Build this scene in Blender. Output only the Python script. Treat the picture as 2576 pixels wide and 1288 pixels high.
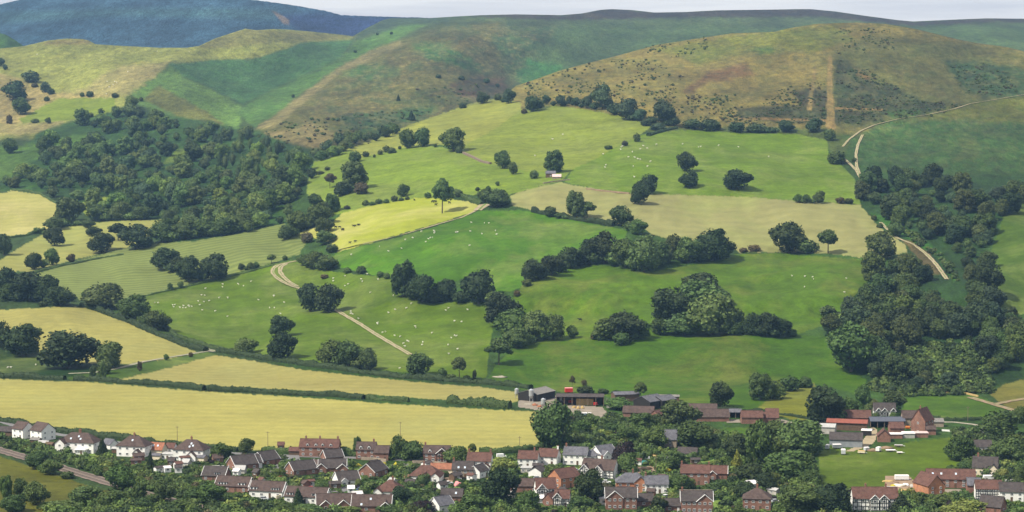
import bpy, math, random
import numpy as np

# ------------------------------------------------------------------ camera, sky, sun, exposure
for _o in list(bpy.data.objects):
    bpy.data.objects.remove(_o)
SC = bpy.context.scene
COL = SC.collection
random.seed(7)
RNG = np.random.default_rng(11)
HCAM = 187.0                      # eye above the valley floor, metres
F = 5843.0                        # focal length for a frame 2576 wide
CX, CY = 1288.0, 644.0
TH = math.atan((644.0 - 195.0) / F)
cam_d = bpy.data.cameras.new('camera')
cam = bpy.data.objects.new('camera', cam_d)
COL.objects.link(cam)
cam.location = (0, 0, HCAM)
cam.rotation_euler = (math.pi / 2 - TH, 0, 0)
cam_d.sensor_width = 36.0
cam_d.lens = 36.0 * F / 2576.0
cam_d.clip_start = 1.0
cam_d.clip_end = 30000.0
SC.camera = cam

SUN_EL, SUN_AZ = 50.0, -118.0      # azimuth clockwise from +y (the way the camera looks)
w = bpy.data.worlds.new('World')
SC.world = w
w.use_nodes = True
nt = w.node_tree
nt.nodes.clear()
N = nt.nodes.new
out = N('ShaderNodeOutputWorld')
sky = N('ShaderNodeTexSky')
sky.sky_type = 'NISHITA'
sky.sun_disc = False
sky.sun_elevation = math.radians(SUN_EL)
sky.sun_rotation = math.radians(SUN_AZ)
bg1 = N('ShaderNodeBackground')
bg1.inputs['Strength'].default_value = 0.08
nt.links.new(sky.outputs[0], bg1.inputs['Color'])
tc = N('ShaderNodeTexCoord')
mp = N('ShaderNodeMapping')
mp.inputs['Scale'].default_value = (3.0, 3.0, 60.0)
nt.links.new(tc.outputs['Generated'], mp.inputs['Vector'])
nz = N('ShaderNodeTexNoise')
nz.inputs['Scale'].default_value = 1.6
nz.inputs['Detail'].default_value = 6.0
nz.inputs['Roughness'].default_value = 0.55
nt.links.new(mp.outputs[0], nz.inputs['Vector'])
cr = N('ShaderNodeValToRGB')
cr.color_ramp.elements[0].position = 0.32
cr.color_ramp.elements[0].color = (0.50, 0.51, 0.60, 1)
cr.color_ramp.elements[1].position = 0.60
cr.color_ramp.elements[1].color = (0.86, 0.84, 0.83, 1)
nt.links.new(nz.outputs['Fac'], cr.inputs['Fac'])
bg2 = N('ShaderNodeBackground')
bg2.inputs['Strength'].default_value = 0.62
nt.links.new(cr.outputs[0], bg2.inputs['Color'])
mx = N('ShaderNodeMixShader')
mx.inputs[0].default_value = 0.86
nt.links.new(bg1.outputs[0], mx.inputs[1])
nt.links.new(bg2.outputs[0], mx.inputs[2])
nt.links.new(mx.outputs[0], out.inputs[0])

sun_d = bpy.data.lights.new('sun', 'SUN')
sun_d.energy = 3.3
sun_d.angle = math.radians(2.0)
sun_d.color = (1.0, 0.93, 0.80)
sun = bpy.data.objects.new('sun', sun_d)
COL.objects.link(sun)
sun.location = (-560, -300, 700)
sun.rotation_euler = (math.radians(90 - SUN_EL), 0, math.radians(-SUN_AZ) + math.pi)
SC.view_settings.view_transform = 'Standard'
SC.view_settings.look = 'None'
SC.view_settings.gamma = 1.0
SC.view_settings.use_curve_mapping = False
SC.view_settings.exposure = 0.9
SC.cycles.max_bounces = 5
SC.cycles.diffuse_bounces = 2
SC.cycles.transparent_max_bounces = 4
SC.cycles.volume_bounces = 0

# ------------------------------------------------------------------ helpers
def lin(c, k=1.0):
    r = []
    for v in c[:3]:
        v = v / 255.0
        r.append((v / 12.92 if v <= 0.04045 else ((v + 0.055) / 1.055) ** 2.4) * k)
    return r

def T(tile, X, Y):
    """a point read in one of the sixteen enlarged quarters -> overview pixels"""
    r, c = int(tile[0]), int(tile[1])
    return ((0.0, 649.2, 1298.4, 1926.8)[c] + X / 3.968, (0.0, 324.6, 649.2, 963.4)[r] + Y / 3.968)

def vnoise(x, y, seed=0):
    xi = np.floor(x).astype(np.int64); yi = np.floor(y).astype(np.int64)
    fx = x - xi; fy = y - yi
    fx = fx * fx * fx * (fx * (fx * 6 - 15) + 10); fy = fy * fy * fy * (fy * (fy * 6 - 15) + 10)
    def h(a, b):
        n = (a * 374761393 + b * 668265263 + seed * 974711) & 0x7fffffff
        n = ((n ^ (n >> 13)) * 1274126177) & 0x7fffffff
        n = n ^ (n >> 16)
        return (n & 0xffff) / 32767.5 - 1.0
    a = h(xi, yi) * (1 - fx) + h(xi + 1, yi) * fx
    b = h(xi, yi + 1) * (1 - fx) + h(xi + 1, yi + 1) * fx
    return a * (1 - fy) + b * fy

def curve(pts):
    p = np.array(pts, float)
    return lambda x: np.interp(x, p[:, 0], p[:, 1])

def inside(px, py, poly):
    p = np.array(poly, float)
    r = np.zeros(px.shape, bool)
    b = (px >= p[:, 0].min()) & (px <= p[:, 0].max()) & (py >= p[:, 1].min()) & (py <= p[:, 1].max())
    if not b.any():
        return r
    X, Y = px[b], py[b]
    q = np.zeros(X.shape, bool)
    n = len(p)
    for i in range(n):
        x0, y0 = p[i]; x1, y1 = p[(i + 1) % n]
        if y0 == y1:
            continue
        q ^= ((y0 > Y) != (y1 > Y)) & (X < (x1 - x0) * (Y - y0) / (y1 - y0) + x0)
    r[b] = q
    return r

def soft(px, py, poly, blur):
    """0..1 mask of a polygon with a soft edge (land cover, plus shade painted on the forested hill)"""
    p = np.array(poly, float)
    r = np.zeros(px.shape)
    b = (px >= p[:, 0].min() - blur) & (px <= p[:, 0].max() + blur) & (py >= p[:, 1].min() - blur) & (py <= p[:, 1].max() + blur)
    if not b.any():
        return r
    X, Y = px[b], py[b]
    d = np.full(X.shape, 1e9)
    n = len(p)
    for i in range(n):
        ax, ay = p[i]; bx, by = p[(i + 1) % n]
        ux, uy = bx - ax, by - ay
        t = np.clip(((X - ax) * ux + (Y - ay) * uy) / max(ux * ux + uy * uy, 1e-9), 0, 1)
        d = np.minimum(d, (X - ax - t * ux) ** 2 + (Y - ay - t * uy) ** 2)
    d = np.sqrt(d) * np.where(inside(X, Y, poly), 1, -1)
    t = np.clip(d / (2 * blur) + 0.5, 0, 1)
    r[b] = t * t * (3 - 2 * t)
    return r

class RBF:
    S = 0.55
    def __init__(s, pts):
        p = np.array(pts, float)
        s.c = np.stack([p[:, 0] * s.S, p[:, 1]], 1) / 100.0
        n = len(p)
        A = np.zeros((n + 3, n + 3))
        d = ((s.c[:, None] - s.c[None]) ** 2).sum(-1)
        A[:n, :n] = 0.5 * d * np.log(d + 1e-12)
        A[:n, :n] += np.eye(n) * 0.02
        A[:n, n] = 1; A[:n, n + 1:] = s.c
        A[n, :n] = 1; A[n + 1:, :n] = s.c.T
        s.w = np.linalg.solve(A, np.concatenate([p[:, 2], [0, 0, 0]]))
    def __call__(s, x, y):
        sh = np.shape(x)
        q = np.stack([np.ravel(x) * s.S, np.ravel(y)], 1) / 100.0
        r = np.zeros(len(q))
        for i, c in enumerate(s.c):
            d = ((q - c) ** 2).sum(1)
            r += s.w[i] * 0.5 * d * np.log(d + 1e-12)
        n = len(s.c)
        return (r + s.w[n] + q @ s.w[n + 1:]).reshape(sh)

# ------------------------------------------------------------------ relief of the land (distances in metres along +y)
ct, st = math.cos(TH), math.sin(TH)
def direction(x, y):
    x = np.asarray(x, float); y = np.asarray(y, float)
    u = CY - y
    return (x - CX), F * ct + u * st, u * ct - F * st
def flat_depth(y):
    dx, dy, dz = direction(0.0, y)
    return HCAM * dy / np.maximum(-dz, 1.0)
def at_depth(x, y, D):
    dx, dy, dz = direction(x, y)
    t = D / dy
    return np.stack([dx * t, np.broadcast_to(D, np.shape(t)), HCAM + dz * t], -1)

SEAM = 700.0
_seam = [(700, 960, 1430), (700, 900, 1528), (700, 800, 1705), (700, 700, 1880), (700, 600, 2060), (700, 500, 2270), (700, 450, 2390)]
FRONT = RBF(_seam + [
    (1300, 960, 1428), (1900, 960, 1425), (2500, 960, 1422), (2800, 960, 1420),
    (1000, 900, 1505), (1300, 900, 1492), (1900, 900, 1482), (2500, 900, 1470), (2800, 900, 1465),
    (1000, 800, 1650), (1300, 800, 1612), (1900, 800, 1590), (2500, 800, 1565), (2800, 800, 1560),
    (1000, 700, 1800), (1300, 700, 1742), (1900, 700, 1715), (2500, 700, 1680), (2800, 700, 1670),
    (1000, 600, 1950), (1300, 600, 1888), (1900, 600, 1860), (2500, 600, 1815), (2800, 600, 1800),
    (1000, 500, 2130), (1300, 500, 2060), (1900, 500, 2030), (2500, 500, 1985), (2800, 500, 1965),
    (800, 400, 2440), (1000, 400, 2350), (1300, 400, 2280), (1900, 400, 2240), (2500, 400, 2180), (2800, 400, 2150),
    (1017, 330, 2580), (1300, 330, 2460), (1900, 330, 2420), (2500, 330, 2360), (2800, 330, 2330),
    (1200, 262, 2790), (1300, 260, 2720), (1600, 260, 2620), (2100, 260, 2570), (2500, 260, 2530), (2800, 260, 2510),
    (1350, 202, 3000), (1600, 200, 2830), (2100, 200, 2710), (2500, 200, 2690), (2800, 200, 2680),
    (1550, 145, 3120), (2100, 150, 2850), (2500, 150, 2870), (2800, 175, 2800),
    (1750, 100, 3260), (2100, 110, 2990), (2400, 105, 3060), (2150, 60, 3240)])
BACK = RBF(_seam + [
    (-250, 960, 1430), (100, 960, 1430), (400, 960, 1430),
    (-250, 900, 1530), (300, 900, 1530), (-250, 800, 1730), (300, 800, 1725), (-250, 700, 1950), (300, 700, 1940),
    (-250, 600, 2190), (300, 600, 2170), (-250, 500, 2460), (300, 500, 2440), (550, 500, 2340),
    (-250, 400, 2800), (300, 400, 2780), (560, 400, 2680), (760, 400, 2560), (850, 400, 2600),
    (-250, 300, 3200), (100, 300, 3170), (300, 300, 3130), (500, 300, 3060), (590, 300, 3120), (700, 300, 2970), (850, 300, 2900), (1000, 300, 2960), (1200, 300, 3080), (1350, 300, 3150),
    (-250, 200, 3560), (100, 200, 3530), (300, 200, 3470), (450, 200, 3480), (600, 200, 3680), (735, 200, 3760), (850, 200, 3580), (1000, 200, 3440), (1150, 200, 3480), (1300, 200, 3900), (1500, 200, 4000), (1900, 200, 4100), (2500, 200, 4100),
    (-250, 130, 3840), (100, 130, 3800), (400, 130, 3820), (600, 130, 3880), (760, 130, 4000), (870, 130, 4150), (1000, 130, 3980), (1150, 130, 3850), (1300, 130, 4150), (1500, 130, 4400), (1900, 120, 4500), (2500, 120, 4500),
    (-250, 105, 3960), (620, 80, 4080), (880, 92, 4480), (1000, 80, 4500), (1150, 80, 4250), (1300, 80, 4400), (1500, 80, 4750), (1900, 70, 4850), (2500, 70, 4850), (2800, 70, 4850),
    (1000, 47, 5100), (1200, 42, 4900), (1500, 28, 5300), (2000, 24, 5400), (2500, 45, 5300), (2800, 50, 5300)])
def relief(x, y):
    k = np.clip((960 - y) / 160.0, 0, 1)
    n = 22 * vnoise(x / 210 + 3.3, y / 90, 1) + 10 * vnoise(x / 80, y / 40, 2) + 2.6 * vnoise(x / 26, y / 17, 3)
    n += np.clip((330 - y) / 150.0, 0, 1) * (26 * vnoise(x / 95 + y / 120, y / 120, 4) + 6 * vnoise(x / 30, y / 24, 5))
    return n * k
def depth(x, y, front):
    x = np.asarray(x, float); y = np.asarray(y, float)
    yy = np.minimum(y, 985)
    d = (FRONT if front else BACK)(x, yy) + relief(x, y)
    t = np.clip((y - 925) / 60.0, 0, 1)
    t = t * t * (3 - 2 * t)
    return d * (1 - t) + flat_depth(np.maximum(y, 700)) * t

RIDGE = curve([(600, 470), (700, 440), (788, 411), (876, 376), (926, 362), (1017, 325), (1153, 275), (1204, 260), (1254, 251), (1275, 236), (1298, 216), (1349, 199), (1404, 179), (1470, 161), (1550, 141), (1651, 113), (1727, 101), (1840, 84), (1948, 80), (1990, 70), (2053, 60), (2154, 56.5), (2229, 60), (2305, 73), (2406, 98), (2456, 108), (2532, 118), (2576, 129), (2850, 180)])
SKYLINE = curve([(-270, 135), (0, 122), (60, 116), (120, 102), (165, 97), (205, 98), (222, 101), (240, 111), (300, 115), (400, 120), (470, 120), (500, 116), (540, 97), (580, 84), (617, 72), (645, 76), (690, 73), (720, 74), (780, 79), (858, 87), (888, 91), (926, 69), (962, 51), (984, 45.5), (1078, 45.5), (1153, 41), (1211, 38), (1298, 36), (1412, 38), (1462, 34), (1512, 24.5), (1538, 23), (1588, 25), (1646, 31.5), (1727, 30), (1802, 26), (1948, 24), (2002, 23), (2040, 23), (2103, 29), (2179, 40), (2254, 50), (2297, 54), (2406, 49), (2481, 46), (2576, 47), (2850, 52)])
def ground(x, y):
    """point of the land seen at a place of the overview"""
    fr = x >= SEAM and y >= RIDGE(x) - 0.5
    if x >= SEAM and not fr and y > RIDGE(x) - 6 :
        y = float(RIDGE(x)); fr = True
    if not fr:
        y = max(y, float(SKYLINE(x)))
    p = at_depth(x, y, depth(x, y, fr))
    return np.array(p)
def px_per_m(p):
    return F / p[1]

def setp(o, label=None, cat=None, group=None, kind=None):
    if label: o['label'] = label
    if cat: o['category'] = cat
    if group: o['group'] = group
    if kind: o['kind'] = kind
    return o
def link(name, me, parent=None):
    o = bpy.data.objects.new(name, me)
    COL.objects.link(o)
    if parent is not None: o.parent = parent
    return o
def mesh_np(name, V, Q, mat=None, smooth=False, attr=None, fmat=None):
    """V n x 3, Q m x 4 (or m x 3)"""
    me = bpy.data.meshes.new(name)
    V = np.ascontiguousarray(V, np.float32); Q = np.ascontiguousarray(Q, np.int32)
    k = Q.shape[1]
    me.vertices.add(len(V)); me.vertices.foreach_set('co', V.ravel())
    me.loops.add(Q.size); me.loops.foreach_set('vertex_index', Q.ravel())
    me.polygons.add(len(Q))
    me.polygons.foreach_set('loop_start', np.arange(0, Q.size, k, dtype=np.int32))
    me.polygons.foreach_set('loop_total', np.full(len(Q), k, np.int32))
    if smooth: me.polygons.foreach_set('use_smooth', np.ones(len(Q), bool))
    for m in (mat if isinstance(mat, (list, tuple)) else [mat]):
        if m is not None: me.materials.append(m)
    if fmat is not None: me.polygons.foreach_set('material_index', np.ascontiguousarray(fmat, np.int32))
    if attr is not None:
        for an, av in attr.items():
            av = np.asarray(av, np.float32)
            a = me.attributes.new(an, 'FLOAT_COLOR', 'POINT')
            if av.shape[1] == 3: av = np.concatenate([av, np.ones((len(av), 1), np.float32)], 1)
            a.data.foreach_set('color', np.ascontiguousarray(av).ravel())
    me.update(); me.validate()
    return me

# ------------------------------------------------------------------ materials
def nodes_mat(name):
    m = bpy.data.materials.new(name)
    m.use_nodes = True
    n = m.node_tree
    b = n.nodes['Principled BSDF']
    b.inputs['Roughness'].default_value = 0.9
    b.inputs['Specular IOR Level'].default_value = 0.15
    return m, n, b
def mixrgb(n, mode, fac, a, b):
    x = n.nodes.new('ShaderNodeMix'); x.data_type = 'RGBA'; x.blend_type = mode
    x.clamp_factor = True
    for s, v in ((x.inputs[0], fac), (x.inputs[6], a), (x.inputs[7], b)):
        if hasattr(v, 'links') or hasattr(v, 'is_linked'): n.links.new(v, s)
        elif isinstance(v, (int, float)): s.default_value = v
        else: s.default_value = (*v[:3], 1)
    return x.outputs[2]
def noise(n, vec, scale, detail=4, rough=0.55, lo=0.35, hi=0.65, dist=0.0):
    t = n.nodes.new('ShaderNodeTexNoise')
    t.inputs['Scale'].default_value = scale; t.inputs['Detail'].default_value = detail
    t.inputs['Roughness'].default_value = rough; t.inputs['Distortion'].default_value = dist
    n.links.new(vec, t.inputs['Vector'])
    r = n.nodes.new('ShaderNodeMapRange')
    r.inputs[1].default_value = lo; r.inputs[2].default_value = hi
    n.links.new(t.outputs['Fac'], r.inputs[0])
    return r.outputs[0]
def coords(n, scale=(1, 1, 1), rot=0.0, kind='Object'):
    t = n.nodes.new('ShaderNodeTexCoord'); m = n.nodes.new('ShaderNodeMapping')
    m.inputs['Scale'].default_value = scale; m.inputs['Rotation'].default_value = (0, 0, rot)
    n.links.new(t.outputs[kind], m.inputs['Vector'])
    return m.outputs[0]
def land_mat(name, var=0.35, patch=None, patch_amt=0.5, patch_scale=0.02, fine=0.35, stripe=None, bump=0.0, tuft=0.0, mulp=False, ys=1.0):
    """land cover: colour from the sheet's 'cover' attribute, varied by noise laid out on the ground"""
    m, n, b = nodes_mat(name)
    a = n.nodes.new('ShaderNodeAttribute'); a.attribute_name = 'cover'
    c = a.outputs['Color']
    g = coords(n, (1, ys, 0.3))
    v1 = noise(n, g, 0.010, 5, 0.6)
    c = mixrgb(n, 'MULTIPLY', 1.0, c, mixrgb(n, 'MIX', v1, (1 - var * .5, 1 - var * .5, 1 - var * .5), (1 + var * .35, 1 + var * .35, 1 + var * .25)))
    if patch is not None:
        pn = noise(n, coords(n, (1, 0.55 * ys, 0.3)), patch_scale, 7, 0.68, 0.46, 0.66, 0.6)
        mul = n.nodes.new('ShaderNodeMath'); mul.operation = 'MULTIPLY'
        n.links.new(pn, mul.inputs[0]); mul.inputs[1].default_value = patch_amt
        c = mixrgb(n, 'MIX', mul.outputs[0], c, mixrgb(n, 'MULTIPLY', 1.0, c, patch) if mulp else patch)
    if stripe:
        per, ang, amt, dist = stripe
        sv = coords(n, (1, 1, 0), math.radians(ang))
        wv = n.nodes.new('ShaderNodeTexWave')
        wv.wave_type = 'BANDS'; wv.bands_direction = 'Y'
        wv.inputs['Scale'].default_value = 0.314 / per * 1.0
        wv.inputs['Distortion'].default_value = dist; wv.inputs['Detail'].default_value = 2
        wv.inputs['Detail Scale'].default_value = 0.03
        n.links.new(sv, wv.inputs['Vector'])
        c = mixrgb(n, 'MULTIPLY', amt, c, mixrgb(n, 'MIX', wv.outputs['Fac'], (0.62, 0.68, 0.55), (1.25, 1.2, 1.1)))
    f1 = noise(n, g, 0.11, 5, 0.7, 0.3, 0.7)
    f2 = noise(n, g, 0.6, 4, 0.75, 0.3, 0.7)
    c = mixrgb(n, 'MULTIPLY', 1.0, c, mixrgb(n, 'MIX', f1, (1 - fine * .6,) * 3, (1 + fine * .45,) * 3))
    c = mixrgb(n, 'MULTIPLY', 1.0, c, mixrgb(n, 'MIX', f2, (1 - fine * .5,) * 3, (1 + fine * .4,) * 3))
    if tuft:
        tn = noise(n, coords(n, (1, 0.8 * ys, 0.6)), 0.09, 7, 0.75, 0.52, 0.66)
        mul = n.nodes.new('ShaderNodeMath'); mul.operation = 'MULTIPLY'
        n.links.new(tn, mul.inputs[0]); mul.inputs[1].default_value = tuft
        c = mixrgb(n, 'MIX', mul.outputs[0], c, mixrgb(n, 'MULTIPLY', 1.0, c, (0.42, 0.5, 0.46)))
        t2 = noise(n, coords(n, (1, 0.7 * ys, 0.6)), 0.05, 7, 0.75, 0.55, 0.7)
        c = mixrgb(n, 'MIX', t2, c, mixrgb(n, 'MULTIPLY', 1.0, c, (1.3, 1.22, 1.0)))
    n.links.new(c, b.inputs['Base Color'])
    if bump:
        bp = n.nodes.new('ShaderNodeBump'); bp.inputs['Strength'].default_value = 1.0; bp.inputs['Distance'].default_value = bump
        t = n.nodes.new('ShaderNodeTexNoise'); t.inputs['Scale'].default_value = 0.16; t.inputs['Detail'].default_value = 6; t.inputs['Roughness'].default_value = 0.65
        n.links.new(g, t.inputs['Vector']); n.links.new(t.outputs['Fac'], bp.inputs['Height'])
        n.links.new(bp.outputs[0], b.inputs['Normal'])
    return m
def plain(name, c, rough=0.85, var=0.25, scale=0.8, spec=0.2, stretch=(1, 1, 1), second=None, metal=0.0):
    m, n, b = nodes_mat(name)
    v = noise(n, coords(n, stretch), scale, 5, 0.65, 0.3, 0.7)
    hi = second if second is not None else [min(1, x * (1 + var * .6)) for x in c]
    lo = [x * (1 - var) for x in c]
    n.links.new(mixrgb(n, 'MIX', v, lo, hi), b.inputs['Base Color'])
    b.inputs['Roughness'].default_value = rough; b.inputs['Specular IOR Level'].default_value = spec
    b.inputs['Metallic'].default_value = metal
    return m
def foliage_mat(name):
    m, n, b = nodes_mat(name)
    oi = n.nodes.new('ShaderNodeObjectInfo')
    a = n.nodes.new('ShaderNodeAttribute'); a.attribute_name = 'tone'
    c = mixrgb(n, 'MULTIPLY', 1.0, oi.outputs['Color'], a.outputs['Color'])
    r = n.nodes.new('ShaderNodeMapRange'); r.inputs[3].default_value = 0.78; r.inputs[4].default_value = 1.2
    n.links.new(oi.outputs['Random'], r.inputs[0])
    cb = n.nodes.new('ShaderNodeCombineColor')
    for i in range(3): n.links.new(r.outputs[0], cb.inputs[i])
    c = mixrgb(n, 'MULTIPLY', 1.0, c, cb.outputs[0])
    n.links.new(c, b.inputs['Base Color'])
    b.inputs['Roughness'].default_value = 0.75; b.inputs['Specular IOR Level'].default_value = 0.2
    return m
LEAF = foliage_mat('foliage')
BARK = plain('bark', (0.11, 0.09, 0.065), 0.95, 0.4, 3.0)
# ------------------------------------------------------------------ land cover: soft-edged natural cover, crisp fields
KL = 0.50
KH = 0.62
NATURAL = [  # colour, softness, outline
    ((154, 158, 94), 14, [(-300, 60), (620, 60), (890, 92), (840, 130), (640, 150), (430, 160), (380, 200), (330, 240), (290, 310), (200, 340), (-300, 360)]),
    ((170, 160, 104), 14, [(130, 240), (205, 226), (300, 165), (425, 156), (400, 185), (330, 238), (240, 243)]),
    ((176, 160, 104), 10, [(-20, 180), (60, 200), (140, 235), (290, 238), (280, 246), (140, 248), (20, 330), (-20, 290)]),
    ((160, 150, 98), 8, [(-20, 315), (160, 305), (150, 330), (60, 338), (-20, 340)]),
    ((140, 130, 78), 8, [(120, 103), (215, 98), (232, 112), (200, 112), (110, 113)]),
    ((138, 136, 78), 9, [(490, 118), (545, 97), (617, 72), (760, 80), (890, 92), (860, 103), (700, 107), (560, 122)]),
    ((78, 120, 80), 5, [(425, 162), (560, 150), (640, 149), (765, 106), (892, 100), (850, 150), (770, 185), (652, 242), (610, 262), (520, 218), (455, 188)]),
    ((112, 148, 80), 10, [(330, 238), (400, 186), (430, 166), (460, 192), (525, 222), (610, 268), (600, 325), (480, 315), (400, 292), (345, 258)]),
    ((118, 122, 66), 8, [(360, 250), (400, 215), (520, 280), (560, 310), (540, 318), (440, 290)]),
    ((92, 130, 72), 10, [(640, 320), (596, 285), (652, 244), (772, 186), (850, 152), (895, 105), (1000, 62), (1070, 62), (960, 118), (870, 160), (800, 208), (700, 285)]),
    ((112, 110, 60), 18, [(660, 330), (760, 255), (870, 170), (1000, 105), (1100, 75), (1250, 60), (1330, 120), (1310, 215), (1200, 260), (1010, 325), (930, 365), (850, 380), (760, 380)]),
    ((72, 112, 62), 16, [(1035, 112), (1110, 108), (1190, 150), (1230, 190), (1160, 172), (1080, 150)]),
    ((80, 112, 62), 14, [(900, 160), (1010, 170), (990, 195), (920, 200), (860, 190)]),
    ((72, 108, 62), 14, [(940, 300), (1020, 275), (1120, 268), (1080, 290), (960, 345), (900, 330)]),
    ((66, 96, 62), 10, [(860, 290), (960, 280), (1010, 300), (930, 330), (860, 320)]),
    ((108, 88, 66), 12, [(1180, 195), (1300, 180), (1300, 215), (1210, 250), (1160, 240), (1130, 215)]),
    ((148, 138, 92), 8, [(636, 326), (700, 284), (800, 206), (870, 158), (960, 116), (1004, 104), (1016, 112), (930, 152), (862, 178), (815, 218), (742, 276), (690, 322)]),
    ((148, 134, 88), 8, [(668, 335), (720, 325), (790, 312), (850, 335), (800, 372), (720, 362), (680, 352)]),
    ((84, 108, 72), 22, [(1240, 90), (1330, 72), (1500, 62), (1700, 70), (1950, 70), (2250, 55), (2576, 70), (2850, 80), (2850, 200), (2500, 160), (1800, 130), (1500, 220), (1300, 260), (1265, 180)]),
    ((70, 120, 72), 12, [(1295, 190), (1330, 150), (1420, 165), (1400, 190), (1320, 222)]),
    ((70, 62, 58), 9, [(1180, 41), (1298, 35), (1412, 37), (1462, 33), (1530, 20), (1646, 30), (1850, 22), (2040, 20), (2180, 38), (2300, 54), (2500, 45), (2850, 50), (2850, 58), (2500, 56), (2296, 66), (2050, 42), (1750, 44), (1500, 50), (1300, 48)]),
    ((78, 100, 90), 12, [(890, 92), (984, 44), (1160, 40), (1120, 55), (1000, 66), (960, 84)]),
    'nearer',
    ((148, 134, 70), 20, [(1200, 300), (1310, 205), (1500, 140), (1850, 70), (2150, 45), (2400, 85), (2850, 170), (2850, 330), (2050, 335), (1700, 330), (1500, 285), (1350, 262)]),
    ((128, 132, 62), 14, [(1640, 125), (1850, 88), (2100, 62), (2150, 100), (2050, 130), (1900, 130), (1760, 160)]),
    ((104, 104, 52), 24, [(2105, 120), (2200, 85), (2440, 105), (2850, 190), (2850, 330), (2100, 330), (2080, 240)]),
    ((124, 96, 58), 12, [(1715, 232), (1770, 190), (1800, 186), (1780, 205), (1735, 235)]),
    ((130, 100, 62), 14, [(1770, 180), (1880, 160), (1900, 185), (1830, 205), (1780, 205)]),
    ((122, 92, 52), 10, [(2140, 165), (2190, 190), (2200, 215), (2160, 205)]),
    ((96, 118, 56), 10, [(1890, 122), (1940, 118), (1960, 130), (1910, 140)]),
    ((62, 70, 44), 12, [(2096, 150), (2135, 152), (2160, 190), (2250, 216), (2320, 255), (2430, 268), (2340, 292), (2240, 292), (2150, 270), (2104, 268)]),
    ((70, 66, 44), 8, [(1990, 235), (2035, 222), (2085, 228), (2080, 275), (2020, 270)]),
    ((70, 72, 44), 7, [(1850, 272), (1990, 262), (2085, 275), (2220, 285), (2230, 308), (2100, 312), (1950, 308), (1860, 296)]),
    ((52, 78, 46), 14, [(2370, 150), (2500, 160), (2850, 220), (2850, 260), (2500, 248), (2420, 225)]),
    ((66, 98, 44), 10, [(2230, 278), (2320, 275), (2300, 300), (2240, 302)]),
    ((110, 116, 52), 12, [(2330, 285), (2450, 255), (2600, 240), (2850, 230), (2850, 300), (2560, 320), (2400, 330)]),
    ((70, 106, 52), 12, [(2140, 352), (2230, 305), (2400, 300), (2576, 310), (2850, 300), (2850, 440), (2560, 430), (2400, 440), (2190, 462), (2150, 430)]),
    ((88, 112, 60), 9, [(2405, 350), (2440, 342), (2470, 370), (2450, 405), (2400, 402), (2420, 375)]),
    ((66, 96, 48), 12, [(2560, 400), (2850, 390), (2850, 560), (2560, 520)]),
    ((168, 142, 88), 2.5, [(2082, 140), (2092, 140), (2096, 250), (2102, 325), (2078, 325), (2080, 250)]),
    ((160, 138, 84), 2.5, [(2050, 165), (2056, 165), (2048, 220), (2040, 278), (2030, 278), (2038, 220)]),
    ((160, 128, 80), 2.0, [(2100, 270), (2230, 274), (2230, 278), (2100, 275)]),
    ((160, 128, 80), 2.0, [(1850, 295), (2080, 300), (2080, 306), (1850, 300)]),
    ((92, 108, 56), 10, [(1560, 285), (1700, 318), (2080, 322), (2110, 345), (2140, 350), (2110, 410), (2060, 352), (1700, 335), (1600, 330)]),
    'both',
    ((58, 92, 44), 10, [(100, 330), (260, 280), (420, 285), (640, 330), (790, 380), (790, 470), (700, 520), (720, 570), (480, 615), (380, 600), (240, 545), (120, 480), (-300, 480), (-300, 380), (60, 375)]),
    ((96, 128, 56), 8, [(-300, 410), (60, 400), (110, 430), (60, 450), (-300, 470)]),
    ((100, 138, 58), 10, [(-300, 372), (40, 370), (130, 355), (220, 335), (240, 345), (120, 400), (-300, 420)]),
    ((110, 130, 56), 6, [(410, 412), (440, 378), (520, 364), (500, 388), (455, 408)]),
    ((52, 82, 40), 12, [(2150, 470), (2330, 440), (2576, 440), (2850, 450), (2850, 560), (2560, 540), (2480, 600), (2500, 760), (2560, 800), (2576, 960), (2290, 990), (2180, 960), (2080, 860), (2060, 780), (2180, 690), (2290, 640), (2240, 590), (2160, 520)]),
    ((66, 112, 44), 6, [(2190, 535), (2230, 545), (2290, 580), (2350, 620), (2400, 670), (2400, 710), (2350, 640), (2280, 600), (2215, 570)]),
    ((112, 100, 62), 4, [(2268, 603), (2290, 606), (2340, 640), (2365, 690), (2340, 690), (2310, 650)]),
    ((64, 104, 46), 12, [(2240, 860), (2480, 900), (2500, 970), (2280, 975), (2200, 920)]),
]
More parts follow.
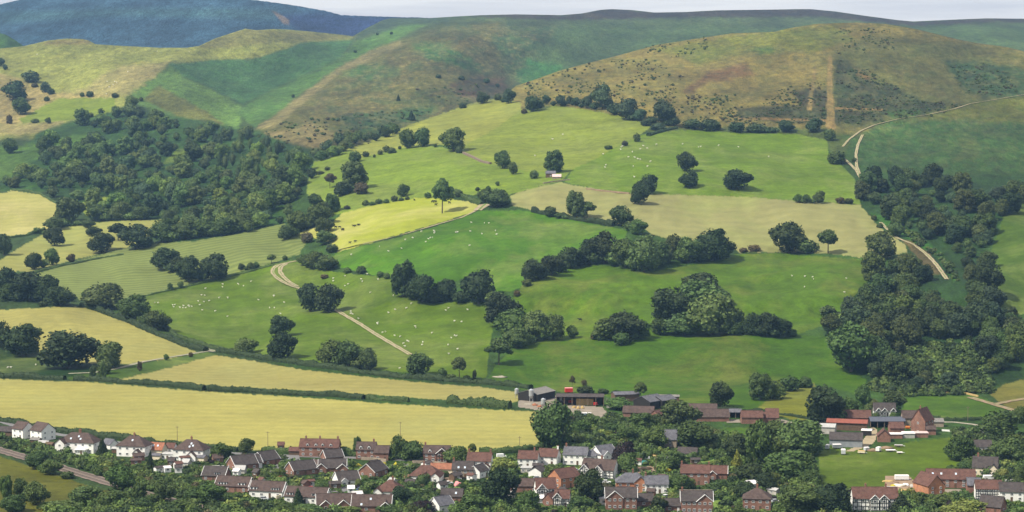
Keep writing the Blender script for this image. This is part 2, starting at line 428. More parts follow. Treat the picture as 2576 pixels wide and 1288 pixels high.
FIELDS = [  # name, colour, style, outline, label
    ('wheat_field', (199, 191, 104), 'wheat', [(-300, 950), (0, 954), (200, 960), (330, 970), (520, 985), (800, 1002), (1000, 1017), (1280, 1032), (1350, 1036), (1362, 1060), (1366, 1112), (1330, 1130), (1240, 1138), (1180, 1137), (900, 1132), (740, 1128), (640, 1133), (520, 1123), (380, 1108), (250, 1094), (140, 1077), (0, 1051), (-300, 1010)], 'broad pale yellow wheat field behind the village houses'),
    ('wheat_field', (188, 179, 102), 'wheat', [(285, 957), (420, 927), (540, 893), (640, 908), (760, 930), (900, 945), (1000, 956), (1100, 965), (1200, 972), (1290, 985), (1330, 992), (1300, 1010), (1280, 1018), (1150, 1008), (1000, 998), (830, 985), (600, 974), (420, 962)], 'wedge shaped golden wheat field between two hedges'),
    ('barley_field', (188, 181, 100), 'wheat', [(-300, 785), (0, 780), (130, 772), (205, 772), (260, 790), (330, 815), (400, 845), (480, 880), (502, 887), (420, 903), (310, 917), (200, 912), (0, 870), (-300, 860)], 'sloping golden barley field above the dark oaks'),
    ('dark_pasture', (40, 76, 14), 'grass', [(-300, 865), (0, 870), (100, 885), (200, 912), (310, 925), (260, 940), (180, 946), (160, 950), (0, 947), (-300, 940)], 'small dark green pasture below the oaks'),
    ('grass_verge', (86, 118, 28), 'grass', [(180, 946), (310, 922), (420, 904), (520, 884), (545, 892), (420, 926), (285, 957), (200, 958), (170, 953)], 'grass verges along the farm lane'),
    ('crop_field', (142, 156, 84), 'rows', [(85, 690), (160, 668), (235, 645), (300, 628), (380, 612), (480, 607), (600, 587), (715, 562), (760, 590), (770, 610), (752, 640), (690, 660), (560, 695), (430, 727), (350, 747), (260, 755), (200, 755), (150, 722)], 'pale green crop field with curving sown rows'),
    ('stubble_field', (180, 179, 96), 'stubble', [(-300, 680), (0, 655), (60, 615), (140, 575), (240, 560), (350, 553), (455, 551), (440, 575), (380, 592), (330, 620), (240, 640), (160, 660), (75, 684), (20, 682), (-300, 720)], 'tan stubble field with scattered round trees'),
    ('hay_field', (200, 196, 110), 'hay', [(-300, 500), (0, 488), (30, 479), (100, 489), (142, 512), (146, 550), (118, 577), (70, 590), (0, 597), (-300, 620)], 'rounded pale yellow hay field beside the big wood'),
    ('pasture', (140, 158, 44), 'grass', [(200, 512), (240, 497), (325, 493), (310, 506), (270, 525), (220, 545), (203, 530)], 'little green paddock cut into the wood'),
    ('pasture', (142, 162, 53), 'grass', [(75, 285), (150, 248), (290, 246), (285, 280), (200, 300), (60, 310), (50, 300)], 'light green hill pasture above the big wood'),
    ('pasture', (104, 134, 10), 'grass', [(360, 747), (430, 729), (560, 699), (680, 664), (750, 652), (800, 672), (840, 684), (900, 690), (985, 700), (990, 735), (1100, 755), (1225, 762), (1245, 800), (1230, 880), (1225, 950), (1130, 950), (1000, 935), (720, 905), (600, 890), (540, 880), (430, 835), (380, 795)], 'broad sheep pasture crossed by a straight farm track'),
    ('bright_pasture', (90, 140, 4), 'grass', [(850, 634), (1000, 598), (1120, 562), (1210, 530), (1320, 530), (1400, 545), (1480, 562), (1580, 578), (1560, 625), (1420, 645), (1330, 685), (1310, 725), (1250, 740), (1160, 700), (1100, 735), (1000, 705), (850, 672), (830, 650)], 'vivid green sheep pasture below the yellow meadow'),
    ('meadow', (184, 194, 62), 'hay', [(835, 562), (860, 537), (930, 518), (1040, 498), (1110, 496), (1180, 507), (1208, 518), (1190, 534), (1100, 562), (1000, 592), (850, 634), (830, 612), (790, 598), (740, 590), (760, 582)], 'brilliant yellow meadow with black cattle and a lone tree'),
    ('hay_field', (172, 170, 108), 'stubble', [(1283, 492), (1330, 475), (1410, 459), (1500, 475), (1590, 487), (1700, 489), (1900, 497), (2010, 506), (2163, 515), (2210, 570), (2280, 618), (2282, 635), (2200, 652), (2100, 639), (2010, 634), (1860, 635), (1840, 620), (1700, 602), (1640, 592), (1600, 555), (1540, 568), (1440, 548), (1350, 531), (1290, 518)], 'long tan mown hay field across the hillside'),
    ('hill_pasture', (168, 174, 74), 'grass', [(905, 398), (870, 376), (926, 358), (1017, 320), (1153, 270), (1204, 255), (1254, 247), (1310, 257), (1310, 275), (1250, 322), (1165, 367), (1060, 364), (985, 378)], 'pale yellow green pasture along the top of the spur'),
    ('hill_pasture', (148, 164, 58), 'grass', [(1310, 275), (1345, 282), (1400, 264), (1470, 275), (1560, 292), (1640, 318), (1610, 340), (1570, 358), (1500, 400), (1440, 425), (1330, 432), (1240, 412), (1165, 388), (1150, 377), (1165, 367), (1250, 322)], 'light green hill pasture under the ridge trees'),
    ('hill_pasture', (120, 152, 30), 'grass', [(1640, 335), (1720, 327), (1850, 333), (2000, 337), (2080, 352), (2085, 385), (2115, 412), (2150, 450), (2165, 515), (2010, 506), (1900, 497), (1700, 489), (1590, 487), (1500, 475), (1420, 458), (1440, 425), (1500, 400), (1570, 358), (1610, 340)], 'wide green sheep pasture below the rough hill'),
    ('hill_pasture', (138, 164, 50), 'grass', [(778, 445), (788, 409), (880, 376), (905, 398), (985, 378), (1060, 364), (1150, 377), (1165, 388), (1240, 412), (1330, 432), (1440, 425), (1410, 457), (1330, 475), (1280, 490), (1200, 490), (1110, 496), (1040, 498), (930, 518), (860, 537), (830, 545), (790, 530), (770, 480)], 'rounded light green pasture above the yellow meadow'),
    ('pasture', (98, 134, 14), 'rough', [(1312, 722), (1335, 690), (1420, 668), (1500, 666), (1650, 682), (1760, 662), (1850, 640), (1950, 636), (2190, 655), (2200, 690), (2130, 765), (2090, 810), (2000, 842), (1880, 842), (1700, 845), (1560, 858), (1420, 855), (1300, 870), (1260, 830), (1290, 750)], 'uneven green pasture with olive patches between the groves'),
    ('bright_pasture', (82, 122, 4), 'rough', [(1300, 870), (1420, 855), (1560, 858), (1700, 845), (1880, 842), (2000, 842), (2085, 852), (2100, 900), (2130, 935), (2180, 955), (2170, 995), (2050, 965), (1960, 985), (1900, 1030), (1720, 1022), (1640, 1010), (1400, 985), (1300, 978), (1225, 955), (1255, 910)], 'vivid green pasture with low bumps above the farm sheds'),
    ('pasture', (136, 140, 34), 'grass', [(1900, 1030), (1960, 985), (2050, 962), (2060, 1000), (2040, 1060), (1990, 1055)], 'small olive pasture beside the farm lane'),
    ('paddock', (86, 124, 10), 'grass', [(2275, 1000), (2330, 996), (2460, 996), (2520, 1020), (2540, 1040), (2470, 1052), (2330, 1056), (2270, 1040)], 'bright green paddock behind the tall brick farmhouse'),
    ('paddock', (102, 128, 12), 'grass', [(2060, 1140), (2085, 1125), (2200, 1130), (2290, 1112), (2400, 1100), (2440, 1150), (2450, 1185), (2330, 1200), (2300, 1225), (2150, 1240), (2060, 1225)], 'mown green meadow inside the farm hamlet'),
    ('pasture', (88, 118, 26), 'grass', [(2490, 640), (2530, 530), (2576, 505), (2850, 470), (2850, 800), (2530, 790), (2490, 750)], 'steep green pasture beyond the stream wood'),
    ('pasture', (136, 132, 53), 'grass', [(2490, 990), (2530, 965), (2600, 948), (2850, 940), (2850, 1040), (2560, 1040), (2510, 1010)], 'olive rough pasture crossed by a brown track'),
    ('lawn', (90, 130, 14), 'grass', [(1778, 1085), (1830, 1075), (1890, 1076), (1885, 1095), (1830, 1112), (1790, 1105)], 'small bright lawn among the village trees'),
    ('meadow', (112, 114, 26), 'rough', [(-300, 1130), (0, 1147), (100, 1180), (200, 1215), (290, 1240), (420, 1285), (420, 1370), (-300, 1370)], 'rough olive meadow below the railway'),
]
STYLE = {
    'wheat': land_mat('wheat', 0.25, (0.26, 0.26, 0.085), 0.45, 0.010, 0.26, (14.0, 3.0, 0.13, 1.5)),
    'rows': land_mat('crop_rows', 0.2, None, 0, 0.01, 0.2, (11.5, -14.0, 0.55, 2.2)),
    'stubble': land_mat('stubble', 0.3, (0.23, 0.26, 0.07), 0.7, 0.010, 0.2, (24.0, 4.0, 0.14, 4.0)),
    'hay': land_mat('hay', 0.25, (0.42, 0.36, 0.16), 0.5, 0.011, 0.2, (22.0, 5.0, 0.12, 4.0)),
    'grass': land_mat('grass', 0.4, (0.17, 0.20, 0.05), 0.5, 0.016, 0.45, (44.0, 8.0, 0.16, 9.0), 0.25, 0.28),
    'rough': land_mat('rough_grass', 0.4, (0.15, 0.15, 0.03), 0.5, 0.018, 0.5, (48.0, 10.0, 0.22, 10.0), 0.8, 0.4),
}
HILLM = land_mat('moorland', 0.7, (0.62, 0.70, 0.60), 0.65, 0.020, 0.75, None, 3.0, 0.5, True, 0.4)
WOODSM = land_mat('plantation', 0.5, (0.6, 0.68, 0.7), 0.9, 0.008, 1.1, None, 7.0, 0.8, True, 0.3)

def cover(X, Y, base, front):
    c = np.empty(X.shape + (3,)); c[:] = lin(base, KL)
    jx = 7 * vnoise(X / 16, Y / 9, 21) + 3 * vnoise(X / 6, Y / 4, 22)
    jy = 4 * vnoise(X / 16, Y / 9, 23) + 2 * vnoise(X / 6, Y / 4, 24)
    zone = 'back'
    for item in NATURAL:
        if isinstance(item, str):
            zone = item; continue
        if zone == ('nearer', 'back')[front]: continue
        col, blur, poly = item
        blur = max(2.0, blur * .62)
        k = min(1.0, blur / 9.0)
        m = soft(X + jx * k, Y + jy * k, poly, blur)[..., None]
        c = c * (1 - m) + np.array(lin((col[0], col[1], col[2] * (.84 if col[1] > col[0] else .97)), KH)) * m
    # patchy bracken, heather and bleached grass on the open hills
    if front:
        hill = .22 * np.clip((345 - Y) / 40.0, 0, 1) + .16 * np.clip((450 - Y) / 30.0, 0, 1) * np.clip((X - 2130) / 40.0, 0, 1) * np.clip((Y - 290) / 40.0, 0, 1)
    else:
        face = soft(X, Y, [(690, 372), (760, 285), (850, 205), (1000, 128), (1100, 80), (1260, 62), (1400, 75), (1330, 150), (1310, 230), (1150, 280), (1010, 335), (930, 375)], 26)
        hill = (.05 + .40 * face) * np.clip((350 - Y) / 40.0, 0, 1)
    for sx, sy, sd, col, amt, lo in ((46, 17, 81, (72, 108, 62), .75, .12), (30, 13, 82, (120, 100, 68), .55, .2), (17, 8, 83, (62, 84, 52), .7, .22), (22, 10, 84, (160, 152, 96), .5, .25), (9, 5, 85, (54, 70, 46), .7, .3), (8, 4.5, 86, (168, 156, 104), .5, .35)):
        m = np.clip((vnoise(X / sx + .3 * vnoise(X / 20, Y / 10, 90), Y / sy, sd) + .5 * vnoise(X / sx * 2.1, Y / sy * 2.1, sd + 7) - lo) / .22, 0, 1) * amt * hill
        c = c * (1 - m[..., None]) + np.array(lin(col, KH)) * m[..., None]
    jf = 1.6
    reg = np.full(X.shape, -1)
    ex, ey = X + jf * vnoise(X / 9, Y / 6, 31), Y + jf * vnoise(X / 9, Y / 6, 32)
    for i, f in enumerate(FIELDS):
        ins = inside(ex, ey, f[3])
        c[ins] = lin(f[1], KL); reg[ins] = i
    return c, reg

FSHEETS = {}
def sheet(x0, x1, top, bottom, rows, step, front, base, structure, skirt=True):
    xs = np.linspace(x0, x1, int(round((x1 - x0) / step)) + 1)
    t = np.linspace(0, 1, rows)
    tp, bt = top(xs), bottom(xs)
    Y = tp[None] + (bt - tp)[None] * t[:, None]
    X = np.broadcast_to(xs, Y.shape)
    D = depth(X, Y, front)
    # distances must fall steadily from the top row to the bottom row
    D = D[::-1]; D = np.maximum.accumulate(D + np.arange(rows)[:, None] * 1e-3, 0)[::-1]
    V = at_depth(X, Y, D)
    c, reg = cover(X, Y, base, front)
    Yq = (Y[:-1, :-1] + Y[1:, 1:]) / 2; Xq = (X[:-1, :-1] + X[1:, 1:]) / 2
    _, rq = cover_reg(Xq, Yq)
    idx = np.arange(V.shape[0] * V.shape[1]).reshape(V.shape[:2])
    Q = np.stack([idx[:-1, :-1], idx[1:, :-1], idx[1:, 1:], idx[:-1, 1:]], -1).reshape(-1, 4)
    V = V.reshape(-1, 3); c = c.reshape(-1, 3); rq = rq.ravel()
    if skirt:
        n = len(xs); back = V[:n].copy(); back[:, 1] += 160; back[:, 2] -= 60
        b0 = len(V)
        V = np.concatenate([V, back]); c = np.concatenate([c, c[:n]])
        s = np.arange(n - 1)
        Q = np.concatenate([Q, np.stack([b0 + s, s, s + 1, b0 + s + 1], -1)]); rq = np.concatenate([rq, np.full(n - 1, -1)])
    for r in np.unique(rq):
        FSHEETS.setdefault((structure if r < 0 else int(r)), []).append((V, Q[rq == r], c))
def cover_reg(X, Y):
    reg = np.full(X.shape, -1)
    ex, ey = X + 1.6 * vnoise(X / 9, Y / 6, 31), Y + 1.6 * vnoise(X / 9, Y / 6, 32)
    for i, f in enumerate(FIELDS):
        reg[inside(ex, ey, f[3])] = i
    return None, reg

low = lambda x: np.full(np.shape(x), 1366.0)
sheet(-280, 700, SKYLINE, low, 430, 3.2, False, (74, 100, 48), 'hillside')
sheet(700, 2850, RIDGE, low, 400, 3.2, True, (74, 108, 40), 'valley_land')
sheet(700, 2850, SKYLINE, lambda x: RIDGE(x) + 34, 110, 3.6, False, (96, 116, 70), 'hillside')
for key, lst in FSHEETS.items():
    Vs, Qs, Cs, b = [], [], [], 0
    for V, Q, c in lst:
        u, inv = np.unique(Q, return_inverse=True)
        Vs.append(V[u]); Cs.append(c[u]); Qs.append(inv.reshape(Q.shape) + b); b += len(u)
    V, Q, c = np.concatenate(Vs), np.concatenate(Qs), np.concatenate(Cs)
    if isinstance(key, int):
        nm, mat, lab = FIELDS[key][0], STYLE[FIELDS[key][2]], FIELDS[key][4]
    else:
        nm, mat = key, HILLM
        lab = {'hillside': 'rough open hills of bracken and grass behind the farmland', 'valley_land': 'rough ground of the valley floor and the nearer brown hill'}[key]
    setp(link(nm, mesh_np(nm, V, Q, mat, True, {'cover': c})), lab, None, None, 'structure')
FSHEETS.clear()

def far_sheet(name, top, x0, x1, d_top, d_bot, drop, base, spots, mat, label, bumpy):
    xs = np.arange(x0, x1, 4.0); t = np.linspace(0, 1, 60)
    Y = top(xs)[None] + (drop) * t[:, None] ** 1.0
    X = np.broadcast_to(xs, Y.shape)
    D = d_top + (d_bot - d_top) * t[:, None] + bumpy * (vnoise(X / 120, Y / 60, 41) + 0.5 * vnoise(X / 50 + Y / 40, Y / 40, 42))
    Y = Y + 0.8 * vnoise(X / 3.1, Y / 2.0, 43) * (t[:, None] < 0.02)
    V = at_depth(X, Y, D)
    c = np.empty(X.shape + (3,)); c[:] = lin(base, KL)
    for col, blur, poly in spots:
        m = soft(X, Y, poly, blur)[..., None]; c = c * (1 - m) + np.array(lin(col, KL)) * m
    c *= (1 + .16 * np.clip(2.2 * vnoise(X / 60 + Y / 25, Y / 14, 44), -1, 1) + .12 * np.clip(2 * vnoise(X / 17, Y / 7, 45), -1, 1))[..., None]
    n = len(xs); V = V.reshape(-1, 3); c = c.reshape(-1, 3)
    back = V[:n].copy(); back[:, 1] += 300; back[:, 2] -= 90
    idx = np.arange(60 * n).reshape(60, n)
    Q = np.stack([idx[:-1, :-1], idx[1:, :-1], idx[1:, 1:], idx[:-1, 1:]], -1).reshape(-1, 4)
    s = np.arange(n - 1); b0 = len(V)
    Q = np.concatenate([Q, np.stack([b0 + s, s, s + 1, b0 + s + 1], -1)])
    V = np.concatenate([V, back]); c = np.concatenate([c, c[:n]])
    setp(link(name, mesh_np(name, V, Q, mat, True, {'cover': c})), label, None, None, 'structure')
far_sheet('forested_hill', curve([(-300, 20), (0, 11), (15, 7.5), (45, 0), (150, -8), (400, -10), (600, -4), (649, 1), (725, 11), (813, 26), (858, 38), (901, 40), (1078, 45), (1200, 56)]), -290, 1150, 6400, 5000, 190, (70, 106, 130),  # blue of distant haze mixed into the conifer colour
          [((52, 68, 112), 12, [(700, 40), (800, 30), (900, 40), (1050, 45), (960, 60), (890, 95), (760, 85)]),  # darker wedge: shade of the slope facing away, painted into the colour
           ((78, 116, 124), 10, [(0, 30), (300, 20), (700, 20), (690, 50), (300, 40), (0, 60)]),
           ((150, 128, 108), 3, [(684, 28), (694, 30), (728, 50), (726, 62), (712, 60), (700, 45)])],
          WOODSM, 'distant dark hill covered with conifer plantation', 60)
far_sheet('green_hill', curve([(-300, 40), (-100, 70), (0, 84), (15, 87), (53, 111), (70, 124)]), -290, 66, 4350, 4150, 60, (84, 124, 60), [], HILLM, 'small green shoulder of hill at the edge of the far forest', 10)

# the hillside under the camera, down to the valley floor
xs = np.linspace(-1800, 1800, 181); ys = np.linspace(-80, 938, 100)
X, Y = np.meshgrid(xs, ys)
u = np.clip(Y / 936.0, 0, 1)
Z = 185.0 * (1 - u) ** 1.3 + 1.5 * vnoise(X / 40, Y / 40, 51) * (u < 0.97) - 0.05
Z = np.where(Y < 20, np.minimum(Z, 184.6), Z)
V = np.stack([X, Y, Z], -1).reshape(-1, 3)
idx = np.arange(len(V)).reshape(X.shape)
Q = np.stack([idx[:-1, :-1], idx[:-1, 1:], idx[1:, 1:], idx[1:, :-1]], -1).reshape(-1, 4)
setp(link('near_hillside', mesh_np('near_hillside', V, Q, HILLM, True, {'cover': np.tile(lin((120, 135, 62), KL), (len(V), 1))})), 'grassy hillside falling away below the viewpoint', None, None, 'structure')

xs = np.linspace(-4100, 4100, 60); ys = np.linspace(930, 7300, 60)
X, Y = np.meshgrid(xs, ys); Z = np.full(X.shape, -8.0)
V = np.stack([X, Y, Z], -1).reshape(-1, 3); idx = np.arange(len(V)).reshape(X.shape)
Q = np.stack([idx[:-1, :-1], idx[:-1, 1:], idx[1:, 1:], idx[1:, :-1]], -1).reshape(-1, 4)
setp(link('ground', mesh_np('ground', V, Q, HILLM, True, {'cover': np.tile(lin((96, 124, 50), KL), (len(V), 1))})), 'wide green valley floor reaching beyond the fields', None, None, 'structure')

# air
hm = bpy.data.materials.new('air'); hm.use_nodes = True
hn = hm.node_tree; hn.nodes.clear()
ho = hn.nodes.new('ShaderNodeOutputMaterial'); hv = hn.nodes.new('ShaderNodeVolumePrincipled')
hv.inputs['Color'].default_value = (0.34, 0.61, 1.0, 1)
hv.inputs['Density'].default_value = 0.000040
hv.inputs['Anisotropy'].default_value = 0.0
hn.links.new(hv.outputs[0], ho.inputs['Volume'])
_b = [(-4200, -200, -10), (4200, -200, -10), (4200, 7400, -10), (-4200, 7400, -10)]
V = np.array(_b + [(x, y, 420) for x, y, z in _b], float)
Q = np.array([(0, 3, 2, 1), (4, 5, 6, 7), (0, 1, 5, 4), (1, 2, 6, 5), (2, 3, 7, 6), (3, 0, 4, 7)])
setp(link('haze', mesh_np('haze', V, Q, hm)), 'thin blue summer haze filling the valley air', None, None, 'stuff')
# ------------------------------------------------------------------ trees
def ico(sub):
    import bmesh
    bm = bmesh.new(); bmesh.ops.create_icosphere(bm, subdivisions=sub, radius=1.0)
    V = np.array([v.co[:] for v in bm.verts]); Fc = np.array([[v.index for v in f.verts] for f in bm.faces]); bm.free()
    return V, Fc
ICO1, ICO1F = ico(1)
ICO2, ICO2F = ico(2)
def leaf_quads(P, Nn, size, rng, jit=0.7):
    """one small bent leaf clump per point, roughly facing outward"""
    n = len(P)
    Nn = Nn + rng.normal(0, jit, (n, 3)); Nn /= np.linalg.norm(Nn, axis=1, keepdims=True) + 1e-9
    a = np.cross(Nn, rng.normal(0, 1, (n, 3))); a /= np.linalg.norm(a, axis=1, keepdims=True) + 1e-9
    b = np.cross(Nn, a)
    s = (size * rng.uniform(0.6, 1.35, n))[:, None]
    V = np.stack([P - a * s, P - b * s * 0.75 + Nn * s * 0.25, P + a * s, P + b * s * 0.75 - Nn * s * 0.2], 1).reshape(-1, 3)
    return V, np.arange(n * 4).reshape(n, 4)
def crown_np(seed, shape='round', nl=14, nleaf=2600, size=0.035, z0=0.16):
    """lobed crown inside a box 1 wide and 1 high; returns triangles/quads as separate arrays"""
    rng = np.random.default_rng(seed)
    zc, hz = (1 + z0) / 2, (1 - z0) / 2
    L = []
    if shape == 'round':
        L.append((0, 0, zc - 0.02, 0.37, 0.37, hz * 0.86))
        for i in range(nl):
            a = i * 2.399 + rng.uniform(-.4, .4); u = -0.95 + 1.95 * ((i * 0.618 + rng.uniform(0, .12)) % 1.0)
            r = math.sqrt(max(0, 1 - u * u)) if u > 0 else 1 - 0.3 * u * u; q = rng.uniform(0.09, 0.2)
            k = rng.uniform(0.8, 1.1) if q > .14 else rng.uniform(1.0, 1.28)
            L.append((0.33 * r * math.cos(a) * k, 0.33 * r * math.sin(a) * k, zc + (hz - q * 0.9) * u * rng.uniform(0.85, 1.0), q, q, q * rng.uniform(0.75, 1.0)))
    elif shape == 'tall':
        L.append((0, 0, zc, 0.30, 0.30, hz * 0.9))
        for i in range(nl):
            u = -0.9 + 1.8 * (i + 0.5) / nl; a = i * 2.4 + rng.uniform(-.5, .5)
            r = 0.34 * math.sqrt(max(0, 1 - abs(u) ** (2.6 if u > 0 else 5))); q = rng.uniform(0.12, 0.19)
            L.append((r * math.cos(a), r * math.sin(a), zc + u * hz * 0.88, q, q, q * 0.9))
    elif shape == 'open':
        for i in range(nl):
            a = i * 2.4 + rng.uniform(-.5, .5); r = 0.36 * math.sqrt(rng.uniform(0.02, 1)); q = rng.uniform(0.11, 0.17)
            L.append((r * math.cos(a), r * math.sin(a), z0 + 0.1 + (1 - z0 - 0.22) * (rng.uniform(0.1, 1) * (1 - (r / 0.5) ** 2)), q, q, q * 0.62))
        L.append((0, 0, zc + 0.1, 0.25, 0.25, hz * 0.55))
    elif shape == 'cone':
        for i in range(12):
            u = i / 11.0; r = 0.46 * (1 - u) ** 0.85 + 0.03
            L.append((0.02 * rng.normal(), 0.02 * rng.normal(), z0 + 0.02 + u * (0.93 - z0), r, r, 0.085))
    elif shape == 'bush':
        L.append((0, 0, 0.42, 0.40, 0.40, 0.5))
        for i in range(nl):
            a = i * 2.4 + rng.uniform(-.4, .4); q = rng.uniform(0.14, 0.22); r = 0.33 * rng.uniform(0.5, 1)
            L.append((r * math.cos(a), r * math.sin(a), rng.uniform(0.2, 0.84 - 0.4 * (r / 0.4) ** 2), q, q, q * 0.95))
    L = np.array(L)
    area = L[:, 3] * L[:, 5]; cnt = np.maximum(8, (nleaf * area / area.sum()).astype(int))
    P, Nn = [], []
    for l, c in zip(L, cnt):
        d = rng.normal(0, 1, (c, 3)); d /= np.linalg.norm(d, axis=1, keepdims=True)
        p = l[:3] + d * l[3:] * (rng.uniform(0.84, 1.1, (c, 1)) + 0.16 * rng.uniform(0, 1, (c, 1)) ** 4)
        keep = np.ones(c, bool)
        for o in L:
            keep &= ~((((p - o[:3]) / (o[3:] * 0.84)) ** 2).sum(1) < 1) | (o is l)
        P.append(p[keep]); Nn.append(d[keep])
    P = np.concatenate(P); Nn = np.concatenate(Nn)
    ok = P[:, 2] > 0.01
    P, Nn = P[ok], Nn[ok]
    V, Q = leaf_quads(P, Nn, size, rng)
    tone = np.repeat(np.clip(rng.normal(1.0, 0.12, (len(P), 1)), 0.6, 1.4) * np.array([[1, 1, 1]]) + rng.normal(0, 0.03, (len(P), 3)) * np.array([[1, .3, .6]]), 4, 0)
    CV, CF, b = [], [], 0
    for l in L:
        v = ICO1 * (l[3:] * 0.86) * (1 + 0.12 * rng.normal(0, 1, (len(ICO1), 1))) + l[:3]
        v[:, 2] = np.maximum(v[:, 2], 0.0)
        CV.append(v); CF.append(ICO1F + b); b += len(v)
    CV = np.concatenate(CV); CF = np.concatenate(CF)
    return V, Q, np.clip(tone, 0.3, 2), CV, CF
def mixed_mesh(name, parts, mats, smooth=False):
    """parts: (V, faces k-gons array, tone n x 3, material index)"""
    me = bpy.data.meshes.new(name)
    Vs = np.concatenate([p[0] for p in parts]).astype(np.float32)
    me.vertices.add(len(Vs)); me.vertices.foreach_set('co', Vs.ravel())
    li, ls, lt, mi, b, o = [], [], [], [], 0, 0
    for V, Fc, tn, m in parts:
        k = Fc.shape[1]
        li.append((Fc + b).ravel()); ls.append(o + np.arange(0, Fc.size, k)); lt.append(np.full(len(Fc), k)); mi.append(np.full(len(Fc), m))
        b += len(V); o += Fc.size
    li = np.concatenate(li).astype(np.int32)
    me.loops.add(len(li)); me.loops.foreach_set('vertex_index', li)
    ls = np.concatenate(ls).astype(np.int32)
    me.polygons.add(len(ls)); me.polygons.foreach_set('loop_start', ls)
    me.polygons.foreach_set('loop_total', np.concatenate(lt).astype(np.int32))
    for m in mats: me.materials.append(m)
    me.polygons.foreach_set('material_index', np.concatenate(mi).astype(np.int32))
    a = me.attributes.new('tone', 'FLOAT_COLOR', 'POINT')
    t = np.concatenate([np.concatenate([p[2], np.ones((len(p[2]), 1))], 1) for p in parts]).astype(np.float32)
    a.data.foreach_set('color', np.ascontiguousarray(t).ravel())
    me.update(); me.validate()
    return me
def tube_np(p0, p1, r0, r1, k=7):
    p0, p1 = np.array(p0, float), np.array(p1, float)
    d = p1 - p0; d /= np.linalg.norm(d)
    a = np.cross(d, (0.31, 0.9, 0.2)); a /= np.linalg.norm(a); b = np.cross(d, a)
    an = np.arange(k) * 2 * math.pi / k
    ring = np.cos(an)[:, None] * a + np.sin(an)[:, None] * b
    V = np.concatenate([p0 + ring * r0, p1 + ring * r1])
    i = np.arange(k); j = (i + 1) % k
    return V, np.stack([i, j, j + k, i + k], 1)
def trunk_np(z0, seed, r=0.035):
    rng = np.random.default_rng(seed + 99)
    segs = [tube_np((0, 0, -0.03), (0.01, 0, z0 + 0.08), r * 1.25, r * 0.85)]
    for i in range(5):
        a = i * 1.257 + rng.uniform(-.3, .3); h = z0 + 0.02 + 0.03 * i
        segs.append(tube_np((0, 0, h), (0.24 * math.cos(a), 0.24 * math.sin(a), h + rng.uniform(0.14, 0.3)), r * 0.5, r * 0.2, 5))
    V, Q, b = [], [], 0
    for v, q in segs:
        V.append(v); Q.append(q + b); b += len(v)
    return np.concatenate(V), np.concatenate(Q)
KIND = {  # shape, lobes, clear stem, number of forms
    'round': ('round', 19, 0.03, 6), 'tall': ('tall', 17, 0.03, 3), 'open': ('open', 13, 0.34, 3), 'bush': ('bush', 9, 0.0, 4), 'cone': ('cone', 0, 0.03, 2), 'lone': ('open', 22, 0.30, 1)}
PROTO, WHOLE = {}, {}
for kd, (shp, nl, z0, n) in KIND.items():
    for s in range(n):
        sd = 100 + 17 * s + len(kd) * 7
        nleaf = {'bush': 1100, 'cone': 1800, 'open': 2200, 'lone': 2600}.get(kd, 2900)
        V, Q, tn, CV, CF = crown_np(sd, shp, nl, nleaf, {'bush': 0.055, 'cone': 0.04, 'open': 0.036, 'lone': 0.032}.get(kd, 0.036), z0)
        if kd == 'lone': V[:, :2] *= 0.9
        TV, TQ = trunk_np(z0, sd, 0.022 if kd in ('lone', 'open') else 0.03)
        one = lambda a: np.ones((len(a), 3))
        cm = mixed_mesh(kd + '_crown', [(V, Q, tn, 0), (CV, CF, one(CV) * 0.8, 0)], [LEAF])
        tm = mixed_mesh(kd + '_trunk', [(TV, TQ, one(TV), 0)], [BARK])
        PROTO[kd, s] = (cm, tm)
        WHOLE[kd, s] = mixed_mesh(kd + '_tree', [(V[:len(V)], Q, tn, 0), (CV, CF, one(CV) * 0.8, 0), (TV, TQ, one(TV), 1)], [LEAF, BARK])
GREEN = {'': (0.064, 0.102, 0.025), 'dark': (0.030, 0.050, 0.015), 'olive': (0.066, 0.092, 0.026), 'light': (0.090, 0.13, 0.028), 'yellow': (0.17, 0.19, 0.03), 'copper': (0.022, 0.014, 0.016), 'brown': (0.080, 0.070, 0.032), 'blue': (0.046, 0.078, 0.034), 'lime': (0.14, 0.17, 0.04)}
_ti = [0]
def tree(name, p, wd, ht, kd, tint, label, cat, group=None, whole=False, lift=1.0):
    """wd, ht in metres"""
    _ti[0] += 1
    i = _ti[0]
    s = (i * 7 + int(p[0])) % KIND[kd][3]
    r = random.Random(i)
    rot = r.uniform(0, 6.283)
    base = GREEN[tint]; k = r.uniform(0.85, 1.2) * lift; 
    col = (base[0] * k * r.uniform(0.88, 1.15), base[1] * k, base[2] * k * r.uniform(0.85, 1.15), 1)
    sc = (wd * r.uniform(0.97, 1.06), wd * r.uniform(0.95, 1.06), ht)
    if whole:
        o = link(name, WHOLE[kd, s]); o.color = col
        o.location = p; o.rotation_euler = (0, 0, rot); o.scale = sc
        return setp(o, label, cat, group)
    e = link(name, None)
    e.location = p; e.rotation_euler = (0, 0, rot); e.scale = sc
    c = link('crown', PROTO[kd, s][0], e); c.color = col
    link('trunk', PROTO[kd, s][1], e)
    return setp(e, label, cat, group)
ORD = ['first', 'second', 'third', 'fourth', 'fifth', 'sixth', 'seventh', 'eighth', 'ninth', 'tenth', 'eleventh', 'twelfth']
NUM = ['', 'one', 'two', 'three', 'four', 'five', 'six', 'seven', 'eight', 'nine', 'ten', 'eleven', 'twelve']
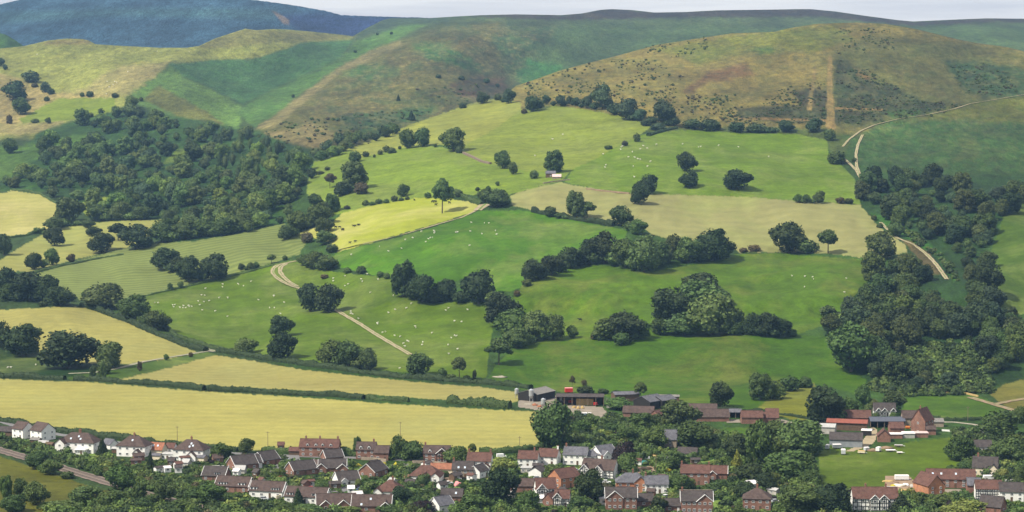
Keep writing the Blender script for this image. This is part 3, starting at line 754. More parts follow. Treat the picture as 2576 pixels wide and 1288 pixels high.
def cluster(desc, kd, tint, lst, place, tile=None, name=None):
    """trees of one group; each label counts along the group from its western end"""
    pts = [(*(T(tile, a[0], a[1]) if tile else a[:2]), *( (a[2] / 3.968, a[3] / 3.968) if tile else a[2:4]), *a[4:]) for a in lst]
    order = sorted(range(len(pts)), key=lambda i: pts[i][0])
    for k, i in enumerate(order):
        x, y, wp, hp = pts[i][:4]
        kk = pts[i][4] if len(pts[i]) > 4 else kd
        tt = pts[i][5] if len(pts[i]) > 5 else tint
        p = ground(x, y); s = px_per_m(p)
        bush = kk == 'bush'
        nm = name or ('bush' if bush else 'field_tree')
        n = len(pts)
        if n == 1: lab = f'{desc} {place}'
        else:
            lab = f'{desc}, {ORD[k]} from left {place}'
            if len(lab.split()) > 15: lab = f'{ORD[k]} {desc} {place}'
        if not bush: wp *= 1.09; hp *= 1.05
        if n > 2 and not bush and kk != 'cone':
            for q in order[max(0, k - 1):k]:
                gap = abs(pts[q][0] - x)
                if gap < 0.75 * (wp + pts[q][2]) and abs(pts[q][1] - y) < 26:
                    fp = ground((x + pts[q][0]) / 2, (y + pts[q][1]) / 2 + 1); FILL.append(((fp[0], fp[1], fp[2] - .3), 0.42 * (wp + pts[q][2]) / s * .8, min(hp, pts[q][3]) / s * .55, tt if tt in ('', 'dark', 'blue', 'olive') else ''))
        tree(nm, (p[0], p[1], p[2] - 0.1), wp / s, hp / s * 1.02, kk, tt, lab, 'bush' if bush else 'tree', f'trees {place}' if n > 1 else None)
CL = cluster
FILL = []
# hill and upper fields
CL('dark spreading bush', 'bush', 'blue', [(310, 818, 190, 112)], 'alone on the tan hill slope', '00')
CL('blue green hillside tree', 'round', 'blue', [(150, 1000, 230, 190), (210, 1142, 195, 165, 'round', '')], 'on the bank above the light hill pasture', '00')
CL('small scrubby bush', 'bush', 'blue', [(455, 920, 110, 105), (510, 942, 85, 66), (468, 1010, 66, 50, 'bush', 'olive'), (345, 870, 80, 40, 'bush', 'brown')], 'on the hedge line beside the tan slope', '00')
CL('small round bush', 'bush', 'olive', [(820, 965, 54, 46), (900, 967, 84, 62), (1150, 976, 80, 50), (1410, 1012, 48, 44)], 'along the upper edge of the hill pasture', '00')
CL('small hillside tree', 'round', 'blue', [(12, 662, 70, 84), (50, 700, 50, 60)], 'at the western edge of the high hill', '00')
CL('small pointed tree', 'tall', 'brown', [(95, 1236, 62, 84), (480, 1232, 62, 60, 'round', '')], 'along the lower edge of the hill pasture', '00')
CL('low grey green bush', 'bush', 'olive', [(350, 1225, 90, 44), (900, 1170, 80, 50)], 'on the lower hedge of the hill pasture', '00')
CL('dark round tree', 'round', '', [(100, 242, 150, 150), (435, 222, 140, 150), (670, 200, 110, 120)], 'in the rough gap west of the big wood', '10')
CL('twin dark green tree', 'round', '', [(1025, 373, 42, 48), (1063, 369, 43, 48)], 'standing together on the spur skyline')
CL('broad leafy tree', 'round', '', [(1140, 380, 62, 57)], 'beside the twin trees on the spur')
CL('thorn bush', 'bush', 'olive', [(968, 327, 135, 112, 'bush', ''), (1075, 276, 76, 58), (1220, 256, 62, 52), (1282, 232, 80, 68), (1335, 240, 96, 60, 'bush', ''), (1160, 284, 30, 34), (1415, 202, 40, 36), (1770, 182, 42, 38), (2005, 238, 72, 74)], 'in the gappy hedge across the spur', '11')
CL('large oval tree', 'tall', '', [(960, 592, 240, 250), (1035, 645, 155, 118, 'bush', 'brown'), (840, 662, 175, 135, 'round', 'blue')], 'in the clump west of the rounded pasture', '11')
CL('ragged dark hawthorn', 'open', 'brown', [(718, 592, 130, 145), (690, 412, 60, 40, 'bush', 'olive'), (620, 450, 90, 36, 'bush', 'olive')], 'on the rough bank by the wood edge', '11')
CL('dark rounded tree', 'round', '', [(570, 772, 155, 125), (740, 832, 145, 172, 'tall', ''), (890, 800, 70, 40, 'bush', 'brown')], 'on the bank above the yellow meadow end', '11')
CL('small dense tree', 'round', '', [(1450, 672, 122, 122)], 'alone above the yellow meadow hedge', '11')
CL('tall lone tree with high crown and bare trunk', 'lone', '', [(1838, 840, 236, 345)], 'standing out in the yellow meadow', '11')
CL('low dark hedge bush', 'bush', '', [(1075, 762, 76, 58), (1140, 760, 84, 36), (1205, 746, 84, 52), (1280, 738, 66, 44), (1362, 722, 76, 60, 'bush', 'olive'), (1695, 690, 76, 62), (1430, 716, 60, 36, 'bush', 'olive'), (1490, 706, 50, 40, 'bush', 'olive')], 'along the top hedge of the yellow meadow', '11')
CL('dark hedge tree', 'round', '', [(2000, 675, 90, 66, 'bush', ''), (2262, 730, 130, 135), (2300, 610, 46, 44), (2390, 565, 44, 44), (2190, 650, 56, 70, 'open', 'olive')], 'by the lane end at the meadow corner', '11')
CL('broad brownish tree', 'round', 'olive', [(2380, 775, 270, 175)], 'beside the lane at the mown hay field corner', '11')
CL('dark grove tree', 'round', '', [(400, 1022, 250, 195), (600, 952, 270, 195), (655, 1042, 190, 155), (280, 1102, 175, 145), (490, 1132, 150, 105, 'bush', 'brown'), (670, 1152, 205, 135), (740, 1232, 135, 92, 'bush', ''), (640, 880, 180, 150)], 'in the grove at the yellow meadow west end', '11')
CL('dark rounded tree', 'round', '', [(2440, 392, 172, 175), (2545, 452, 90, 125)], 'on the gap in the upper hill pastures', '11')
CL('dark round tree', 'round', '', [(375, 436, 182, 205, 'tall', ''), (180, 492, 98, 84, 'bush', '')], 'by the little field barn', '12')
CL('small round bush', 'bush', '', [(1205, 126, 78, 86), (1085, 166, 68, 52, 'bush', 'brown'), (920, 200, 90, 40, 'bush', '')], 'on the open hill pasture hedge line', '12')
CL('dark green field tree', 'round', 'dark', [(1700, 422, 205, 185), (1730, 582, 195, 155)], 'one above the other in the wide hill pasture', '12')
CL('very dark dome shaped tree', 'round', 'dark', [(2200, 602, 285, 195)], 'alone in the wide hill pasture', '12')
CL('dark field tree', 'round', 'dark', [(1320, 642, 205, 185), (1232, 752, 200, 205)], 'of the pair on the top edge of the hay field', '12')
CL('dark hedgerow tree', 'round', '', [(590, 882, 175, 245, 'tall', ''), (710, 882, 185, 155, 'open', ''), (1050, 962, 225, 195), (1212, 1052, 185, 150), (340, 872, 145, 105, 'bush', ''), (430, 890, 110, 60, 'bush', '')], 'on the hedge below the hay field', '12')
CL('small dark tree', 'round', '', [(318, 732, 92, 82), (405, 736, 84, 82), (535, 737, 124, 120), (745, 742, 104, 64, 'bush', 'brown'), (832, 746, 94, 60, 'bush', 'olive')], 'on the upper edge of the hay field', '13')
CL('large dark field tree', 'round', 'dark', [(225, 1232, 360, 305), (620, 1242, 225, 235, 'open', ''), (1150, 1292, 300, 265, 'round', 'olive')], 'on the lower edge of the hay field', '13')
CL('low dark thicket', 'bush', '', [(700, 348, 205, 135), (640, 112, 135, 115, 'bush', ''), (880, 330, 60, 50)], 'by the fork in the hill path', '13')
CL('dark bush', 'round', '', [(1292, 1072, 165, 135), (1140, 985, 70, 50, 'bush', 'olive'), (1080, 905, 70, 50, 'bush', 'olive')], 'beside the strip under the stream wood', '13')
# trees on the ridge
CL('dark ridge tree', 'round', 'blue', [(170, 1112, 180, 155), (300, 1042, 84, 92), (445, 1062, 105, 112), (530, 1037, 64, 78), (597, 1057, 92, 82), (710, 1082, 115, 122), (860, 1092, 215, 245), (1110, 1192, 245, 205), (1240, 1202, 145, 115), (1470, 1242, 225, 235), (1572, 1254, 125, 104)], 'on the line below the brown hill', '02')
CL('dark bush', 'bush', 'blue', [(1420, 1296, 155, 74), (1300, 1255, 130, 70), (1000, 1110, 150, 70), (80, 1135, 70, 50, 'bush', 'brown')], 'under the ridge trees', '02')
CL('dark hill foot bush', 'bush', 'blue', [(1740, 323, 52, 24), (1786, 328, 62, 30), (1852, 331, 46, 26), (1905, 332, 60, 22), (1977, 332, 44, 30, 'round', 'blue'), (2048, 332, 42, 34, 'round', 'blue')], 'along the fence at the foot of the brown hill')
CL('small dark skyline tree', 'round', 'blue', [(2242, 1032, 134, 104), (2500, 1032, 125, 142), (2040, 1072, 74, 58, 'bush', 'blue'), (2395, 1000, 76, 70, 'bush', 'olive')], 'on the crest of the spur', '01')
CL('dark pointed conifer', 'cone', 'dark', [(1532, 1200, 80, 90), (1400, 1005, 40, 60)], 'on the rough brown hillside', '01')
CL('tiny dark hill bush', 'bush', 'blue', [(1800, 780, 60, 40), (2030, 800, 70, 50), (2280, 830, 80, 50), (2390, 870, 50, 40), (1330, 345, 36, 30), (1190, 350, 30, 26), (350, 975, 36, 36), (970, 525, 40, 26)], 'on the brown central hill', '01')
# middle groves
CL('dark grove tree', 'round', 'dark', [(1340, 707, 62, 54), (1387, 692, 62, 50), (1432, 674, 68, 52), (1482, 664, 60, 62), (1522, 662, 74, 78), (1572, 674, 72, 74, 'round', ''), (1620, 684, 72, 92, 'round', ''), (1655, 670, 62, 62, 'round', ''), (1697, 650, 54, 60, 'round', 'olive'), (1732, 660, 66, 62, 'round', ''), (1792, 656, 92, 80), (1818, 648, 60, 48)], 'in the long grove under the hay field')
CL('small bush', 'bush', 'olive', [(1325, 720, 26, 20), (1300, 745, 20, 16, 'bush', 'brown'), (1898, 631, 36, 16, 'bush', 'brown'), (1870, 634, 24, 12, 'bush', 'brown')], 'at the ends of the long grove')
CL('very dark oak', 'round', 'dark', [(1450, 384, 235, 325, 'tall', 'dark'), (1640, 434, 275, 270), (1880, 424, 225, 215), (2205, 454, 335, 335), (1760, 442, 190, 150, 'bush', 'dark')], 'in the row across the sheep pasture corner', '21')
CL('very dark oak', 'round', 'dark', [(520, 532, 260, 275), (705, 540, 280, 285)], 'of the dense pair beside the farm track', '21')
CL('dark tree', 'round', 'dark', [(230, 782, 245, 205), (240, 1012, 290, 275)], 'of the stacked pair in the sheep pasture', '21')
CL('green bushy tree', 'round', '', [(740, 1075, 280, 262), (905, 1090, 270, 265), (1100, 1115, 185, 215, 'round', 'olive')], 'on the long hedge below the sheep pasture', '21')
CL('dark round tree', 'round', '', [(1605, 1175, 270, 230), (1840, 1184, 105, 92, 'bush', ''), (2010, 1215, 175, 225, 'open', 'olive'), (2160, 1210, 40, 90, 'tall', 'olive')], 'at the gate end of the long hedge', '21')
CL('hedge bush', 'bush', '', [(660, 204, 92, 46, 'bush', 'brown'), (890, 152, 94, 62), (1030, 157, 112, 82), (1222, 192, 84, 62), (1284, 207, 84, 62)], 'along the bank under the vivid pasture', '21')
CL('dark tree', 'round', '', [(560, 100, 190, 170), (690, 120, 200, 150), (470, 70, 150, 110)], 'by the bend of the farm track', '21')
CL('dark grove tree', 'round', '', [(1262, 822, 88, 82, 'round', 'dark'), (1292, 855, 95, 78), (1245, 792, 60, 58), (1342, 855, 76, 72), (1392, 852, 64, 62), (1255, 918, 74, 66, 'open', 'olive'), (1300, 875, 60, 50)], 'in the grove at the corner of three pastures')
CL('dark tree', 'round', '', [(1440, 850, 30, 32), (1528, 853, 78, 52), (1572, 856, 88, 72, 'round', 'dark'), (1612, 850, 54, 42), (1500, 852, 34, 18, 'bush', 'brown'), (1562, 868, 44, 34, 'bush', '')], 'in the dome shaped clump between green pastures')
CL('great dark grove tree', 'round', '', [(1766, 742, 88, 56, 'round', 'dark'), (1690, 812, 116, 88, 'round', 'dark'), (1757, 806, 126, 100), (1722, 842, 96, 56), (1792, 842, 126, 106), (1834, 840, 64, 72), (1660, 842, 52, 40), (1854, 842, 44, 34), (1800, 770, 70, 50)], 'in the biggest grove of the middle pasture')
CL('dark tree', 'round', 'dark', [(1895, 842, 54, 54), (1930, 845, 64, 58), (1962, 847, 64, 48), (1990, 846, 32, 20, 'bush', '')], 'in the small clump west of the stream wood')
CL('olive bush', 'bush', 'olive', [(620, 584, 185, 118), (650, 755, 205, 195, 'round', 'olive')], 'at the near corner of the stream wood', '23')
CL('huge domed tree', 'round', '', [(850, 1130, 470, 480)], 'bulging out of the stream wood into the pasture', '23')
CL('pale wispy tree', 'tall', 'olive', [(560, 1295, 60, 120, 'open', 'brown'), (680, 1270, 60, 60, 'bush', 'brown')], 'behind the grain sheds', '22')
CL('dark tree', 'round', 'dark', [(2040, 240, 255, 250), (2440, 172, 220, 255, 'tall', ''), (2576, 110, 200, 130)], 'in the pasture above the long brown barns', '32')
CL('umbrella topped tree', 'open', '', [(1245, 178, 165, 185)], 'behind the slate roofed barn', '32')
CL('low dark bush', 'bush', 'dark', [(700, 105, 160, 84), (870, 108, 130, 56), (1000, 118, 110, 50), (640, 95, 80, 60)], 'behind the open fronted barn', '32')
CL('dark bush', 'bush', '', [(1955, 1003, 50, 44), (1988, 983, 56, 38), (2025, 975, 40, 30)], 'on the hedge above the farm lane')
# west side
CL('dark rounded hedge tree', 'round', '', [(1040, 500, 440, 245, 'round', 'olive'), (1350, 625, 340, 255), (1570, 715, 240, 190), (900, 440, 160, 130)], 'in the big clump over the long hedge', '20')
CL('dark tree', 'round', 'dark', [(75, 425, 200, 170, 'round', ''), (300, 425, 360, 285), (480, 435, 240, 260), (600, 475, 290, 190), (60, 340, 220, 250)], 'in the wood corner beside the crop field', '20')
CL('bush', 'bush', '', [(430, 482, 110, 55), (555, 475, 80, 40, 'bush', 'light'), (60, 430, 120, 40, 'bush', 'light')], 'in the nook under the wood corner', '20')
CL('very dark old oak', 'round', 'dark', [(40, 915, 160, 280), (230, 975, 375, 310), (690, 1098, 585, 372)], 'in the oak clump over the small dark pasture', '20')
CL('green tree', 'round', '', [(1090, 1095, 265, 268), (1040, 1155, 165, 150, 'bush', '')], 'at the lane side next to the dark oaks', '20')
CL('small lane side tree', 'tall', '', [(1030, 1200, 64, 150), (1395, 1125, 50, 90, 'tall', 'brown'), (1660, 1020, 54, 62, 'round', 'light'), (1905, 985, 50, 50, 'bush', 'brown'), (930, 1190, 70, 110, 'tall', 'olive')], 'along the farm lane', '20')
CL('round tree', 'round', '', [(2450, 955, 250, 155)], 'behind the long hedge in the sheep pasture', '20')
CL('round dark field tree', 'round', 'dark', [(340, 112, 165, 165), (520, 72, 150, 172, 'round', ''), (712, 42, 90, 84, 'round', 'brown')], 'of the row at the lower edge of the stubble field', '20')
CL('dark field tree', 'round', 'dark', [(1880, 235, 240, 250), (2150, 215, 290, 255), (1650, 105, 290, 205), (1800, 160, 200, 170)], 'in the island of trees in the striped crop field', '20')
CL('small tree', 'round', '', [(1700, 320, 54, 66, 'tall', ''), (1805, 300, 64, 70), (2410, 118, 70, 66), (2500, 108, 70, 66), (2560, 100, 60, 64)], 'on the hedge under the striped crop field', '20')
CL('small tree', 'open', 'light', [(135, 55, 110, 90), (270, 20, 60, 50, 'bush', '')], 'at the edge of the striped field by the track bend', '21')
CL('dark bushy tree', 'round', '', [(690, 925, 280, 235), (545, 1003, 210, 125), (880, 985, 130, 80)], 'between the hay field and the stubble field', '10')
CL('dark round tree with a bare trunk', 'open', 'dark', [(545, 1165, 195, 185, 'round', 'dark'), (1180, 1112, 205, 170), (930, 1065, 160, 92, 'round', 'dark')], 'in the stubble field', '10')
CL('broad dark tree', 'round', 'dark', [(1010, 1235, 265, 205), (1360, 1195, 330, 240)], 'on the lower edge of the stubble field', '10')
CL('dark tree', 'round', 'dark', [(40, 1260, 160, 210), (375, 1042, 95, 64, 'bush', '')], 'by the lane west of the stubble field', '10')
CL('dark wood edge tree', 'round', '', [(970, 915, 235, 160), (1200, 905, 215, 185), (1420, 900, 220, 130), (1640, 1125, 300, 230), (1850, 1098, 240, 190), (2040, 1075, 230, 170), (2230, 1060, 220, 180), (2420, 1020, 220, 180)], 'along the front of the big wood', '10')
# village and railway side
CL('dark railway bank tree', 'round', '', [(380, 852, 235, 175), (510, 915, 205, 145), (670, 952, 150, 76, 'bush', ''), (1210, 1085, 285, 270), (1390, 1165, 145, 155, 'tall', ''), (1640, 1195, 235, 235), (1130, 860, 230, 110, 'bush', 'olive')], 'along the railway cutting', '30', 'railway_tree')
CL('bushy tree', 'round', '', [(60, 1155, 120, 220, 'tall', ''), (210, 1125, 175, 178, 'round', 'olive'), (360, 1215, 255, 225), (140, 1290, 270, 175), (850, 1190, 310, 165), (1120, 1270, 340, 205), (1400, 1280, 290, 130), (620, 1290, 380, 110, 'round', 'light'), (2090, 1190, 290, 190), (1800, 1290, 300, 130), (1950, 1180, 260, 120)], 'in the meadow belt below the railway', '30', 'meadow_tree')
CL('narrow dark conifer', 'cone', 'dark', [(1500, 885, 96, 205), (1022, 712, 116, 155)], 'in the gardens of the white semi detached houses', '30')
CL('dark bushy tree', 'round', '', [(2205, 772, 210, 175), (2460, 702, 165, 155)], 'beside the eastern white hipped house', '30', 'garden_tree')
CL('dark leafy tree', 'round', '', [(1400, 762, 185, 240), (1560, 775, 230, 200), (1240, 762, 145, 112), (1980, 812, 268, 180)], 'between the brick houses along the wheat field', '31', 'garden_tree')
CL('narrow dark tree', 'tall', '', [(990, 722, 80, 175)], 'beside the brick house with a brown roof', '31', 'garden_tree')
CL('sparse pale tree', 'open', 'olive', [(2140, 745, 110, 140)], 'at the wheat field corner', '31', 'garden_tree')
CL('dark rounded conifer', 'cone', 'dark', [(400, 1212, 120, 160)], 'in front of the dormer terrace', '31')
CL('big dark village tree', 'round', 'dark', [(2420, 1215, 370, 370), (1430, 1205, 210, 180)], 'below the white village house', '31', 'garden_tree')
CL('yellow green weeping tree', 'round', 'lime', [(2440, 905, 260, 165)], 'beside the white village house', '31', 'garden_tree')
CL('dark copper tree', 'round', 'copper', [(1640, 1300, 250, 125), (1830, 1200, 90, 90)], 'in the lower village gardens', '31', 'garden_tree')
CL('green garden tree', 'round', '', [(2150, 1290, 320, 180), (1300, 1300, 220, 90), (900, 1300, 260, 70, 'round', 'light'), (500, 1300, 300, 90), (250, 1290, 240, 110), (60, 1300, 160, 120), (1000, 1030, 80, 80, 'bush', 'lime')], 'on the lower edge of the village', '31', 'garden_tree')
CL('huge spreading oak', 'round', '', [(370, 655, 410, 470)], 'at the end of the wheat field by the farm', '32')
CL('dark garden tree', 'round', '', [(1015, 262, 260, 118), (1620, 480, 400, 300, 'round', 'olive'), (1790, 665, 400, 290), (1380, 655, 250, 220), (1100, 590, 230, 165), (760, 450, 180, 130), (1240, 480, 260, 170, 'tall', ''), (640, 520, 200, 150), (950, 520, 170, 130), (880, 450, 100, 90)], 'in the wooded gardens under the farm sheds', '32', 'garden_tree')
CL('dark copper beech', 'round', 'copper', [(1080, 880, 240, 300)], 'next to the white gabled house', '32', 'garden_tree')
CL('dark bushy tree', 'round', '', [(1110, 930, 240, 240), (740, 1200, 300, 330, 'round', 'dark'), (120, 1290, 250, 220), (640, 1290, 260, 160), (1620, 1080, 240, 170), (1720, 1060, 180, 110), (2030, 1075, 200, 110), (1570, 860, 230, 190), (360, 960, 180, 150)], 'among the timber framed cottages', '32', 'garden_tree')
CL('golden green conifer', 'cone', 'yellow', [(2205, 892, 160, 212)], 'on the lawn edge by the brick house', '32')
CL('large dark tree', 'round', 'dark', [(2430, 830, 330, 440, 'round', ''), (2200, 770, 260, 260), (2330, 1000, 300, 200), (2290, 1180, 260, 190), (2500, 1090, 220, 200), (2530, 940, 180, 150), (1420, 1290, 180, 150)], 'in the dark belt beside the farm meadow', '32', 'garden_tree')
CL('large dark tree', 'round', '', [(575, 412, 410, 380, 'round', 'dark'), (830, 380, 200, 240), (970, 255, 160, 235), (1270, 290, 230, 215), (1085, 300, 100, 140, 'round', 'olive')], 'behind the red roofed farm range', '33', 'farm_tree')
CL('large green tree', 'round', '', [(350, 705, 490, 340), (250, 960, 520, 290), (440, 1010, 210, 150), (330, 1300, 430, 280), (650, 1300, 430, 300, 'round', 'dark'), (80, 830, 260, 300), (110, 560, 260, 190), (60, 1050, 200, 160, 'round', 'light')], 'in the thick belt west of the farm meadow', '33', 'farm_tree')
CL('dark bush', 'bush', '', [(1095, 350, 90, 60), (1270, 352, 90, 64), (1180, 356, 70, 30)], 'in front of the white timbered cottage', '33')
CL('dark tree', 'round', '', [(1930, 768, 290, 250), (2330, 545, 430, 270), (2430, 810, 340, 260), (2000, 900, 180, 120), (2540, 400, 160, 170), (2480, 700, 220, 180), (2520, 1010, 120, 150)], 'around the lane on the farm east side', '33', 'farm_tree')
CL('yellow green dome shaped tree', 'round', 'lime', [(2000, 1340, 430, 170)], 'in front of the black and white house', '33', 'farm_tree')
CL('dark garden tree', 'round', '', [(1350, 1300, 260, 190, 'cone', 'dark'), (1530, 1215, 200, 130), (1730, 1235, 260, 120), (1960, 1190, 200, 110), (1560, 1320, 180, 90), (2360, 980, 130, 130, 'round', 'lime')], 'round the timber framed house', '33', 'farm_tree')

# ------------------------------------------------------------------ woods: single trees, then the rest as one canopy
def scatter(poly, dx, dy, seed, avoid=()):
    rng = np.random.default_rng(seed)
    p = np.array(poly, float); out = []
    y = p[:, 1].min()
    k = 0
    while y < p[:, 1].max() + dy:
        xs = np.arange(p[:, 0].min(), p[:, 0].max(), dx) + (k % 2) * dx * .5
        k += 1
        X = xs + rng.uniform(-.38, .38, len(xs)) * dx; Y = y + rng.uniform(-.45, .45, len(xs)) * dy
        ok = inside(X, Y, poly)
        for a in avoid: ok &= ~inside(X, Y, a)
        out += list(zip(X[ok], Y[ok])); y += dy
    return out
BIGWOOD = [(200, 312), (262, 285), (300, 275), (350, 275), (388, 290), (440, 310), (480, 330), (560, 335), (640, 345), (700, 372), (750, 392), (785, 398), (785, 445), (775, 480), (762, 510), (728, 535), (716, 566), (640, 582), (560, 597), (480, 605), (455, 585), (400, 560), (330, 545), (232, 550), (218, 530), (320, 505), (300, 488), (230, 500), (150, 508), (100, 486), (30, 480), (0, 460), (60, 446), (110, 425), (100, 385), (112, 350), (190, 345)]
FOOTWOOD = [(790, 385), (850, 352), (900, 343), (960, 338), (1010, 325), (985, 345), (930, 362), (880, 380), (800, 408)]
SIDEWOOD = [(2165, 490), (2185, 475), (2262, 455), (2330, 450), (2450, 485), (2540, 470), (2700, 455), (2700, 560), (2540, 540), (2495, 575), (2480, 640), (2500, 690), (2490, 760), (2520, 795), (2560, 805), (2570, 900), (2480, 975), (2300, 985), (2195, 975), (2190, 940), (2150, 925), (2170, 880), (2110, 850), (2130, 800), (2175, 790), (2190, 735), (2185, 692), (2230, 662), (2290, 666), (2312, 692), (2340, 745), (2390, 768), (2430, 745), (2425, 690), (2390, 650), (2340, 605), (2280, 575), (2225, 545), (2200, 528), (2172, 515)]
GLADE = [(400, 425), (436, 382), (520, 366), (505, 392), (455, 412)]
PATHSIDE = [(2318, 600), (2400, 640), (2445, 765), (2335, 765)]
GLADE3 = [(250, 352), (330, 345), (345, 362), (270, 372)]
GLADE4 = [(430, 465), (500, 458), (520, 478), (450, 488)]
GLADE5 = [(2395, 800), (2440, 795), (2450, 830), (2400, 840)]
GLADE2 = [(2290, 865), (2400, 850), (2470, 905), (2470, 950), (2330, 965), (2240, 930)]
SPARSE = [(2240, 880), (2480, 890), (2500, 985), (2290, 990), (2190, 970)]
wood = []
for poly, dx, dy, tag, av in ((BIGWOOD, 31, 17, 0, (GLADE, GLADE3, GLADE4)), (FOOTWOOD, 20, 11, 1, ()), (SIDEWOOD, 38, 20, 2, (GLADE2, GLADE5, PATHSIDE))):
    for x, y in scatter(poly, dx, dy, 60 + tag, av): wood.append((x, y, tag))
rw = random.Random(5)
items = []
for x, y, tag in wood:
    p = ground(x, y); s = px_per_m(p)
    wd = (rw.uniform(10, 23) if rw.random() < .75 else rw.uniform(6, 10)) if tag != 1 else rw.uniform(8, 14)
    ht = wd * rw.uniform(0.75, 1.1)
    con = tag == 0 and x > 545 and 345 < y < 470 and rw.random() < 0.55
    if con: wd = rw.uniform(6, 9.5); ht = wd * rw.uniform(1.7, 2.4)
    items.append((wd * s * ht * s, x, y, tag, p, wd, ht, con))
items.sort(key=lambda t: -t[0])
LABW = ['the dense big wood filling the side valley', 'the wood strip at the foot of the brown hill', 'the dark stream wood on the eastern side']
TW = {'': 'mid green', 'blue': 'bluish green', 'dark': 'very dark', 'olive': 'olive toned', 'light': 'light green'}
canopy = []
for k, (a, x, y, tag, p, wd, ht, con) in enumerate(items):
    tint = rw.choice(['', '', '', 'blue', 'dark', 'olive', 'olive', 'light' if rw.random() < .6 else ''])
    if k < 296:
        lab = ('narrow dark conifer' if con else TW[tint] + ' tree') + ' in ' + (('the upper part of ' if y < (400 if tag == 0 else 620) else 'the lower part of ') if tag != 1 else '') + LABW[tag]
        tree('woodland_conifer' if con else 'woodland_tree', (p[0], p[1], p[2] - 0.2), wd, ht, 'cone' if con else rw.choice(['round', 'round', 'tall']), 'dark' if con else tint, lab, 'tree', lab[:40].rsplit(' ', 1)[0] + ' ' + str(tag), True, (1.55, 1.4, 0.8)[tag])
    else: canopy.append((p, wd, ht, tint))
print('wood trees', len(items))
def clump_stuff(name, lst, label, nq=150, size=0.07, seed=3):
    """many small crowns as one mass: (point, width, height, tint)"""
    rng = np.random.default_rng(seed)
    Vs, Qs, Ts, b = [], [], [], 0
    V2, Q2, T2, b2 = [], [], [], 0
    for p, wd, ht, tint in lst:
        d = rng.normal(0, 1, (nq, 3)); d[:, 2] = np.abs(d[:, 2]) * 1.1 - 0.25; d /= np.linalg.norm(d, axis=1, keepdims=True)
        lump = 1 + 0.16 * np.sin(d[:, :1] * 5 + rng.uniform(0, 6)) * np.sin(d[:, 1:2] * 5 + rng.uniform(0, 6)) + rng.uniform(-.07, .07, (nq, 1))
        P = d * lump * np.array([wd * .48, wd * .48, ht * .52]) + np.array([0, 0, ht * .46]) + np.array(p)
        V, Q = leaf_quads(P, d, size * wd, rng)
        c = np.array(GREEN[tint]) * rng.uniform(0.85, 1.35)
        Vs.append(V); Qs.append(Q + b); b += len(V); Ts.append(np.repeat(c * np.clip(rng.normal(1, .2, (nq, 1)), .5, 1.6), 4, 0))
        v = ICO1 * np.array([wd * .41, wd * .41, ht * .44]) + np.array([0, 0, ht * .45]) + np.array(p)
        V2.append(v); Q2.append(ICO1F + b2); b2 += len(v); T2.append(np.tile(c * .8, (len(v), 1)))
    if not lst: return None
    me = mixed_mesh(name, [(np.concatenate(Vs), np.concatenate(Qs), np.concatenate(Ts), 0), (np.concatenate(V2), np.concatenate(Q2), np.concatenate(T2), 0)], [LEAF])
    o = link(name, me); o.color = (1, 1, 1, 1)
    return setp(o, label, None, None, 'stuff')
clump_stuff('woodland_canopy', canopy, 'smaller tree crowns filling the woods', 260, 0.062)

clump_stuff('hedgerow_growth', FILL, 'undergrowth filling the gaps between hedgerow and grove trees', 240, 0.07, 7)
# undergrowth, gorse, bracken: low masses nobody could count
def low_growth(name, polys, dx, dy, wr, hr, tints, label, seed, nq=26, size=0.16, dens=None):
    r = random.Random(seed); lst = []
    for poly in polys:
        for x, y in scatter(poly, dx, dy, seed):
            if dens is not None and vnoise(np.array(x / 26.), np.array(y / 13.), seed) + r.uniform(-.45, .45) < dens: continue
            p = ground(x, y); wd = wr[0] + (wr[1] - wr[0]) * r.random() ** 2 * 1.5
            lst.append(((p[0], p[1], p[2] - 0.25), wd, wd * r.uniform(*hr), r.choice(tints)))
    clump_stuff(name, lst, label, nq, size, seed)
low_growth('gorse', [[(1300, 216), (1404, 181), (1500, 155), (1640, 150), (1720, 190), (1720, 300), (1560, 275), (1480, 260), (1330, 250)], [(1610, 118), (1780, 92), (1790, 120), (1700, 150), (1640, 145)], [(1720, 230), (1860, 240), (1860, 300), (1740, 310)]], 9, 6.5, (1.6, 3.6), (0.5, 0.9), ['olive', 'olive', 'brown', ''], 'dark gorse tufts dotted over the brown hill', 71, dens=0.0)
low_growth('heather', [[(1800, 285), (1900, 258), (1990, 215), (2080, 205), (2080, 315), (1950, 315), (1820, 312)], [(2100, 150), (2160, 160), (2250, 215), (2310, 250), (2430, 265), (2300, 310), (2110, 312)], [(2100, 72), (2240, 75), (2270, 125), (2100, 140)], [(2380, 150), (2520, 165), (2570, 240), (2420, 240)]], 8, 5.5, (1.4, 3.4), (0.4, 0.7), ['', 'olive', 'olive', 'brown'], 'dark heather and gorse patches on the brown hill', 73, dens=-.15)
low_growth('bracken', [[(2200, 860), (2480, 870), (2500, 990), (2290, 1000), (2190, 985)], [(2080, 780), (2130, 790), (2140, 850), (2090, 860)], [(2235, 560), (2300, 590), (2400, 672), (2420, 712), (2400, 705), (2360, 650), (2290, 605)]], 9, 5, (2.4, 5.5), (0.45, 0.75), ['', 'olive', 'light', '', 'dark'], 'bracken and scrub under the stream wood', 79, 40)
low_growth('bracken', [[(790, 300), (1000, 275), (1110, 268), (1020, 322), (930, 360), (840, 350)], [(640, 345), (720, 300), (800, 300), (840, 330), (760, 370), (690, 365)], [(1040, 225), (1200, 215), (1240, 245), (1150, 272)]], 13, 8, (2.0, 5.0), (0.4, 0.7), ['', 'olive', 'blue', 'brown'], 'bracken and thorn scrub on the central hill', 83, dens=-.05)

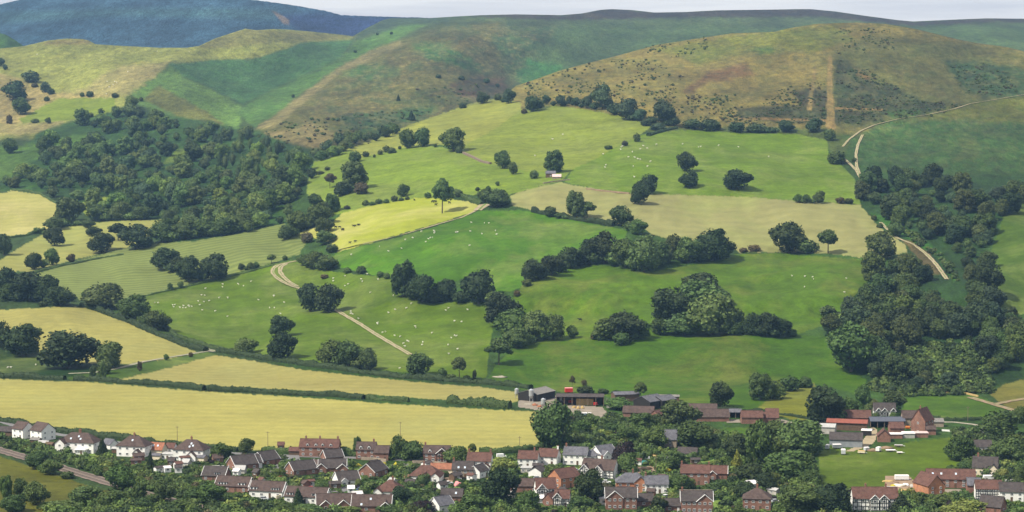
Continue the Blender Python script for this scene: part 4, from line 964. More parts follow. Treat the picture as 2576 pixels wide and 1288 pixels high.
# ------------------------------------------------------------------ hedges
def hedge(pts, wm, hm, label, tint='', name='hedge', gap=0.0):
    rng = np.random.default_rng(int(pts[0][0]) + int(pts[0][1]) * 7)
    P = []
    for (x0, y0), (x1, y1) in zip(pts[:-1], pts[1:]):
        n = max(2, int(math.hypot(x1 - x0, (y1 - y0) * 3) / 4))
        for i in range(n):
            t = i / n; P.append(ground(x0 + (x1 - x0) * t, y0 + (y1 - y0) * t))
    P.append(ground(*pts[-1])); P = np.array(P)
    seg = np.r_[0, np.cumsum(np.linalg.norm(np.diff(P[:, :2], axis=0), axis=1))]
    n = max(4, int(seg[-1] / 1.6)); s = np.linspace(0, seg[-1], n)
    C = np.stack([np.interp(s, seg, P[:, i]) for i in range(3)], 1)
    d = np.gradient(C[:, :2], axis=0); d /= np.linalg.norm(d, axis=1, keepdims=True) + 1e-9
    nr = np.stack([-d[:, 1], d[:, 0], np.zeros(n)], 1)
    hv = hm * (1 + 0.34 * vnoise(s / 9, s * 0 + pts[0][1], 61) + 0.24 * vnoise(s / 2.5, s * 0 + 3.1, 62))
    wv = wm * (1 + 0.3 * vnoise(s / 5, s * 0 + 9.1, 63))
    prof = [(-0.5, 0.0), (-0.52, 0.45), (-0.36, 0.88), (0, 1.0), (0.36, 0.88), (0.52, 0.45), (0.5, 0.0)]
    k = len(prof)
    V = np.stack([C + nr * (a * wv)[:, None] * 0.9 + np.array([0, 0, 1]) * (z * hv * 0.93 - 0.25)[:, None] for a, z in prof], 1)
    idx = np.arange(n * k).reshape(n, k)
    Q = np.stack([idx[:-1, :-1], idx[:-1, 1:], idx[1:, 1:], idx[1:, :-1]], -1).reshape(-1, 4)
    caps = np.array([[idx[0, 0], idx[0, 1], idx[0, 5], idx[0, 6]], [idx[0, 1], idx[0, 2], idx[0, 4], idx[0, 5]], [idx[-1, 6], idx[-1, 5], idx[-1, 1], idx[-1, 0]], [idx[-1, 5], idx[-1, 4], idx[-1, 2], idx[-1, 1]]])
    Q = np.concatenate([Q, caps]); V = V.reshape(-1, 3)
    m = int(seg[-1] * (3.5 + 3.0 * hm)); m = min(m, 9000)
    si = rng.uniform(0, n - 1.001, m); i0 = si.astype(int); f = (si - i0)[:, None]
    pi = rng.uniform(0, k - 1.001, m); j0 = pi.astype(int); g = (pi - j0)[:, None]
    VV = V.reshape(n, k, 3)
    L = (VV[i0, j0] * (1 - f) + VV[i0 + 1, j0] * f) * (1 - g) + (VV[i0, j0 + 1] * (1 - f) + VV[i0 + 1, j0 + 1] * f) * g
    out = L - (C[i0] + np.array([0, 0, hm * .4])); out /= np.linalg.norm(out, axis=1, keepdims=True) + 1e-9
    L += out * rng.uniform(0, 0.35, (m, 1))
    LV, LQ = leaf_quads(L, out, 0.24 + 0.05 * hm, rng)
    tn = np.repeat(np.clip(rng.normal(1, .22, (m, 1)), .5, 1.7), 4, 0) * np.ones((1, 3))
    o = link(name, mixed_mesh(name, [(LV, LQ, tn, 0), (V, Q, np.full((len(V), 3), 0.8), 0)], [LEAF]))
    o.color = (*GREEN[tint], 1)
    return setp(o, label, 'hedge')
hedge([(205, 769), (260, 786), (330, 813), (400, 844), (470, 873), (518, 884)], 5, 3.4, 'long dark hedge curving down beside the golden barley field', 'dark')
hedge([(405, 822), (460, 852), (520, 874), (592, 890)], 4, 2.6, 'shorter upper hedge on the far side of the lane')
hedge([(549, 884), (600, 893), (700, 908), (800, 923), (900, 937), (1000, 950), (1100, 957), (1200, 964), (1290, 972), (1335, 978)], 5, 3.2, 'long dark hedge between the sheep pasture and the golden field', 'dark')
hedge([(187, 957), (240, 958), (300, 963), (420, 970), (514, 982)], 4.5, 3.0, 'dark hedge between the two wheat fields, western length', 'dark')
hedge([(524, 983), (620, 985), (720, 993), (830, 997), (915, 1004)], 4.5, 3.0, 'dark hedge between the two wheat fields, middle length', 'dark')
hedge([(924, 1004), (980, 1009), (1028, 1011)], 4.0, 2.6, 'dark hedge between the two wheat fields, short length')
hedge([(1130, 1013), (1180, 1018), (1230, 1023), (1283, 1027)], 6, 5.0, 'tall hedge between the wheat fields near the silos')
hedge([(-20, 949), (60, 951), (120, 953), (163, 955)], 4.5, 3.2, 'dark hedge below the small dark pasture', 'dark')
hedge([(-20, 1055), (60, 1069), (140, 1084), (250, 1101), (380, 1114), (520, 1128), (600, 1135)], 4.5, 3.0, 'dark hedge behind the white semi detached houses', 'dark')
hedge([(1205, 1141), (1260, 1141), (1320, 1136), (1368, 1122)], 4, 2.6, 'dark hedge along the wheat field end')
hedge([(660, 1136), (720, 1139), (755, 1141)], 4, 2.6, 'hedge behind the bungalow gardens')
hedge([(855, 1145), (900, 1146)], 5, 4.0, 'bright trimmed hedge beside the brick row', '')
hedge([(310, 640), (240, 652), (160, 668), (78, 688)], 4, 1.6, 'low grassy hedge between the stubble and crop fields')
hedge([(350, 748), (430, 730), (560, 701), (640, 680), (690, 666)], 2.2, 1.4, 'thin hedge under the striped crop field')
hedge([(30, 479), (70, 480), (104, 489), (142, 512)], 3, 1.8, 'low hedge round the pale hay field')
hedge([(-20, 600), (30, 598), (70, 592), (112, 577)], 3.5, 2.4, 'hedge on the lower side of the pale hay field')
hedge([(1339, 533), (1385, 541), (1419, 548), (1470, 557), (1545, 569)], 5, 4.2, 'thick dark hedge under the tan mown field', 'dark')
hedge([(1145, 483), (1165, 495), (1190, 508), (1212, 516)], 4, 3.4, 'dark hedge running down to the lane')
hedge([(1630, 342), (1660, 333), (1700, 322)], 4, 3.0, 'short dark hedge under the ridge trees', 'blue')
hedge([(1900, 990), (1960, 984), (2010, 975)], 3, 2.0, 'hedge above the olive pasture')
hedge([(1720, 1025), (1800, 1030), (1900, 1034), (2000, 1048), (2050, 1058)], 2.5, 1.8, 'dark hedge behind the long brown barns', 'dark')
hedge([(2290, 1054), (2400, 1058), (2470, 1056)], 3, 2.4, 'hedge under the bright green paddock', 'dark')
hedge([(990, 1240), (1050, 1222), (1110, 1200), (1165, 1185)], 5, 3.6, 'tall clipped hedge rising beside the bungalows')
hedge([(2070, 1122), (2110, 1126)], 2, 1.2, 'low hedge beside the trailers')
hedge([(1730, 1160), (1770, 1140), (1790, 1125)], 3.5, 3.0, 'clipped hedge by the walled garden')
hedge([(1800, 1165), (1850, 1168)], 3, 1.8, 'short clipped hedge below the netted garden')
# ------------------------------------------------------------------ buildings
def brick_mat(name, c1, c2):
    m, n, b = nodes_mat(name)
    g = coords(n)
    sp = n.nodes.new('ShaderNodeSeparateXYZ'); n.links.new(g, sp.inputs[0])
    cm = n.nodes.new('ShaderNodeCombineXYZ')
    ad = n.nodes.new('ShaderNodeMath'); ad.operation = 'ADD'
    n.links.new(sp.outputs[0], ad.inputs[0]); n.links.new(sp.outputs[1], ad.inputs[1])
    n.links.new(ad.outputs[0], cm.inputs[0]); n.links.new(sp.outputs[2], cm.inputs[1])
    t = n.nodes.new('ShaderNodeTexBrick')
    t.inputs['Scale'].default_value = 1.0; t.inputs['Brick Width'].default_value = 0.23; t.inputs['Row Height'].default_value = 0.075
    t.inputs['Mortar Size'].default_value = 0.008
    t.inputs['Color1'].default_value = (*c1, 1); t.inputs['Color2'].default_value = (*c2, 1)
    t.inputs['Mortar'].default_value = (0.3, 0.26, 0.22, 1)
    n.links.new(cm.outputs[0], t.inputs['Vector'])
    v = noise(n, g, 0.5, 4)
    n.links.new(mixrgb(n, 'MULTIPLY', 1.0, t.outputs['Color'], mixrgb(n, 'MIX', v, (.75, .75, .75), (1.15, 1.1, 1.05))), b.inputs['Base Color'])
    return m
def roof_mat(name, c, var=0.35, course=True, rough=0.85):
    m, n, b = nodes_mat(name)
    g = coords(n)
    v = noise(n, g, 0.7, 5, 0.7); v2 = noise(n, coords(n, (3, 3, 3)), 1.6, 2, 0.6)
    k = mixrgb(n, 'MIX', v, [x * (1 - var) for x in c], [x * (1 + var * .6) for x in c])
    k = mixrgb(n, 'MULTIPLY', 1.0, k, mixrgb(n, 'MIX', v2, (.82, .82, .82), (1.15, 1.12, 1.1)))
    moss = noise(n, coords(n, (1, 1, 1)), 0.35, 5, 0.7, 0.58, 0.75)
    k = mixrgb(n, 'MIX', moss, k, (c[0] * .55 + .02, c[1] * .6 + .03, c[2] * .5 + .012))
    n.links.new(k, b.inputs['Base Color']); b.inputs['Roughness'].default_value = rough
    if course:
        sp = n.nodes.new('ShaderNodeSeparateXYZ'); n.links.new(g, sp.inputs[0])
        ml = n.nodes.new('ShaderNodeMath'); ml.operation = 'MULTIPLY'; ml.inputs[1].default_value = 5.0
        n.links.new(sp.outputs[2], ml.inputs[0])
        fr = n.nodes.new('ShaderNodeMath'); fr.operation = 'FRACT'; n.links.new(ml.outputs[0], fr.inputs[0])
        bp = n.nodes.new('ShaderNodeBump'); bp.inputs['Distance'].default_value = 0.05
        n.links.new(fr.outputs[0], bp.inputs['Height']); n.links.new(bp.outputs[0], b.inputs['Normal'])
    return m
M = {
    'white': plain('white_render', (0.82, 0.81, 0.77), 0.9, 0.14, 0.35), 'cream': plain('cream_render', (0.68, 0.60, 0.44), 0.9, 0.14, 0.35),
    'brick': brick_mat('red_brick', (0.19, 0.075, 0.05), (0.25, 0.105, 0.07)), 'orange_brick': brick_mat('orange_brick', (0.42, 0.15, 0.06), (0.50, 0.20, 0.09)),
    'stone': brick_mat('stone', (0.30, 0.25, 0.19), (0.38, 0.31, 0.23)), 'grey': plain('grey_boards', (0.26, 0.28, 0.30), 0.8, 0.25, 0.6),
    'black': plain('black_boards', (0.028, 0.025, 0.022), 0.8, 0.3, 0.8), 'beam': plain('black_timber', (0.022, 0.02, 0.018), 0.8, 0.3, 1.5),
    'brown': plain('brown_boards', (0.13, 0.085, 0.055), 0.85, 0.35, 0.9), 'block': plain('concrete_block', (0.42, 0.40, 0.36), 0.9, 0.2, 0.6),
    'r_brown': roof_mat('brown_tiles', (0.098, 0.070, 0.062)), 'r_red': roof_mat('red_brown_tiles', (0.135, 0.072, 0.058)), 'r_dark': roof_mat('dark_tiles', (0.078, 0.066, 0.064)),
    'r_slate': roof_mat('slate', (0.135, 0.135, 0.155)), 'r_orange': roof_mat('orange_tiles', (0.32, 0.14, 0.085)), 'r_rust': roof_mat('rust_red_sheet', (0.25, 0.085, 0.06), 0.2, False, 0.6),
    'r_blue': roof_mat('blue_grey_sheet', (0.095, 0.105, 0.135), 0.12, False, 0.5), 'r_grey': roof_mat('grey_cement_sheet', (0.205, 0.195, 0.18), 0.25, False), 'r_pale': roof_mat('pale_sheet', (0.42, 0.42, 0.41), 0.2, False),
    'r_white': roof_mat('white_sheet', (0.75, 0.73, 0.73), 0.1, False), 'r_pink': roof_mat('pinkish_sheet', (0.62, 0.47, 0.45), 0.2, False),
    'trim': plain('white_paint', (0.80, 0.80, 0.79), 0.5, 0.08, 1.0, 0.4), 'glass': plain('window_glass', (0.035, 0.042, 0.05), 0.12, 0.3, 0.6, 0.6),
    'steel': plain('galvanised_steel', (0.55, 0.57, 0.60), 0.35, 0.15, 0.8, 0.5, metal=0.55), 'clay': plain('clay_pots', (0.36, 0.15, 0.08), 0.9),
    'tarmac': plain('tarmac', (0.17, 0.165, 0.165), 0.9, 0.2, 0.4), 'gravel': plain('gravel', (0.31, 0.28, 0.22), 0.95, 0.3, 0.8), 'earth': plain('brown_earth', (0.27, 0.19, 0.125), 0.95, 0.3, 0.3),
    'track': plain('track_dirt', (0.33, 0.27, 0.17), 0.95, 0.25, 0.25), 'ballast': plain('ballast', (0.20, 0.155, 0.125), 0.95, 0.4, 1.2), 'rail': plain('rail_steel', (0.30, 0.25, 0.22), 0.45, 0.2, 1.0, 0.5, metal=0.6),
    'sleeper': plain('sleeper', (0.13, 0.10, 0.08), 0.95), 'rubber': plain('rubber', (0.02, 0.02, 0.02), 0.8), 'red': plain('red_paint', (0.55, 0.035, 0.03), 0.35, 0.1, 1, 0.5), 'orange': plain('orange_paint', (0.60, 0.20, 0.05), 0.5, 0.15),
    'pink': plain('pink_canvas', (0.70, 0.28, 0.28), 0.8, 0.1), 'bluew': plain('pale_blue_sheet', (0.45, 0.60, 0.80), 0.6, 0.15), 'silver': plain('silver_paint', (0.50, 0.52, 0.55), 0.3, 0.1, 1, 0.5), 'dkblue': plain('dark_blue_paint', (0.04, 0.06, 0.14), 0.3, 0.1, 1, 0.5),
    'straw': plain('straw', (0.46, 0.33, 0.14), 0.95, 0.3, 1.5), 'wood': plain('weathered_wood', (0.20, 0.155, 0.11), 0.95, 0.3, 1.0), 'teal': plain('teal_sheet', (0.05, 0.22, 0.20), 0.6), 'wool': plain('fleece', (0.66, 0.63, 0.54), 0.95, 0.12, 2.0), 'hide': plain('black_hide', (0.012, 0.010, 0.010), 0.8), 'gold': plain('yellow_leaf', (0.42, 0.36, 0.03), 0.9),
    'lawn': plain('lawn_grass', (0.13, 0.20, 0.035), 0.95, 0.25, 0.3),
    'yard': plain('yard_concrete', (0.24, 0.205, 0.16), 0.95, 0.3, 0.2),
}
class MB:
    """collects boxes, tubes and free polygons into one mesh"""
    def __init__(s): s.v, s.f, s.m = [], [], []
    def poly(s, pts, faces, m=0):
        b = len(s.v); s.v += [tuple(p) for p in pts]; s.f += [tuple(b + i for i in f) for f in faces]; s.m += [m] * len(faces); return s
    def box(s, x0, x1, y0, y1, z0, z1, m=0):
        return s.poly([(x0, y0, z0), (x1, y0, z0), (x1, y1, z0), (x0, y1, z0), (x0, y0, z1), (x1, y0, z1), (x1, y1, z1), (x0, y1, z1)],
                      [(0, 3, 2, 1), (4, 5, 6, 7), (0, 1, 5, 4), (1, 2, 6, 5), (2, 3, 7, 6), (3, 0, 4, 7)], m)
    def tube(s, p0, p1, r0, r1=None, k=8, m=0, cap=True):
        V, Q = tube_np(p0, p1, r0, r0 if r1 is None else r1, k)
        fs = [tuple(int(i) for i in q) for q in Q]
        if cap: fs += [tuple(range(k - 1, -1, -1)), tuple(range(k, 2 * k))]
        return s.poly([tuple(map(float, v)) for v in V], fs, m)
    def beam(s, p0, p1, wd, m=0): return s.tube(p0, p1, wd * .7, None, 4, m)
    def mesh(s, name, mats, smooth=False):
        me = bpy.data.meshes.new(name); me.from_pydata(s.v, [], s.f)
        for a in (mats if isinstance(mats, (list, tuple)) else [mats]): me.materials.append(M[a] if isinstance(a, str) else a)
        me.polygons.foreach_set('material_index', s.m)
        if smooth: me.polygons.foreach_set('use_smooth', [True] * len(s.f))
        me.update(); return me
    def obj(s, name, mats, parent=None, smooth=False): return link(name, s.mesh(name, mats, smooth), parent)
# shared window pieces
_w = MB()
for a in ((-.5, -.42, -.5, .5), (.42, .5, -.5, .5), (-.42, .42, .40, .5), (-.42, .42, -.5, -.40), (-.04, .04, -.40, .40)): _w.box(a[0], a[1], -.10, .03, a[2], a[3])
WIN = _w.mesh('window', 'trim')
_w = MB(); _w.box(-.42, .42, -.05, .02, -.40, .40); PANE = _w.mesh('pane', 'glass')
_w = MB(); _w.box(-.5, .5, -.06, .02, -.5, .5); DOOR = {k: _w.mesh('door', k) for k in ('trim', 'brown', 'black')}
def window(par, loc, face, wd=1.25, ht=1.15):
    o = link('window', WIN, par); o.location = loc; o.rotation_euler = (0, 0, face); o.scale = (wd, 1, ht)
    link('pane', PANE, o)
    return o
def block(par, L, W, h, wall, roof, kind='gable', pitch=38, off=(0, 0, 0), rot=0.0, over=0.4, barge=False, open_front=False, base=0.0):
    """walls and roof of one range; ridge along its own x; returns (holder, ridge height)"""
    if off != (0, 0, 0) or rot:
        mt = (off, rot)
    else: mt = ((0, 0, 0), 0.0)
    cr, sr = math.cos(mt[1]), math.sin(mt[1])
    X = lambda p: (mt[0][0] + p[0] * cr - p[1] * sr, mt[0][1] + p[0] * sr + p[1] * cr, mt[0][2] + p[2])
    a, b = L / 2, W / 2
    tp = math.tan(math.radians(pitch)); rz = h + b * tp
    w = MB()
    zb = -0.6
    if kind == 'gable':
        pts = [(-a, -b, zb), (a, -b, zb), (a, b, zb), (-a, b, zb), (-a, -b, h), (a, -b, h), (a, b, h), (-a, b, h), (-a, 0, rz - .02), (a, 0, rz - .02)]
        fs = [(0, 1, 5, 4), (2, 3, 7, 6), (1, 2, 6, 9, 5), (3, 0, 4, 8, 7)]
        if open_front: fs = fs[1:]
        w.poly([X(p) for p in pts], fs)
    else:
        pts = [(-a, -b, zb), (a, -b, zb), (a, b, zb), (-a, b, zb), (-a, -b, h), (a, -b, h), (a, b, h), (-a, b, h)]
        w.poly([X(p) for p in pts], [(0, 1, 5, 4), (1, 2, 6, 5), (2, 3, 7, 6), (3, 0, 4, 7)])
    w.obj('wall', wall, par)
    r = MB(); t = 0.18
    if kind == 'gable':
        ey, ez = b + over, h - over * tp; e = a + over * .7
        sec = [(-ey, ez), (0, rz), (ey, ez), (ey, ez + t), (0, rz + t * 1.25), (-ey, ez + t)]
        pts = [X((-e, y, z)) for y, z in sec] + [X((e, y, z)) for y, z in sec]
        r.poly(pts, [(0, 1, 7, 6), (1, 2, 8, 7), (2, 3, 9, 8), (3, 4, 10, 9), (4, 5, 11, 10), (5, 0, 6, 11), (5, 4, 1, 0), (4, 3, 2, 1), (6, 7, 10, 11), (7, 8, 9, 10)])
    elif kind == 'hip':
        ex, ey, ez = a + over, b + over, h - over * tp * .6
        q = max(0.0, a - b)
        pts = [(-ex, -ey, ez), (ex, -ey, ez), (ex, ey, ez), (-ex, ey, ez), (-ex, -ey, ez + t), (ex, -ey, ez + t), (ex, ey, ez + t), (-ex, ey, ez + t), (-q, 0, rz + t), (q + .01, 0, rz + t)]
        r.poly([X(p) for p in pts], [(0, 3, 2, 1), (0, 1, 5, 4), (1, 2, 6, 5), (2, 3, 7, 6), (3, 0, 4, 7), (4, 5, 9, 8), (5, 6, 9), (6, 7, 8, 9), (7, 4, 8)])
    else:
        r.poly([X(p) for p in [(-a - .3, -b - .3, h), (a + .3, -b - .3, h), (a + .3, b + .3, h + .25), (-a - .3, b + .3, h + .25), (-a - .3, -b - .3, h + .2), (a + .3, -b - .3, h + .2), (a + .3, b + .3, h + .45), (-a - .3, b + .3, h + .45)]],
               [(0, 3, 2, 1), (4, 5, 6, 7), (0, 1, 5, 4), (1, 2, 6, 5), (2, 3, 7, 6), (3, 0, 4, 7)])
        rz = h + .4
    ro = r.obj('roof', roof, par)
    if kind == 'gable':
        rc = MB(); e2 = a + over * .7 + .02
        rc.tube(X((-e2, 0, rz + t * 1.2)), X((e2, 0, rz + t * 1.2)), 0.13, None, 6); rc.obj('ridge', roof, ro)
    if barge and kind == 'gable':
        for sx in (-1, 1):
            m = MB(); e = sx * (a + over * .7 + .06)
            for sy in (-1, 1): m.beam(X((e, sy * (b + over), h - over * tp + .05)), X((e, 0, rz + .06)), 0.2)
            m.obj('bargeboard', 'trim', par)
    return ro, rz, X
def chimney(ro, p, hgt=1.5, wd=0.8, mat='brick'):
    m = MB(); x, y, z = p
    m.box(x - wd / 2, x + wd / 2, y - .3, y + .3, z - 1.6, z + hgt - .2); m.box(x - wd / 2 - .08, x + wd / 2 + .08, y - .38, y + .38, z + hgt - .2, z + hgt)
    for sx in (-.2, .2): m.tube((x + sx * wd, y, z + hgt), (x + sx * wd, y, z + hgt + .45), .13, .1, 6, 1)
    m.obj('chimney', [mat, 'clay'], ro)
def dormer(par, x, y, z, wd=2.4, ht=1.3, dp=2.6, wall='trim', roofm='r_brown', gable=False):
    m = MB(); m.box(x - wd / 2, x + wd / 2, y, y + dp, z, z + ht, 0)
    if gable:
        g = wd * .5
        m.poly([(x - wd / 2 - .15, y - .12, z + ht), (x + wd / 2 + .15, y - .12, z + ht), (x, y - .12, z + ht + g), (x - wd / 2 - .15, y + dp + g, z + ht), (x + wd / 2 + .15, y + dp + g, z + ht), (x, y + dp + g, z + ht + g)],
               [(0, 1, 2), (5, 4, 3), (0, 2, 5, 3), (2, 1, 4, 5)], 1)
        m.poly([(x - wd / 2, y - .14, z + ht), (x + wd / 2, y - .14, z + ht), (x, y - .14, z + ht + g * .8)], [(0, 1, 2)], 0)
    else: m.box(x - wd / 2 - .15, x + wd / 2 + .15, y - .2, y + dp, z + ht, z + ht + .15, 1)
    d = m.obj('dormer', [wall, roofm], par)
    n = max(1, int(round(wd / 1.3)))
    for i in range(n):
        w = MB(); cx = x - wd / 2 + wd * (i + .5) / n
        w.box(cx - .42, cx + .42, y - .05, y, z + .25, z + ht - .15); w.obj('pane', 'glass', d)
def skylight(ro, x, y, z, pitch, wd=0.8, ht=1.1):
    m = MB(); c, s = math.cos(math.radians(pitch)), math.sin(math.radians(pitch))
    P = lambda u, v, n: (x + u, y + v * c - n * s, z + v * s + n * c)
    for (u0, u1, v0, v1, n1, k) in ((-wd / 2, wd / 2, -ht / 2, ht / 2, .30, 0), (-wd / 2 + .1, wd / 2 - .1, -ht / 2 + .1, ht / 2 - .1, .32, 1)):
        m.poly([P(u0, v0, .1), P(u1, v0, .1), P(u1, v1, .1), P(u0, v1, .1), P(u0, v0, n1), P(u1, v0, n1), P(u1, v1, n1), P(u0, v1, n1)], [(4, 5, 6, 7), (0, 1, 5, 4), (1, 2, 6, 5), (2, 3, 7, 6), (3, 0, 4, 7)], k)
    m.obj('skylight', ['trim', 'bluew'], ro)
def timber(par, x0, x1, y, z0, z1, nx, nz, diag=True, gable=0.0, X=lambda p: p):
    """black framing standing proud of a wall that faces -y"""
    m = MB()
    for i in range(nx + 1):
        x = x0 + (x1 - x0) * i / nx; m.beam(X((x, y, z0)), X((x, y, z1)), .2)
    for k in range(nz + 1):
        z = z0 + (z1 - z0) * k / nz; m.beam(X((x0, y - .01, z)), X((x1, y - .01, z)), .2)
    if gable:
        xm = (x0 + x1) / 2
        m.beam(X((xm, y, z1)), X((xm, y, z1 + gable)), .2)
        for f in (.3, .7): m.beam(X((x0 + (x1 - x0) * f, y, z1)), X((x0 + (x1 - x0) * f, y, z1 + gable * .6)), .18)
        m.beam(X((x0 + (x1 - x0) * .25, y, z1 + gable * .5)), X((x0 + (x1 - x0) * .75, y, z1 + gable * .5)), .18)
    o = m.obj('timber_frame', 'beam', par); o['kind'] = 'stuff'
FOOT = []
def house(label, tile, X, Y, L, W, h, yaw, wall, roof, kind='gable', pitch=38, nwin=3, fl=None, gw=1, chim=(), dorm=(), sky=(), wings=(), barge=False, door='brown', frame=None, name='house', cat='house', over=0.4, open_front=False, chmat='brick', posts=0, group=None):
    """X, Y: foot of the side nearest the viewer in an enlarged quarter; L along the ridge, W deep, h to the eaves; yaw turns the ridge away from the picture plane"""
    x, y = T(tile, X, Y)
    p = ground(x, min(y, 1360)); yr = math.radians(yaw)
    dpt = abs(math.sin(yr)) * L / 2 + abs(math.cos(yr)) * W / 2
    vx, vy = p[0] / np.hypot(p[0], p[1]), p[1] / np.hypot(p[0], p[1])
    c = (p[0] + vx * dpt, p[1] + vy * dpt, max(0.0, float(p[2])) if y > 985 else float(p[2]))
    e = link(name, None); e.location = c; e.rotation_euler = (0, 0, yr)
    FOOT.append((c[0], c[1], max(L, W) / 2 + 1.5, h))
    ro, rz, _ = block(e, L, W, h, wall, roof, kind, pitch, over=over, barge=barge, open_front=open_front)
    fl = fl if fl is not None else (2 if h > 4.1 else 1)
    a, b = L / 2, W / 2
    for k in range(fl):
        z = (1.35 if k == 0 else h - 1.15)
        for i in range(nwin):
            xx = -a + L * (i + .5) / nwin
            if k == 0 and door and i == nwin // 2 and nwin > 1:
                d = link('door', DOOR[door], e); d.location = (xx, -b - .02, 1.0); d.scale = (1.0, 1, 2.0); continue
            window(e, (xx, -b - .02, z), 0)
        for i in range(gw):
            yy = -b + W * (i + .5) / gw
            window(e, (a + .02, yy, z), math.pi / 2, 1.0, 1.1)
            window(e, (-a - .02, yy, z), -math.pi / 2, 1.0, 1.1)
    tp = math.tan(math.radians(pitch))
    for cx in chim: chimney(ro, (cx * a, 0, rz), mat=chmat)
    for (dx, wd, gb) in dorm: dormer(e, dx * a, -b + .35, h + .15, wd, 1.25 if not gb else 1.1, 2.6, 'trim', roof, gb)
    for (sx, sv) in sky: skylight(ro, sx * a, -b * (1 - sv), h + b * sv * tp, pitch)
    for wg in wings:
        # ridge turned towards the viewer: (x fraction, width, projection, eaves, gable windows, wall, frame)
        fx, ww, pr, wh, ngw, wl, fr = wg
        Lw = pr + b
        ro2, rz2, XX = block(e, Lw, ww, wh, wl or wall, roof, 'gable', pitch + 2, (fx * a, -b - pr + Lw / 2 - .01, 0), math.pi / 2, barge=barge or bool(fr))
        yf = -b - pr
        for k in range(2 if wh > 4.1 else 1):
            for i in range(ngw): window(e, (fx * a - ww / 2 + ww * (i + .5) / ngw, yf - .03, 1.35 if k == 0 else wh - 1.0), 0, 1.15, 1.15)
        if fr: timber(e, fx * a - ww / 2 + .1, fx * a + ww / 2 - .1, yf - .05, .3, wh, 4, 3, gable=ww / 2 * math.tan(math.radians(pitch + 2)) * .8)
    if frame: timber(e, -a + .1, a - .1, -b - .05, .3, h - .1, frame[0], frame[1])
    if posts:
        m = MB()
        for i in range(posts + 1): m.box(-a + L * i / posts - .15, -a + L * i / posts + .15, -b - .05, -b + .25, -.3, h)
        m.obj('post', 'wood', e)
    return setp(e, label, cat, group)
H = house
WB = 'r_brown'
# white houses along the railway
H('white gable ended house with a plain brown roof, nearest the lane end', '30', 235, 560, 8.5, 8, 5, -38, 'white', 'r_brown', nwin=2, gw=1)
H('white house with a broad windowed gable, touching the plain brown roofed one', '30', 430, 578, 9.5, 9, 5, -42, 'white', 'r_brown', nwin=2, gw=2)
H('white semi detached pair with hipped roof, gabled wing and white conservatory', '30', 800, 706, 19, 10, 5.3, -14, 'white', 'r_brown', 'hip', 40, 5, gw=2, chim=(.0, .05), sky=((-.35, .35), (.05, .6), (.2, .35)), wings=((-.78, 5.0, 3.0, 5.0, 1, None, None),))
H('small white garage with a grey roof between two hipped houses', '30', 1100, 664, 6.5, 5.5, 2.5, -40, 'white', 'r_slate', nwin=1, gw=0, name='garage', cat='garage', door=None)
H('white semi detached house with hipped brown roof beside the orange tiled outbuilding', '30', 1345, 742, 15, 10, 5.3, -14, 'white', 'r_brown', 'hip', 41, 4, gw=2, chim=(0.0,), sky=((.0, .55),), wings=((.55, 3.4, 3.2, 2.4, 1, None, None),))
H('outbuilding with a bright orange tiled roof and two skylights', '30', 1570, 722, 8.2, 6.5, 2.7, -18, 'cream', 'r_orange', pitch=42, nwin=0, gw=1, sky=((-.3, .55), (.3, .55)), name='outbuilding', cat='outbuilding', door=None)
H('low white flat roofed extension beside the eastern hipped house', '30', 1690, 768, 6.5, 5, 2.6, -14, 'white', 'r_pale', 'flat', 0, 3, gw=0, name='garden_room', cat='extension')
H('low brown roofed outbuilding behind the white extension', '30', 1712, 700, 4.5, 5, 2.6, -14, 'white', 'r_red', nwin=1, gw=0, name='outbuilding', cat='outbuilding', door=None)
H('white semi detached house with hipped brown roof, easternmost of the row', '30', 1915, 782, 15.5, 10, 5.3, -14, 'white', 'r_brown', 'hip', 41, 4, gw=2, chim=(0.0,), sky=((.05, .3), (.1, .6), (.25, .4)), wings=((.3, 5, 2.5, 2.5, 1, None, None),))
H('long low brown shed at the lane end', '30', 70, 528, 8.5, 5, 2.4, -18, 'brown', 'r_dark', nwin=0, gw=0, name='shed', cat='shed', door=None)
for i, (X, Y, L, W, r, lab) in enumerate([(360, 612, 5, 3.5, 'r_grey', 'grey roofed garden shed below the white gable'), (440, 640, 5.5, 3, 'r_pale', 'pale roofed garden shed below the white gable'), (500, 655, 4, 3, 'brown', 'brown garden shed against the garden wall'), (1250, 700, 4, 3, 'r_dark', 'dark lean-to shed against the hipped house'), (1150, 700, 2.6, 2.4, 'r_pale', 'small pale shed by the white garage'), (1570, 770, 4.5, 3.2, 'r_slate', 'grey shed below the orange roof'), (2000, 790, 6, 4, 'r_slate', 'grey roofed sun room on the eastern hipped house')]):
    H(lab, '30', X, Y, L, W, 2.2, -20, 'brown' if i < 5 else 'cream', r, pitch=22, nwin=0, gw=0, name='garden_shed', cat='shed', door=None)
H('white conservatory with a glazed hipped roof', '30', 815, 716, 5.2, 4, 2.4, -14, 'trim', 'r_white', 'hip', 28, 4, gw=2, name='conservatory', cat='conservatory')
